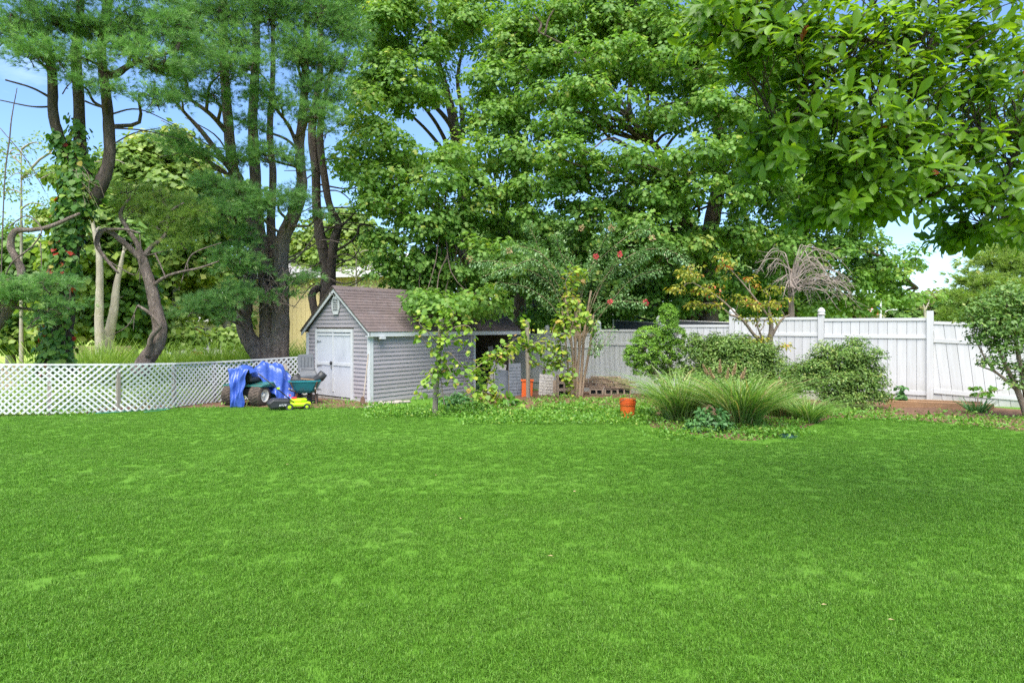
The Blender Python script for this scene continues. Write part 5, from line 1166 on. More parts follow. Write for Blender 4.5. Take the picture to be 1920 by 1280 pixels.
# ------------------------------------------------------------------ creeper on the leftmost pine
def creeper():
    o = thing('climbing_vine', 'leafy creeper with a few red leaves wrapped round the leftmost pine', 'vine', vp_base)
    q = spline([(*P(a, b, d), w * d / F / 2, b) for a, b, d, w in VINE_STEM], 30)
    q2 = spline([(*P(a, b, d), w * d / F / 2, b) for a, b, d, w in [(158, 345, 13.6, 34), (150, 270, 13.7, 25), (148, 220, 13.7, 22)]], 12)
    q3 = spline([(*P(a, b, d), w * d / F / 2, b) for a, b, d, w in [(150, 360, 13.6, 34), (122, 285, 13.6, 22), (112, 250, 13.5, 20)]], 12)
    Pp, Aa, Nn, Ss, Kk = [], [], [], [], []
    for path, dens in ((q, 1.0), (q2, 0.9), (q3, 0.5)):
        for x, y, z, r, py in path:
            w = np.interp(py, [230, 270, 330, 400, 470, 500, 530, 600, 640, 700], [0.2, 0.9, 1.0, 1.2, 1.0, 0.6, 0.3, 0.35, 0.5, 0.6]) * dens
            m = RNG.poisson(15 * w)
            th = RNG.normal(-1.75, 1.15, m); out = np.stack([np.cos(th), np.sin(th), np.zeros(m)], 1)
            off = r + np.abs(RNG.normal(0.03, 0.06, m))
            Pp.append(np.array([x, y, z]) + out * off[:, None] + UP * RNG.uniform(-0.08, 0.08, (m, 1)))
            Nn.append(unit(out + UP * 0.5 + RNG.normal(0, 0.3, (m, 3)))); Aa.append(-UP + out * 0.3 + RNG.normal(0, 0.35, (m, 3)))
            Ss.append(RNG.uniform(0.07, 0.15, m)); v = np.clip(RNG.normal(0.45, 0.2, m), 0, 0.9); v[RNG.uniform(0, 1, m) < (0.05 if py > 440 else 0.01)] = 1.0; Kk.append(v)
    V, Fc, K = place(*T_ROUND, np.concatenate(Pp), np.concatenate(Aa), np.concatenate(Nn), np.concatenate(Ss), np.concatenate(Kk))
    mesh_np('foliage', V, Fc, M['leaf_ivy'], o, K, origin=vp_base)
    mb = MB()
    for k in range(7):
        ph = R(0, 6.28); pts = []
        for i in range(0, len(q), 9):
            x, y, z, r, py = q[i]; th = -1.6 + 1.2 * math.sin(ph + i * 0.03 * (k % 3 + 1))
            pts.append((x + math.cos(th) * (r + 0.012), y + math.sin(th) * (r + 0.012), z))
        limb_mesh(mb, pts, 0.014, 0.006, 5, 3, 0)
    for k in range(9):
        a = P(R(135, 160), R(310, 335), 13.3); b = P(R(150, 200), R(350, 400), 13.2); sag_twig(mb, a, b, 0.006, 0.003, 4, 0.15)
    mb.build('vine_stem', M['bark_twig'], o, smooth=True, origin=vp_base)
creeper()

# ------------------------------------------------------------------ helpers for plants in the yard
def leafy(name, label, base, blobs, leafm, barkm, tmpl, size, dens, clump_r, per, stems=(), cat='shrub', **kw):
    return tree(name, label, base, list(stems), blobs, leafm, barkm, tmpl, size, dens, clump_r, per, cat=cat, trunk_name='stems', **{**dict(limb_r=0.010, twig_r=0.004, twig_share=0.35, tn=7, r_in=0.3), **kw})
def wand_plant(o, base, wands, leafm, barkm, tmpl, size, per_m, radius, r0=0.014, start=0.3, dn=0.35, vmean=0.5):
    """arching wands with leaves along them"""
    mb = MB(); Pp, Aa, Nn, Ss, Kk = [], [], [], [], []
    for w in wands:
        q = spline([tuple(P(*p)) for p in w], 10)
        rr = np.linspace(r0, r0 * 0.25, len(q)); mb.tube([Vector(p) for p in q], list(rr), 5, True)
        L = np.linalg.norm(np.diff(q, axis=0), axis=1).sum()
        m = int(L * per_m); t = RNG.uniform(start, 1.0, m) * (len(q) - 1); i = np.minimum(t.astype(int), len(q) - 2)
        c = q[i] + (q[i + 1] - q[i]) * (t - i)[:, None]; tg = unit(q[i + 1] - q[i])
        out = rdir(m); out = unit(out - tg * (out * tg).sum(1, keepdims=True))
        Pp.append(c + out * radius * RNG.uniform(0.05, 1, (m, 1)) ** 0.7); Aa.append(out + tg * 0.5 - UP * dn + RNG.normal(0, .3, (m, 3))); Nn.append(unit(UP + out * 0.4 + RNG.normal(0, 0.35, (m, 3))))
        Ss.append(size * RNG.uniform(0.6, 1.25, m)); Kk.append(np.clip(RNG.normal(vmean, 0.22, m), 0, 1))
    mb.build('stems', barkm, o, smooth=True, origin=base)
    V, Fc, K = place(*tmpl, np.concatenate(Pp), np.concatenate(Aa), np.concatenate(Nn), np.concatenate(Ss), np.concatenate(Kk))
    mesh_np('foliage', V, Fc, leafm, o, K, origin=base)

# crepe myrtle
mb_ = G(1081, 17.0)
cm = thing('crepe_myrtle', 'many-stemmed flowering myrtle with arching sprays in front of the fence', 'tree', mb_)
D = 16.9
MW = [[(1084, 650, D, ), (1090, 560, D), (1112, 490, D), (1138, 440, D - .3), (1146, 415, D - .4)], [(1086, 650, D), (1120, 540, D), (1180, 480, D - .3), (1235, 466, D - .4), (1272, 478, D - .5), (1296, 503, D - .5)],
      [(1090, 660, D), (1112, 590, D), (1145, 566, D - .4), (1180, 565, D - .5), (1212, 568, D - .6)], [(1080, 650, D), (1055, 560, D), (1000, 510, D - .2), (930, 490, D - .4), (880, 492, D - .5)],
      [(1080, 650, D), (1060, 540, D), (1020, 480, D - .2), (975, 462, D - .3), (940, 468, D - .4)], [(1082, 640, D), (1090, 540, D), (1117, 482, D - .5)], [(1086, 640, D), (1125, 540, D), (1162, 478, D - .4)],
      [(1078, 660, D), (1040, 580, D), (990, 540, D - .3), (930, 528, D - .4)], [(1084, 640, D), (1070, 530, D), (1050, 470, D), (1042, 440, D)], [(1090, 640, D), (1150, 560, D), (1190, 520, D - .2), (1240, 505, D - .3)],
      [(1088, 650, D), (1110, 600, D - .4), (1118, 640, D - .6), (1112, 665, D - .7)], [(1084, 640, D), (1100, 520, D), (1180, 440, D), (1220, 430, D - .2)], [(1080, 640, D), (1030, 520, D), (1000, 440, D), (985, 420, D)], [(1105, 640, D), (1125, 650, D - .3), (1150, 612, D - .5)], [(1075, 700, D), (1060, 660, D - .3), (1050, 690, D - .5)],
      [(1084, 640, D), (1085, 540, D), (1075, 500, D), (1060, 480, D)], [(1084, 640, D), (1060, 560, D), (1010, 490, D - .3), (960, 500, D - .6), (900, 520, D - .7)], [(1088, 640, D), (1130, 530, D), (1190, 490, D - .3), (1215, 475, D - .5)]]
wand_plant(cm, mb_, MW, M['leaf_myrtle'], M['bark_myrtle'], T_OVAL, 0.075, 190, 0.17, 0.012, 0.28)
ts = MB()
for s in ([(1081, 752, D, 7), (1083, 700, D, 6), (1087, 640, D, 5), (1086, 560, D, 4)], [(1072, 752, D, 6), (1075, 690, D, 5), (1069, 625, D, 4.5), (1060, 560, D, 3.5)], [(1089, 752, D, 6), (1096, 705, D, 5), (1107, 645, D, 4.5), (1113, 590, D, 3.5)],
          [(1067, 752, D, 4), (1065, 690, D, 4), (1061, 645, D, 3.5), (1054, 580, D, 3)], [(1085, 752, D - .1, 7), (1091, 690, D, 5.5), (1096, 620, D, 5), (1108, 545, D, 4)], [(1077, 752, D + .1, 6), (1079, 690, D, 5), (1079, 620, D, 4.5), (1084, 560, D, 3.5)]):
    px_limb(ts, s, 8)
ts.build('trunk', M['bark_myrtle'], cm, smooth=True, origin=mb_)
def puff(name, parent, c, r, mat, n, size):
    d = rdir(n); pos = np.array(c) + d * r * RNG.uniform(0.4, 1, (n, 1))
    V, Fc, K = place(*T_OVAL, pos, d + RNG.normal(0, .3, (n, 3)), rdir(n), size * RNG.uniform(.6, 1.2, n), RNG.uniform(0, 1, n))
    return mesh_np(name, V, Fc, mat, parent, K, origin=tuple(parent.location))
for px, py in ((1117, 481), (1162, 477), (1144, 566), (1211, 567)): puff('flower_head', cm, P(px, py, 16.35), 0.065, M['flower'], 90, 0.045)
for px, py in ((1146, 428), (1296, 500), (1090, 428), (1222, 446), (955, 470), (880, 485)): puff('seed_head', cm, P(px, py, 16.35), 0.08, M['seed'], 50, 0.05)

# grape vines on posts
def round_post(label, pb, pt, r, d):
    b = G(pb, d); o = thing('wooden_post', label, 'post', b)
    top = P(pt[0], pt[1], d) - b
    MB().tube([(0, 0, -0.2), top * 0.3, top * 0.65, top], [r * 1.05, r, r * 0.98, r * 0.95], 10, True, 0.03).build('shaft', M['post_wood'], o, smooth=False)
    MB().lathe([(r * 0.96, 0), (r * 0.7, 0.012), (0.005, 0.015)], 10, top).build('cut_end', M['old_wood'], o)
    return o
round_post('grey wooden post wound with grapevine in front of the shed wall', 814, (828, 598), 0.055, 12.5)
round_post('upright wooden post beside the open shed bay', 991, (988, 601), 0.06, 16.6)
def vine(label, base, wands, size, per_m, radius, vmean=0.55):
    o = thing('grape_vine', label, 'vine', base)
    wand_plant(o, base, wands, M['leaf_grape'], M['bark_twig'], T_ROUND, size, per_m, radius, 0.012, 0.0, 0.8, vmean)
d = 12.4
vine('grapevine with large yellow-green leaves climbing the post by the shed wall', G(830, 12.4),
     [[(835, 770, d), (825, 700, d), (820, 640, d), (832, 600, d), (838, 585, d)], [(822, 640, d), (850, 615, d - .2), (880, 612, d - .3), (884, 640, d - .3), (872, 660, d - .3)], [(825, 650, d), (800, 620, d - .2), (786, 605, d - .2), (795, 590, d - .2)], [(822, 660, d), (805, 650, d - .2), (790, 632, d - .2), (782, 625, d - .2)],
      [(825, 680, d), (840, 660, d - .2), (870, 690, d - .3), (890, 710, d - .2)], [(820, 690, d), (805, 700, d - .2), (795, 720, d - .3), (785, 745, d - .2)], [(828, 690, d), (860, 700, d - .2), (880, 725, d - .2), (905, 735, d - .1)], [(826, 620, d), (850, 590, d - .1), (838, 570, d - .1)], [(823, 630, d), (845, 640, d - .3), (862, 636, d - .3)], [(823, 670, d), (842, 690, d - .25), (850, 720, d - .25)], [(826, 700, d), (815, 690, d - .2), (800, 735, d - .2)]], 0.10, 44, 0.13)
d = 14.6
vine('grapevine sprawling across the open bay between the two posts', G(950, 15.2),
     [[(935, 760, d), (925, 700, d), (945, 660, d), (985, 645, d + 1), (1020, 660, d + 1.4), (1040, 690, d + 1.6)], [(880, 700, d - 1), (905, 680, d - .5), (930, 665, d), (960, 640, d + .5), (985, 625, d + 1)], [(900, 740, d - .6), (915, 715, d - .4), (900, 690, d - .4)], [(960, 665, d + .4), (930, 680, d), (940, 645, d)], [(985, 660, d + 1), (1010, 640, d + 1.2), (1035, 655, d + 1.4), (1060, 700, d + 1.6), (1062, 715, d + 1.6)], [(985, 640, d + 1.2), (992, 610, d + 1.5), (978, 600, d + 1.5)], [(990, 670, d + 1.2), (1020, 690, d + 1.4), (1045, 680, d + 1.6), (1055, 650, d + 1.6)],
      [(930, 740, d - .4), (900, 735, d - .8), (880, 745, d - 1)], [(920, 720, d - .4), (935, 735, d - .5), (925, 755, d - .6)]], 0.11, 56, 0.15, 0.58)
d = 16.3
vine('bright yellow-green vine topping the myrtle stems', G(1072, 16.4),
     [[(1075, 745, d), (1065, 690, d), (1050, 640, d), (1055, 600, d), (1065, 560, d), (1080, 525, d), (1100, 512, d)], [(1055, 610, d), (1080, 595, d - .2), (1105, 600, d - .2), (1118, 625, d - .2)], [(1060, 590, d), (1040, 610, d - .1), (1035, 640, d - .1), (1050, 660, d)], [(1062, 570, d), (1078, 560, d - .2), (1095, 590, d - .2)], [(1068, 555, d), (1060, 530, d), (1072, 510, d), (1086, 503, d)], [(1050, 630, d), (1070, 620, d - .2), (1085, 612, d - .2)]], 0.115, 62, 0.16, 0.66)

# twin arborvitae
ab = G(1250, 15.6); D = 15.5
leafy('arborvitae', 'bright green arborvitae with two rounded lobes by the white fence', ab,
      [B(1215, 632, 26, 20, D), B(1205, 655, 30, 26, D), B(1190, 670, 20, 22, D), B(1215, 680, 24, 16, D), B(1205, 695, 18, 12, D), B(1240, 640, 20, 18, D), B(1253, 590, 16, 20, D), B(1250, 612, 22, 20, D), B(1262, 630, 22, 22, D), B(1268, 655, 18, 22, D), B(1245, 668, 22, 18, D), B(1262, 690, 22, 20, D + .2), B(1240, 705, 20, 16, D + .2)],
      M['leaf_arbor'], M['bark_twig'], T_OVAL, 0.042, 120, 0.055, 26, [[(1246, 760, 15.6, 9), (1240, 715, 15.5, 6), (1222, 690, 15.5, 4), (1210, 660, 15.5, 3)], [(1252, 760, 15.6, 9), (1256, 700, 15.5, 6), (1258, 640, 15.5, 4), (1254, 595, 15.5, 2)]], flat=1.0, droop=-0.5, r_in=0.85, tone=0.2, cat='tree', twig_share=0.08)
# shrubs
D = 14.4
leafy('round_shrub', 'fine-leaved dark shrub behind the tall ornamental grass', G(1370, 14.4),
      [B(1310, 665, 34, 24, D), B(1360, 648, 40, 22, D), B(1410, 655, 36, 22, D), B(1340, 690, 50, 28, D), B(1400, 690, 50, 28, D), B(1300, 705, 36, 26, D), B(1450, 690, 30, 24, D), B(1370, 720, 60, 26, D - .2), B(1430, 725, 50, 26, D - .2), B(1340, 640, 16, 18, D), B(1300, 640, 14, 14, D), B(1370, 670, 60, 34, D + .3), B(1430, 660, 30, 26, D + .3)],
      M['leaf_box'], M['bark_twig'], T_OVAL, 0.058, 34, 0.17, 48, [[(1360, 760, D, 8), (1350, 710, D, 6), (1340, 670, D, 4)], [(1375, 760, D, 8), (1395, 710, D, 6), (1410, 670, D, 3)]], flat=0.9, droop=-0.4, tone=0.2)
D = 12.9
leafy('round_shrub', 'loose pale-flecked shrub in front of the ball-topped fence post', G(1570, 12.9),
      [B(1530, 690, 34, 24, D), B(1580, 668, 40, 22, D), B(1625, 675, 30, 24, D), B(1560, 715, 50, 28, D), B(1615, 715, 42, 28, D), B(1510, 720, 34, 26, D), B(1580, 745, 60, 22, D), B(1640, 740, 22, 20, D), B(1490, 700, 22, 18, D + .3), B(1600, 650, 20, 14, D), B(1540, 660, 16, 14, D), B(1480, 725, 36, 24, D + .4), B(1600, 700, 50, 34, D + .2), B(1545, 700, 44, 30, D + .2)],
      M['leaf_box'], M['bark_twig'], T_OVAL, 0.056, 34, 0.16, 48, [[(1565, 785, D, 9), (1550, 730, D, 6), (1530, 690, D, 4)], [(1580, 785, D, 9), (1600, 730, D, 6), (1620, 680, D, 3)]], flat=0.9, droop=-0.4, tone=0.22)
D = 11.0
leafy('leggy_shrub', 'tall leggy shrub leaning over the fence at the right edge', G(1925, 11.0),
      [B(1880, 555, 34, 24, D), B(1915, 570, 34, 30, D), B(1850, 580, 36, 22, D), B(1825, 605, 26, 18, D), B(1870, 610, 44, 26, D), B(1915, 620, 30, 30, D), B(1840, 635, 24, 16, D), B(1885, 650, 36, 24, D), B(1865, 680, 26, 12, D), B(1910, 690, 22, 18, D), B(1950, 600, 40, 60, D), B(1812, 590, 14, 10, D), B(1960, 680, 30, 40, D), B(1900, 715, 24, 14, D), B(1880, 625, 40, 30, D)],
      M['leaf_back_d'], M['bark_twig'], T_OVAL, 0.075, 18, 0.18, 34, [[(1930, 790, D, 14), (1905, 725, D, 9), (1875, 660, D, 6), (1855, 600, D, 3)], [(1935, 790, D, 14), (1920, 720, D, 9), (1905, 640, D, 6), (1885, 560, D, 3)], [(1910, 735, D, 6), (1870, 700, D, 4), (1835, 685, D, 2)], [(1905, 725, D, 6), (1860, 690, D, 4), (1830, 640, D, 2)], [(1925, 760, D, 8), (1940, 700, D, 7), (1955, 600, D, 4)]], flat=0.8, droop=-0.2, tone=0.2)
# yellowing tree
D = 14.6
leafy('autumn_tree', 'small tree with yellowing leaves in front of the stepped fence', G(1446, D),
      [B(1295, 520, 30, 22, D - .4), B(1270, 545, 22, 14, D - .4), B(1325, 545, 30, 16, D - .4), B(1355, 490, 22, 12, D - .3), B(1365, 510, 20, 14, D - .3), B(1300, 572, 26, 10, D - .4), B(1390, 562, 24, 14, D - .2), B(1420, 575, 30, 18, D - .2), B(1460, 570, 24, 18, D), B(1340, 575, 20, 9, D - .3), B(1440, 545, 26, 12, D), B(1440, 600, 26, 12, D - .2), B(1405, 530, 18, 10, D), B(1400, 600, 20, 10, D - .2), B(1432, 635, 12, 8, D - .2), B(1465, 650, 12, 10, D - .2), B(1410, 640, 12, 8, D - .3)],
      M['leaf_yellow'], M['bark_twig'], T_OVAL, 0.085, 11, 0.15, 17, [[(1449, 770, D, 16), (1446, 700, D, 14), (1443, 650, D, 12), (1446, 610, D, 8), (1440, 570, D, 4)], [(1444, 660, D, 8), (1412, 625, D - .1, 6), (1392, 600, D - .2, 5), (1370, 590, D - .3, 4)], [(1392, 600, D - .2, 4), (1350, 560, D - .3, 3), (1300, 530, D - .4, 2)], [(1447, 630, D, 6), (1465, 600, D, 4), (1480, 590, D, 2)], [(1430, 635, D - .1, 4), (1420, 610, D - .2, 3), (1425, 600, D - .2, 2)], [(1446, 600, D, 5), (1400, 540, D - .2, 3), (1365, 500, D - .3, 2)]], cat='tree', flat=0.7, tone=0.24, limb_r=0.012)
# bare weeping tree
wb = G(1486, 16.9); wo = thing('weeping_tree', 'bare grey weeping tree drooping over the white fence', 'tree', wb); D = 16.4
mbw = MB()
px_limb(mbw, [(1486, 740, 16.9, 14), (1484, 640, 16.9, 12), (1484, 580, 16.8, 11), (1482, 540, 16.7, 9), (1484, 505, 16.5, 7)], 8)
mbw.build('trunk', M['bark_twig'], wo, smooth=True, origin=wb)
tw = MB()
for k in range(40):
    right = R(0, 1) < 0.82
    ex = R(1500, 1622) if right else R(1378, 1490)
    hx = 1484 + (ex - 1484) * R(0.3, 0.6); hy = R(462, 540); ey = hy + R(15, 60) if right else hy + R(-5, 35)
    dd = D + R(-0.9, 0.7)
    pts = [(1484, R(505, 560), 16.5, 2.4), (1484 + (hx - 1484) * 0.5, hy + R(2, 25), D, 1.8), (hx, hy + R(-6, 6), (D + dd) / 2, 1.5), (hx + (ex - hx) * .6, hy + (ey - hy) * R(.2, .5), dd, 1.1), (ex, min(ey, 585), dd, 0.7)]
    q = px_limb(tw, pts, 5, 5, 0); q[1:-1] += RNG.normal(0, 0.0, (len(q) - 2, 3))
    for j in range(7):
        a = q[RNG.integers(5, len(q) - 1)]; L = R(0.12, 0.55); e = a + np.array([R(-.3, .9) if right else R(-.9, .3), R(-.4, .4), R(-1.0, 0.4)]) * L
        limb_mesh(tw, [a, (a + e) / 2 + RNG.normal(0, 0.05, 3), e], 0.005, 0.0025, 4, 3, 0)
tw.build('branches', M['bark_dead'], wo, smooth=True, origin=wb)

# ornamental grasses
def clump_fn(c, r):
    c = np.array(c)
    def fn(n):
        th = RNG.uniform(0, 6.283, n); rr = r * np.sqrt(RNG.uniform(0, 1, n)); out = np.stack([np.cos(th), np.sin(th), np.zeros(n)], 1)
        p = c + out * rr[:, None]; p[:, 2] = garr(p[:, 0], p[:, 1])
        return p, out
    return fn
def grass_clump(label, px, d, h, r, n, plumes=(), w=0.019, tilt=0.25, vm=0.52):
    b = G(px, d); o = thing('ornamental_grass', label, 'grass', b, group='ornamental grasses in the bed')
    V, Fc, K = blades(n, clump_fn(b, r), h, w, 1.7, 5, vm, 0.30, tilt, 0.42)
    mesh_np('blades', V, Fc, M['blade_tall'], o, K, origin=b)
    for k, (a, c, e, f) in enumerate(plumes):
        st = MB(); q = limb_mesh(st, [b + Vector((0, 0, 0.2)), (Vector(P(a, c, d)) + b) / 2 + Vector((0, 0, 0.15)), P(a, c, d), P(e, f, d)], 0.004, 0.002, 4, 4, 0)
        st.build('plume_stem', M['plume'], o, origin=b)
        m = 130; t = RNG.uniform(0, 1, m); A_, B_ = np.array(P(a, c, d)), np.array(P(e, f, d)); ax = B_ - A_
        pos = A_ + np.outer(t, ax); dr = unit(rdir(m) + ax / np.linalg.norm(ax) * 1.2)
        V, Fc, K = place(*T_OVAL, pos, dr, rdir(m), 0.055 * (1.05 - 0.6 * t), RNG.uniform(0, 1, m))
        mesh_np('plume', V, Fc, M['plume'], o, K, origin=b)
grass_clump('tallest fountain of ornamental grass, with tan plumes', 1388, 10.4, 1.62, 0.26, 1000, [(1328, 705, 1318, 683), (1350, 700, 1350, 674), (1338, 712, 1330, 690), (1374, 705, 1380, 682), (1390, 710, 1398, 690), (1362, 712, 1366, 690)])
grass_clump('striped ornamental grass beside the front orange bucket', 1275, 11.2, 1.42, 0.26, 760)
grass_clump('ornamental grass arching at the back of the bed, right of the tallest', 1462, 11.8, 1.15, 0.22, 520, [(1458, 725, 1462, 708), (1470, 735, 1474, 718)])
grass_clump('small bright ornamental grass tuft at the right end of the bed', 1515, 10.9, 0.72, 0.14, 420, (), 0.014, 0.42, 0.42)
# leafy perennials
leafy('leafy_perennial', 'cool-green leafy plant at the foot of the tallest grass', G(1328, 9.9), [B(1310, 800, 30, 14, 9.9), B(1340, 795, 34, 18, 9.9), B(1325, 780, 30, 16, 10), B(1355, 808, 24, 10, 9.8)], M['leaf_cool'], M['bark_twig'], T_OVAL, 0.085, 22, 0.09, 22, cat='plant', limb_r=0.004, flat=1.0, droop=-0.3)
leafy('pokeweed', 'broad-leaved weed standing in front of the orange bin', G(958, 14.0), [B(955, 752, 14, 9, 14), B(968, 762, 12, 9, 13.9), B(945, 765, 12, 8, 13.9)], M['leaf_weed'], M['bark_twig'], T_OVAL, 0.24, 22, 0.10, 8, cat='plant', limb_r=0.006, flat=1.0, droop=0.2)
leafy('weed_clump', 'dark green weed clump behind the left post foot', G(860, 13.4), [B(845, 755, 22, 14, 13.4), B(875, 762, 22, 14, 13.4), B(865, 745, 18, 12, 13.6)], M['leaf_cool'], M['bark_twig'], T_OVAL, 0.10, 20, 0.10, 18, cat='plant', limb_r=0.004, flat=1.0)
leafy('weed_clump', 'pale bushy weed spilling toward the lawn right of the left post', G(905, 12.6), [B(895, 780, 26, 13, 12.6), B(925, 778, 24, 14, 12.6), B(910, 765, 24, 13, 12.7), B(890, 760, 18, 10, 12.8)], M['leaf_weed'], M['bark_twig'], T_OVAL, 0.095, 24, 0.09, 22, cat='plant', limb_r=0.004, flat=0.9)
leafy('climbing_weed', 'weed vine creeping up the leaning fence panel', G(1835, 12.3), [B(1832, 725, 8, 6, 12.5), B(1836, 742, 12, 8, 12.5), B(1850, 735, 8, 4, 12.6), B(1862, 730, 7, 3, 12.7)], M['leaf_weed'], M['bark_twig'], T_ROUND, 0.07, 22, 0.07, 9, [[(1834, 770, 12.3, 2), (1834, 740, 12.4, 2), (1845, 735, 12.5, 1.5), (1880, 731, 12.7, 1)]], cat='plant', limb_r=0)
leafy('fence_weed', 'leafy weed at the timber end by the loose shrub', G(1690, 13.4), [B(1690, 728, 10, 8, 13.4), B(1680, 740, 12, 9, 13.4), B(1695, 745, 9, 7, 13.3)], M['leaf_cool'], M['bark_twig'], T_ROUND, 0.08, 24, 0.07, 12, cat='plant', limb_r=0.003)
ib = G(1832, 11.9); io = thing('iris_clump', 'blue-green sword-leaved clump in front of the timber', 'plant', ib)
V, Fc, K = blades(70, clump_fn(ib, 0.12), 0.42, 0.032, 0.5, 3, 0.5, 0.2, 0.55, 0.05)
mesh_np('blades', V, Fc, M['leaf_cool'], io, K, origin=ib)
# ground cover: one mass of small weeds along the bed
def cover(label, polys, n, size, mat, name='ground_cover', hmax=0.16):
    Pp = []
    for (x0, y0, x1, y1, wgt) in polys:
        m = int(n * wgt); px = RNG.uniform(x0, x1, m); py = RNG.uniform(y0, y1, m)
        for a, b in zip(px, py):
            q = GP(a, b); Pp.append((q.x, q.y, q.z))
    Pp = np.array(Pp)
    bk = np.array(GP(1177, 782)); Pp = Pp[~((np.abs(Pp[:, 0] - bk[0]) < 0.24) & (Pp[:, 1] < bk[1] + 0.3) & (Pp[:, 1] > bk[1] - 0.55))]; m = len(Pp)
    Pp[:, :2] += RNG.normal(0, 0.10, (m, 2)); cl = np.sin(Pp[:, 0] * 3.1 + 1) * np.sin(Pp[:, 1] * 2.3) * 0.5 + 0.5
    Pp[:, 2] += RNG.uniform(0.0, 1, m) * hmax * (0.35 + cl)
    nr = unit(UP + RNG.normal(0, 0.45, (m, 3))); ax = RNG.normal(0, 1, (m, 3))
    V, Fc, K = place(*T_OVAL, Pp, ax, nr, size * RNG.uniform(0.5, 1.3, m), np.clip(RNG.normal(0.5, 0.22, m), 0, 1))
    o = mesh_np(name, V, Fc, mat, None, K); tag(o, label, 'ground cover', kind='stuff')
cover('low bright leafy weeds covering the bed edge in front of the shed bay and fence', [(870, 768, 1235, 797, 1.0), (1000, 750, 1220, 775, 0.5), (690, 764, 880, 784, 0.35)], 9000, 0.065, M['leaf_weed'], hmax=0.15)
cover('weeds fringing the grass bed and the mulch at the right', [(1225, 798, 1430, 826, 0.35), (1400, 790, 1500, 822, 0.55), (1500, 772, 1680, 788, 0.4), (1680, 780, 1790, 794, 0.12), (1790, 785, 1960, 806, 0.3)], 5000, 0.06, M['leaf_weed'], hmax=0.12)
cover('straggling weeds at the foot of the lattice fence', [(0, 768, 180, 780, 0.6), (180, 762, 420, 770, 0.12), (570, 757, 700, 768, 0.25), (120, 740, 240, 772, 0.35)], 1600, 0.06, M['leaf_weed'], hmax=0.14)

# ------------------------------------------------------------------ things in the yard
def bucket(label, base, h, r, group='orange buckets'):
    o = thing('bucket', label, 'bucket', base, group=group)
    MB().lathe([(r * 0.84, 0), (r * 0.86, 0.01), (r * 0.98, h * 0.8), (r * 0.985, h * 0.80), (r, h), (r * 0.96, h), (r * 0.93, h * 0.8), (r * 0.80, 0.02)], 24).build('shell', M['orange'], o, smooth=False)
    for z in (0.70, 0.78, 0.86): MB().lathe([(r * 0.98, z * h), (r * 1.05, z * h), (r * 1.05, z * h + 0.012), (r * 0.98, z * h + 0.012)], 24, cap=False).build('rib', M['orange'], o)
    MB().lathe([(r * 0.98, h - 0.015), (r * 1.04, h - 0.015), (r * 1.04, h), (r * 0.94, h), (r * 0.94, h - 0.015)], 24, cap=False).build('rim', M['orange'], o)
    q = [(r * 1.03 * math.cos(t), r * 1.03 * math.sin(t) * 0.98 - 0.01 * math.sin(t), h * 0.78 - 0.11 * math.sin(t)) for t in np.linspace(math.pi, 2 * math.pi, 14)]
    q = [(x, y - 0.02, z - 0.0) for x, y, z in q]
    MB().tube(q, 0.004, 5).build('handle', M['steel'], o)
    return o
bb = GP(1177, 782)
bucket('orange ribbed bucket standing in weeds left of the grass bed', bb, 0.36, 0.155)
# orange bin leaning behind the upright post
ob = thing('storage_bin', 'orange plastic bin behind the upright wooden post', 'bin', G(988, 17.1))
MB().prism([(-0.15, -0.1, 0), (0.15, -0.1, 0), (0.17, -0.1, 0.46), (-0.14, -0.1, 0.48)], (0, 0.25, 0)).build('body', M['orange'], ob, bevel=0.015)
MB().box((0.01, 0.02, 0.478), (0.36, 0.28, 0.03)).build('rim', M['orange'], ob)
# embossed panels and boards leaning by the open bay
def leaning(name, label, cat, base, w, h, t, mat, lean=0.22, rz=0.0, roll=0.0):
    o = thing(name, label, cat, base, rz)
    Mx = Matrix.Rotation(-lean, 3, 'X') @ Matrix.Rotation(roll, 3, 'Y')
    MB().box(Mx @ Vector((0, 0, h / 2)), (w, t, h), Mx).build('panel', mat, o)
    return o, Mx
sp, Mx = leaning('stone_panel', 'stone-embossed panel leaning on the fence beside the block stack', 'panel', G(1023, 17.6), 0.42, 0.62, 0.04, M['cream_panel'], 0.25, 0.1, 0.10)
for r_ in range(7):
    xo = -0.19
    while xo < 0.17:
        w_ = R(0.07, 0.14); w_ = min(w_, 0.20 - xo)
        c = Mx @ Vector((xo + w_ / 2, -0.026, 0.05 + r_ * 0.086))
        MB().box(c, (w_ - 0.012, 0.022, 0.074), Mx).build('embossed_stone', M['cream_panel'], sp)
        xo += w_
leaning('board', 'plain tan board leaning between the embossed panel and the blocks', 'board', G(1043, 17.5), 0.20, 0.46, 0.03, M['block'], 0.2, 0.05, 0.05)
leaning('sheet_panel', 'blue-grey sheet leaning inside the open bay', 'panel', G(945, 18.0), 0.62, 0.75, 0.02, M['grey_panel'], 0.25, 0.2, 0.12)
leaning('sheet_panel', 'pale wide sheet leaning at the left of the open bay', 'panel', G(925, 18.4), 0.45, 1.0, 0.02, M['cream_panel'], 0.3, 0.3, 0.28)
sp2, Mx = leaning('stone_panel', 'dark grey embossed panel standing left of the orange bin', 'panel', G(967, 17.4), 0.34, 0.95, 0.04, M['grey_panel'], 0.12, 0.0, -0.03)
for r_ in range(10):
    for xo in (-0.11, 0.0, 0.11):
        MB().box(Mx @ Vector((xo + R(-.02, .02), -0.026, 0.06 + r_ * 0.09)), (R(0.085, 0.10), 0.022, 0.078), Mx).build('embossed_stone', M['grey_panel'], sp2)
leaning('plank', 'upright brown plank inside the open bay', 'plank', G(957, 17.9), 0.12, 1.25, 0.04, M['post_wood'], 0.1, 0.1, 0.02)
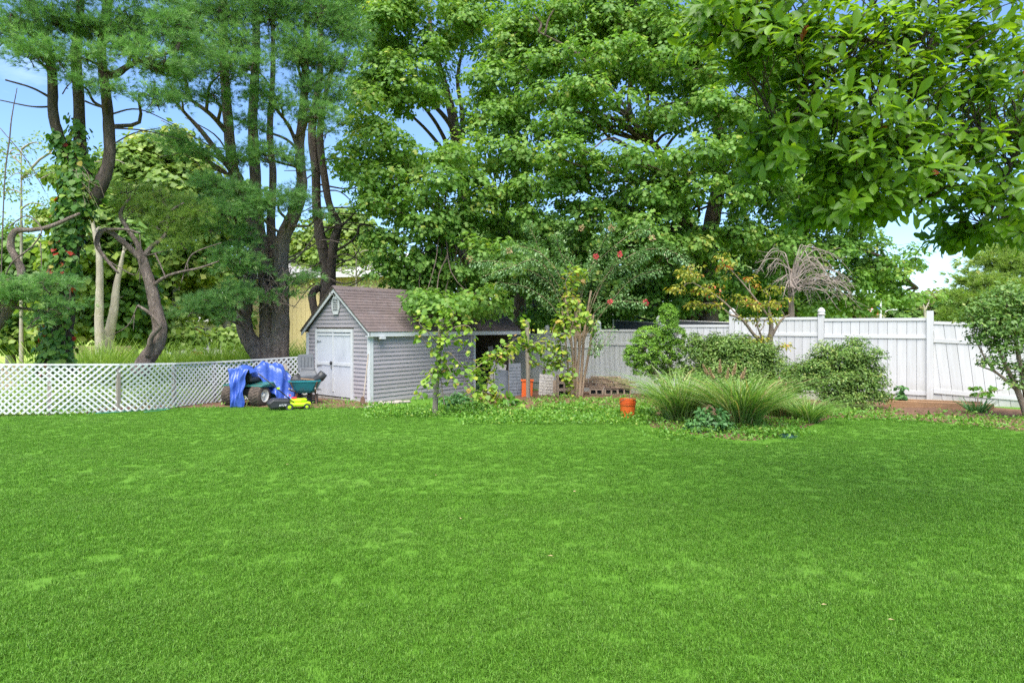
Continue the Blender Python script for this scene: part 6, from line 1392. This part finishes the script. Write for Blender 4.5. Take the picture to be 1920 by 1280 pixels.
leaning('plank', 'grey plank leaning in the middle of the bay', 'plank', G(935, 19.2), 0.16, 1.5, 0.04, M['old_wood'], 0.2, 0.2, -0.15)
# hollow blocks and paver stack
def hollow_block(label, c, rz, stand=True):
    o = thing('hollow_block', label, 'block', c, rz, group='hollow blocks by the myrtle')
    w, h, t = 0.40, 0.20, 0.19; hole = 0.115
    m = MB()
    for x in (-w / 2 + 0.0225, 0, w / 2 - 0.0225): m.box((x, 0, h / 2), (0.045, t, h))
    m.box((-w / 4, 0, 0.02), (w / 2 - 0.045, t - 0.004, 0.04)).box((w / 4, 0, 0.02), (w / 2 - 0.045, t - 0.004, 0.04)).box((-w / 4, 0, h - 0.02), (w / 2 - 0.045, t - 0.004, 0.04)).box((w / 4, 0, h - 0.02), (w / 2 - 0.045, t - 0.004, 0.04))
    m.build('shell', M['block'], o)
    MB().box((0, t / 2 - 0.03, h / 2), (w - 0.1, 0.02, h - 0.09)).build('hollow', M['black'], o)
for r_, lab in enumerate(('bottom hollow block left of the myrtle stems', 'middle hollow block left of the myrtle stems', 'top hollow block left of the myrtle stems')):
    hollow_block(lab, G(1057, 17.3, 0.202 * r_ + 0.002), 0.12)
for k, px in enumerate((1118, 1146, 1170)):
    hollow_block(['leftmost hollow block under the paver stack', 'middle hollow block under the paver stack', 'rightmost hollow block under the paver stack'][k], G(px, 17.7, 0.002), -0.1)
st = thing('paver_stack', 'low stack of tan concrete pavers against the white fence', 'pavers', G(1140, 17.7, 0.21))
Os = Vector(st.location)
for r_ in range(5):
    x = -0.74 + R(-.03, .03); xe = 0.62 - (0.12 * max(0, r_ - 2) if r_ < 4 else 0.35)
    if r_ == 4: x = -0.5
    while x < xe:
        w_ = random.choice((0.115, 0.16, 0.21)); x2 = x + w_
        yy = (x) * -0.10
        piece('paver', M['brick'], st, (x + w_ / 2, yy + R(-0.02, 0.02), 0.036 + r_ * 0.066), (w_ - 0.008, 0.22 + R(-.03, .03), 0.060), (R(-.02, .02), R(-.02, .02), -0.1 + R(-.05, .05)))
        x = x2
# timber edging
ta, tb_ = GP(1672, 764), GP(1864, 772)
tm = thing('landscape_timber', 'long brown timber lying at the foot of the white fence', 'timber', ta)
bar_piece('beam', M['timber'], tm, Vector((-0.12, 0.1, 0.075)), (tb_ - ta) + Vector((0, 0, 0.075)), 0.13, 0.15)
bar_piece('beam', M['timber'], tm, Vector((0.1, 0.28, 0.10)), (tb_ - ta) * 0.96 + Vector((0, 0.2, 0.11)), 0.11, 0.13)
# utility lid
ld = thing('utility_lid', 'dark green round lid set in the ground at the bed edge', 'lid', GP(1478, 819))
MB().lathe([(0.001, 0.05), (0.05, 0.05), (0.09, 0.045), (0.115, 0.02), (0.12, -0.02)][::-1], 20).build('lid', M['lid'], ld, smooth=True)
MB().lathe([(0.125, -0.01), (0.14, -0.01), (0.14, 0.018), (0.122, 0.018)], 20, cap=False).build('rim', M['lid'], ld)
# stones along the shed
def stone_mesh(k):
    bm = bmesh.new(); bmesh.ops.create_icosphere(bm, subdivisions=2, radius=1.0); rs = random.Random(k)
    for v in bm.verts:
        n = v.co.normalized(); v.co = n * (0.8 + 0.25 * math.sin(3 * n.x + k) * math.cos(2.3 * n.y + k * 1.7) + rs.uniform(-0.06, 0.06)); v.co.z = max(v.co.z, -0.5) * 0.55
    me = bpy.data.meshes.new('stone'); bm.to_mesh(me); bm.free(); me.materials.append(M['stone']); return me
for k, (px, py, s) in enumerate([(699, 764, 0.16), (716, 759, 0.17), (733, 757, 0.13), (747, 757, 0.16), (762, 755, 0.12), (690, 766, 0.11)]):
    q = GP(px, py); lab = ['flat stone at the shed corner', 'broad stone second from the shed corner', 'small stone in the middle of the shed-side row', 'humped stone near the weeds along the shed', 'last small stone before the weeds along the shed', 'small stone in front of the shed corner'][k]
    o = link('field_stone', stone_mesh(k), None, None, q + Vector((0, 0, s * 0.25)), (0, 0, R(0, 6)), (s, s * 0.8, s * 0.75)); tag(o, lab, 'stone', 'stones along the shed wall')
# tool leaning on the shed corner
tl = thing('garden_tool', 'long-handled tool leaning on the shed corner', 'tool', GP(680, 762))
top_ = P(690.5, 664, 15.15) - Vector(tl.location)
MB().tube([(0, 0, 0.05), top_ * 0.5, top_], [0.014, 0.016, 0.017], 8).build('handle', M['old_wood'], tl)
MB().prism([(-0.06, 0, -0.02), (0.06, 0, -0.02), (0.055, 0, 0.16), (0.02, 0, 0.24), (-0.02, 0, 0.24), (-0.055, 0, 0.16)], (0, 0.012, 0)).build('blade', M['rust'], tl)
# hose on the ground
ho = MB(); hp = [GP(*p) for p in ((165, 777), (200, 775), (235, 773), (262, 771), (290, 769), (318, 768), (300, 771), (270, 774))]
ho.tube([Vector(p[:3]) + Vector((0, 0, 0.02)) for p in spline([tuple(p) for p in hp], 6)], 0.012, 6)
h_ = ho.build('garden_hose', M['hose'], None, smooth=True); tag(h_, 'thin green hose lying on earth by the lattice', 'hose')

# ------------------------------------------------------------------ riding mower under a blue tarp
rm_b = G(461, 14.45); RZ = math.radians(-14)
rm = thing('riding_mower', 'green riding mower seen from behind, fat tyres showing under a tarp', 'mower', rm_b, RZ)
def wheel(parent, x, y, r, w, rim=True, name='tyre'):
    Mx = Matrix.Rotation(math.pi / 2, 3, 'Y')
    prof = [(r * 0.55, -w / 2), (r * 0.86, -w / 2 * 0.98), (r * 0.97, -w / 2 * 0.8), (r, -w * 0.25), (r, w * 0.25), (r * 0.97, w / 2 * 0.8), (r * 0.86, w / 2 * 0.98), (r * 0.55, w / 2)]
    t = MB().lathe(prof, 28, (x, y, r), Mx, cap=False).build(name, M['tyre'], parent, smooth=True)
    # tread lugs
    lug = MB()
    for k in range(22):
        a = 2 * math.pi * k / 22
        for q in (-1, 1):
            c = Vector((x + q * w * 0.2, y + r * 1.0 * math.cos(a + q * 0.07), r + r * 1.0 * math.sin(a + q * 0.07)))
            lug.box(c, (w * 0.34, r * 0.13, 0.016), Matrix.Rotation(a - math.pi / 2, 3, 'X') @ Matrix.Rotation(q * 0.4, 3, 'Z'))
    lg = lug.build('tread', M['tyre'], t); lg['kind'] = 'stuff'
    sgn = 1 if x > 0 else -1
    rm_ = MB().lathe([(0.001, 0.0), (r * 0.16, 0.0), (r * 0.2, -0.03), (r * 0.46, -0.05), (r * 0.52, 0.01), (r * 0.57, 0.012)], 24, (x + sgn * (w / 2 - 0.005), y, r), Mx if sgn > 0 else Matrix.Rotation(-math.pi / 2, 3, 'Y'), cap=False).build('rim', M['rim'], t, smooth=True)
    return t
for sx in (-1, 1): wheel(rm, sx * 0.365, 0.0, 0.255, 0.29)
for sx in (-1, 1): wheel(rm, sx * 0.30, 1.15, 0.18, 0.16)
MB().prism([(-0.53, -0.14, 0.50), (-0.53, 0.32, 0.56), (-0.53, 0.42, 0.46), (-0.53, 0.38, 0.43), (-0.53, -0.14, 0.46)], (1.06, 0, 0)).build('rear_fender', M['mower_green'], rm, bevel=0.02)
MB().box((0, 0.62, 0.33), (0.5, 1.2, 0.18)).build('chassis', M['black'], rm, bevel=0.02)
MB().prism([(-0.26, 0.72, 0.42), (-0.26, 0.72, 0.78), (-0.26, 0.90, 0.84), (-0.26, 1.35, 0.74), (-0.26, 1.40, 0.42)], (0.52, 0, 0)).build('hood', M['mower_green'], rm, bevel=0.05)
MB().box((0, 0.12, 0.62), (0.44, 0.42, 0.11)).build('seat', M['black'], rm, bevel=0.04)
MB().box((0, -0.06, 0.70), (0.40, 0.08, 0.20), Matrix.Rotation(0.2, 3, 'X')).build('backrest', M['black'], rm, bevel=0.035)
stw = MB().tube([(0.17 * math.cos(t), 0.58 + 0.17 * math.sin(t) * 0.9, 0.88 + 0.07 * math.sin(t)) for t in np.linspace(0, 2 * math.pi, 25)], 0.014, 8).build('steering_wheel', M['black'], rm, smooth=True)
MB().tube([(0, 0.70, 0.6), (0, 0.58, 0.88)], 0.02, 8).build('column', M['black'], stw)
MB().box((0, -0.06, 0.34), (0.46, 0.10, 0.16)).build('rear_plate', M['black'], rm, bevel=0.02)
MB().prism([(-0.42, 0.55, 0.12), (0.45, 0.55, 0.12), (0.45, 0.98, 0.12), (-0.42, 0.98, 0.12)], (0, 0, 0.14)).build('cutting_deck', M['mower_green'], rm, bevel=0.03)
# tarp: a draped sheet, two lobes, with folds
def sheet(name, label, cat, base, rz, fn, nu, nv, mat, thick=0.004):
    o = thing(name, label, cat, base, rz)
    V, Fc = [], []
    for i in range(nu + 1):
        for j in range(nv + 1): V.append(fn(i / nu, j / nv))
    for i in range(nu):
        for j in range(nv): a = i * (nv + 1) + j; Fc.append((a, a + nv + 1, a + nv + 2, a + 1))
    return o, V, Fc
def tarp_strip(u, v):
    """u across, v from the seat top down the back to the ground"""
    w = 0.66 - 0.30 * min(1, v * 1.5)
    x = (u - 0.5) * w - 0.06 + 0.10 * v
    s = v * 1.30
    if s < 0.36: y, z = 0.20 - s * 1.15, 0.91 + 0.03 * math.sin(s * 9)
    else:
        k = (s - 0.36) / 0.94; y, z = -0.214 - 0.14 * k - 0.05 * math.sin(k * 3.1), 0.90 - 0.885 * k
    fold = 0.035 * math.sin(u * 13 + 2.2 * v) * min(1, v * 2) + 0.016 * math.sin(u * 31 + v * 11) + 0.02 * math.sin(v * 17 + u * 5)
    z2 = z + (0.03 * math.sin(u * 9 + 3) if s < 0.36 else 0) - (0.12 * (abs(u - 0.5) * 2) ** 2 if s < 0.36 else 0)
    return (x + 0.014 * math.sin(v * 21 + u * 8), y + fold - 0.02, max(z2, 0.015))
_hc = spline([(-0.05, 0.42, 0.93), (0.10, 0.48, 1.02), (0.36, 0.56, 0.96), (0.60, 0.62, 0.62), (0.78, 0.66, 0.30), (0.92, 0.66, 0.03)], 12)
def tarp_hood(u, v):
    """from the steering wheel down over the right side to the ground"""
    t = u * (len(_hc) - 1); i = min(int(t), len(_hc) - 2); c = _hc[i] + (_hc[i + 1] - _hc[i]) * (t - i)
    w = (v - 0.45)
    f = 0.035 * math.sin(u * 19 + v * 9) + 0.03 * math.sin(v * 13 - u * 7) + 0.018 * math.sin(u * 37 + v * 29)
    near = max(0, -w)
    return (c[0] - 0.30 * near + 0.05 * w + f * 0.7, c[1] + 0.75 * w - f * 0.6, max(c[2] - 1.15 * near ** 1.2 * (0.4 + 0.6 * (1 - u)) - 0.25 * max(0, w) + f, 0.02))
tp = thing('blue_tarp', 'crumpled blue tarpaulin draped over the riding mower', 'tarp', rm_b, RZ)
for fn, nm in ((tarp_strip, 'hanging_flap'), (tarp_hood, 'hood_cover')):
    V, Fc = [], []
    nu, nv = 34, 50
    for i in range(nu + 1):
        for j in range(nv + 1): V.append(fn(i / nu, j / nv))
    for i in range(nu):
        for j in range(nv): a = i * (nv + 1) + j; Fc.append((a, a + nv + 1, a + nv + 2, a + 1))
    o = mesh_np(nm, V, Fc, M['tarp'], tp, smooth=True)
    md = o.modifiers.new('solid', 'SOLIDIFY'); md.thickness = 0.004

# ------------------------------------------------------------------ lime push mower
pm_b = GP(550, 767); PZ = math.radians(-62)
pm = thing('push_mower', 'lime-green push mower with a black grass bag and folded-back handle', 'mower', pm_b, PZ); pm.scale = (0.8, 0.8, 0.8)
# local +y = forward (to the right and away), bag at -y
MB().prism([(-0.22, -0.12, 0.10), (0.22, -0.12, 0.10), (0.24, 0.30, 0.08), (0.13, 0.46, 0.08), (-0.13, 0.46, 0.08), (-0.24, 0.30, 0.08)], (0, 0, 0.11)).build('deck', M['lime'], pm, bevel=0.035)
MB().prism([(-0.15, -0.08, 0.19), (0.15, -0.08, 0.19), (0.16, 0.18, 0.19), (0.08, 0.36, 0.19), (-0.08, 0.36, 0.19), (-0.16, 0.18, 0.19)], (0, 0, 0.10)).build('motor_cover', M['lime'], pm, bevel=0.035)
MB().box((0, 0.02, 0.31), (0.15, 0.13, 0.05)).build('battery_lid', M['red'], pm, bevel=0.02)
MB().prism([(-0.23, -0.10, 0.30), (-0.23, -0.14, 0.10), (-0.23, -0.62, 0.05), (-0.23, -0.70, 0.22), (-0.23, -0.56, 0.33)], (0.46, 0, 0)).build('grass_bag', M['black'], pm, bevel=0.05)
for x, y, r in ((-0.25, 0.32, 0.085), (0.25, 0.32, 0.085), (-0.26, -0.14, 0.10), (0.26, -0.14, 0.10)):
    w = MB().lathe([(r * 0.5, -0.02), (r * 0.95, -0.02), (r, -0.012), (r, 0.012), (r * 0.95, 0.02), (r * 0.5, 0.02)], 20, (x, y, r), Matrix.Rotation(math.pi / 2, 3, 'Y'), cap=False).build('wheel', M['black'], pm)
    MB().lathe([(0.001, -0.024), (r * 0.52, -0.018), (r * 0.52, 0.018), (0.001, 0.024)], 16, (x, y, r), Matrix.Rotation(math.pi / 2, 3, 'Y'), cap=False).build('hub', M['lime'], w)
for sx in (-1, 1):
    MB().tube([(sx * 0.20, 0.02, 0.18), (sx * 0.20, -0.45, 0.62), (sx * 0.19, -0.86, 0.99)], 0.013, 8).build('handle', M['black'], pm, smooth=True)
MB().tube([(-0.19, -0.86, 0.99), (-0.10, -0.90, 1.02), (0.10, -0.90, 1.02), (0.19, -0.86, 0.99)], 0.014, 8).build('grip', M['black'], pm, smooth=True)
MB().box((0.19, -0.42, 0.62), (0.05, 0.08, 0.05)).build('clamp', M['lime'], pm)
fc = bpy.data.curves.new('lettering', 'FONT'); fc.body = 'RYOBI'; fc.size = 0.075; fc.extrude = 0.002; fc.align_x = 'CENTER'; fc.shear = 0.2; fc.materials.append(M['lettering'])
lt_ = bpy.data.objects.new('lettering_curve', fc); C.objects.link(lt_)
lme = bpy.data.meshes.new_from_object(lt_.evaluated_get(bpy.context.evaluated_depsgraph_get())); bpy.data.objects.remove(lt_)
if not lme.materials: lme.materials.append(M['lettering'])
lt = bpy.data.objects.new('lettering', lme); C.objects.link(lt); lt.parent = pm
lt.matrix_local = Matrix.Translation((0.234, -0.30, 0.13)) @ Matrix.Rotation(math.pi / 2, 4, 'Z') @ Matrix.Rotation(math.pi / 2, 4, 'X')

# ------------------------------------------------------------------ teal wheelbarrow and what lies in it
wb_b = G(574, 14.9); WZ = math.radians(12)
wbw = thing('wheelbarrow', 'teal wheelbarrow heaped with junk in front of the shed doors', 'wheelbarrow', wb_b, WZ)
tray = MB(); 
def ring(z, x0, x1, y0, y1, c=0.09):
    return [(x0 + c, y0, z), (x1 - c, y0, z), (x1, y0 + c, z), (x1, y1 - c, z), (x1 - c, y1, z), (x0 + c, y1, z), (x0, y1 - c, z), (x0, y0 + c, z)]
rings = [ring(0.30, -0.22, 0.20, -0.20, 0.28), ring(0.36, -0.27, 0.25, -0.26, 0.36), ring(0.57, -0.37, 0.35, -0.36, 0.52), ring(0.575, -0.385, 0.365, -0.375, 0.535), ring(0.595, -0.385, 0.365, -0.375, 0.535), ring(0.60, -0.36, 0.34, -0.35, 0.51), ring(0.38, -0.24, 0.22, -0.24, 0.33)]
vs_ = [p for r_ in rings for p in r_]; n = 8
fs_ = [(i * n + k, i * n + (k + 1) % n, (i + 1) * n + (k + 1) % n, (i + 1) * n + k) for i in range(len(rings) - 1) for k in range(n)] + [tuple(range(n - 1, -1, -1)), tuple((len(rings) - 1) * n + k for k in range(n))]
tray.add(vs_, fs_).build('tray', M['teal'], wbw)
for sx in (-1, 1):
    MB().tube([(sx * 0.12, 0.85, 0.20), (sx * 0.20, 0.2, 0.27), (sx * 0.27, -0.55, 0.40), (sx * 0.29, -0.75, 0.46)], 0.019, 8).build('handle', M['old_wood'], wbw)
    MB().tube([(sx * 0.22, -0.05, 0.29), (sx * 0.26, -0.20, 0.02), (sx * 0.24, -0.02, 0.02), (sx * 0.20, 0.1, 0.28)], 0.014, 8).build('leg', M['rust'], wbw)
    MB().bar((sx * 0.25, -0.36, 0.40), (sx * 0.30, -0.42, 0.58), 0.03, 0.012).build('brace', M['rust'], wbw)
w_ = MB().lathe([(0.10, -0.04), (0.18, -0.045), (0.20, -0.02), (0.20, 0.02), (0.18, 0.045), (0.10, 0.04)], 20, (0, 0.82, 0.2), Matrix.Rotation(math.pi / 2, 3, 'Y'), cap=False).build('wheel', M['tyre'], wbw, smooth=True)
MB().lathe([(0.001, -0.03), (0.11, -0.03), (0.11, 0.03), (0.001, 0.03)], 16, (0, 0.82, 0.2), Matrix.Rotation(math.pi / 2, 3, 'Y'), cap=False).build('rim', M['rust'], w_)
# grey moulded seat lying in it
gs = thing('plastic_seat', 'grey moulded plastic seat upended in the wheelbarrow', 'seat', wb_b + Vector((-0.06, 0.10, 0.74)), WZ)
MB().prism([(-0.20, 0.20, 0.42), (-0.19, 0.14, 0.03), (0.21, 0.14, 0.05), (0.17, 0.20, 0.46), (0.14, 0.2, 0.47), (-0.17, 0.2, 0.455)], (0, 0.035, 0)).build('backrest', M['grey_plastic'], gs, bevel=0.012)
for x in (-0.12, -0.04, 0.04, 0.12): MB().box((x, 0.155, 0.25), (0.014, 0.02, 0.30), Matrix.Rotation(-0.15, 3, 'X')).build('rib', M['grey_plastic'], gs)
MB().prism([(-0.15, 0.13, 0.30 - 0.22), (0.19, 0.13, 0.10), (0.30, -0.20, -0.02), (0.30, -0.21, -0.08), (-0.08, -0.21, -0.10), (-0.09, -0.20, -0.05)], (0, 0, 0.05)).build('seat_pan', M['grey_plastic'], gs, bevel=0.012)
for y in (-0.02, 0.06): MB().bar((-0.10, y, 0.085 + y * 0.4), (0.24, y, 0.09 + y * 0.4), 0.012, 0.014).build('rib', M['black'], gs)
sc_ = thing('scoop', 'black flared plastic scoop sticking out over the barrow rim', 'scoop', wb_b + Vector((0.28, -0.05, 0.56)), WZ)
MB().tube([(-0.26, -0.02, -0.06), (-0.06, -0.02, 0.02), (0.08, -0.03, 0.10), (0.16, -0.04, 0.20)], [0.05, 0.08, 0.11, 0.10], 14, True).build('body', M['black'], sc_, smooth=True)
tr2 = thing('black_tray', 'black plastic scrap lying across the barrow', 'tray', wb_b + Vector((-0.08, -0.08, 0.585)), WZ)
MB().prism([(-0.24, -0.16, 0.0), (0.34, -0.20, -0.01), (0.36, 0.10, 0.03), (-0.06, 0.16, 0.10), (-0.26, 0.10, 0.05)], (0, 0, 0.05)).build('body', M['black'], tr2, bevel=0.015)
MB().prism([(-0.20, -0.14, 0.05), (-0.06, -0.16, 0.05), (-0.10, -0.06, 0.17), (-0.17, -0.04, 0.15)], (0.012, 0.012, 0.0)).build('flange', M['black'], tr2)
leaning('scrap_stick', 'pinkish stick across the junk in the barrow', 'stick', wb_b + Vector((0.12, -0.28, 0.625)), 0.30, 0.02, 0.02, M['timber'], 0.1, WZ, 0.12)
# boards left of it
leaning('scrap_board', 'brown cardboard-like board leaning on the lattice beside the barrow', 'board', G(545, 15.6), 0.30, 1.0, 0.02, M['old_wood'], 0.28, 0.2, -0.30)
leaning('scrap_board', 'narrow brown board standing left of the barrow', 'board', G(541, 15.3), 0.10, 0.62, 0.03, M['post_wood'], 0.15, 0.1, 0.10)
leaning('scrap_board', 'short tan board resting across the narrow one', 'board', G(538, 15.15, 0.42), 0.26, 0.20, 0.02, M['cream_panel'], 0.3, 0.2, -0.5)
# stacked base under the barrow
piece_o = thing('wooden_crate', 'low dark wooden crate under the wheelbarrow', 'crate', G(578, 15.25), WZ)
for k in range(4): MB().box((0, -0.2, 0.04 + k * 0.055), (0.44, 0.02, 0.045)).build('slat', M['dark_wood'], piece_o)
for x in (-0.2, 0.2): MB().box((x, 0, 0.11), (0.03, 0.36, 0.22)).build('side', M['dark_wood'], piece_o)
gc = thing('fuel_can', 'red plastic can beside the lime mower', 'can', G(548, 14.95), 0.3)
MB().box((0, 0, 0.13), (0.26, 0.16, 0.24)).build('body', M['red'], gc, bevel=0.035)
MB().tube([(-0.09, 0, 0.25), (-0.06, 0, 0.30), (0.05, 0, 0.30), (0.08, 0, 0.25)], 0.014, 8).build('handle', M['red'], gc)
MB().tube([(0.10, 0, 0.24), (0.15, 0, 0.32)], [0.022, 0.012], 8).build('spout', M['lime'], gc)
# fallen leaves on the lawn
for k in range(8):
    px, py = R(120, 1800), R(830, 1200); q = GP(px, py)
    me = bpy.data.meshes.new('fallen_leaf'); s_ = R(0.03, 0.05)
    V, Fc, K = place(*T_OVAL, np.array([[0, 0, 0.0]]), np.array([[math.cos(k), math.sin(k), 0.1]]), np.array([[0.1, 0.1, 1.0]]), np.array([s_]), np.array([0.9]))
    o = mesh_np('fallen_leaf', V, Fc, M['seed'], None, K); o.location = q + Vector((0, 0, 0.04))
    tag(o, 'small dry tan leaf fallen on the lawn', 'leaf', 'dry leaves scattered on the lawn')
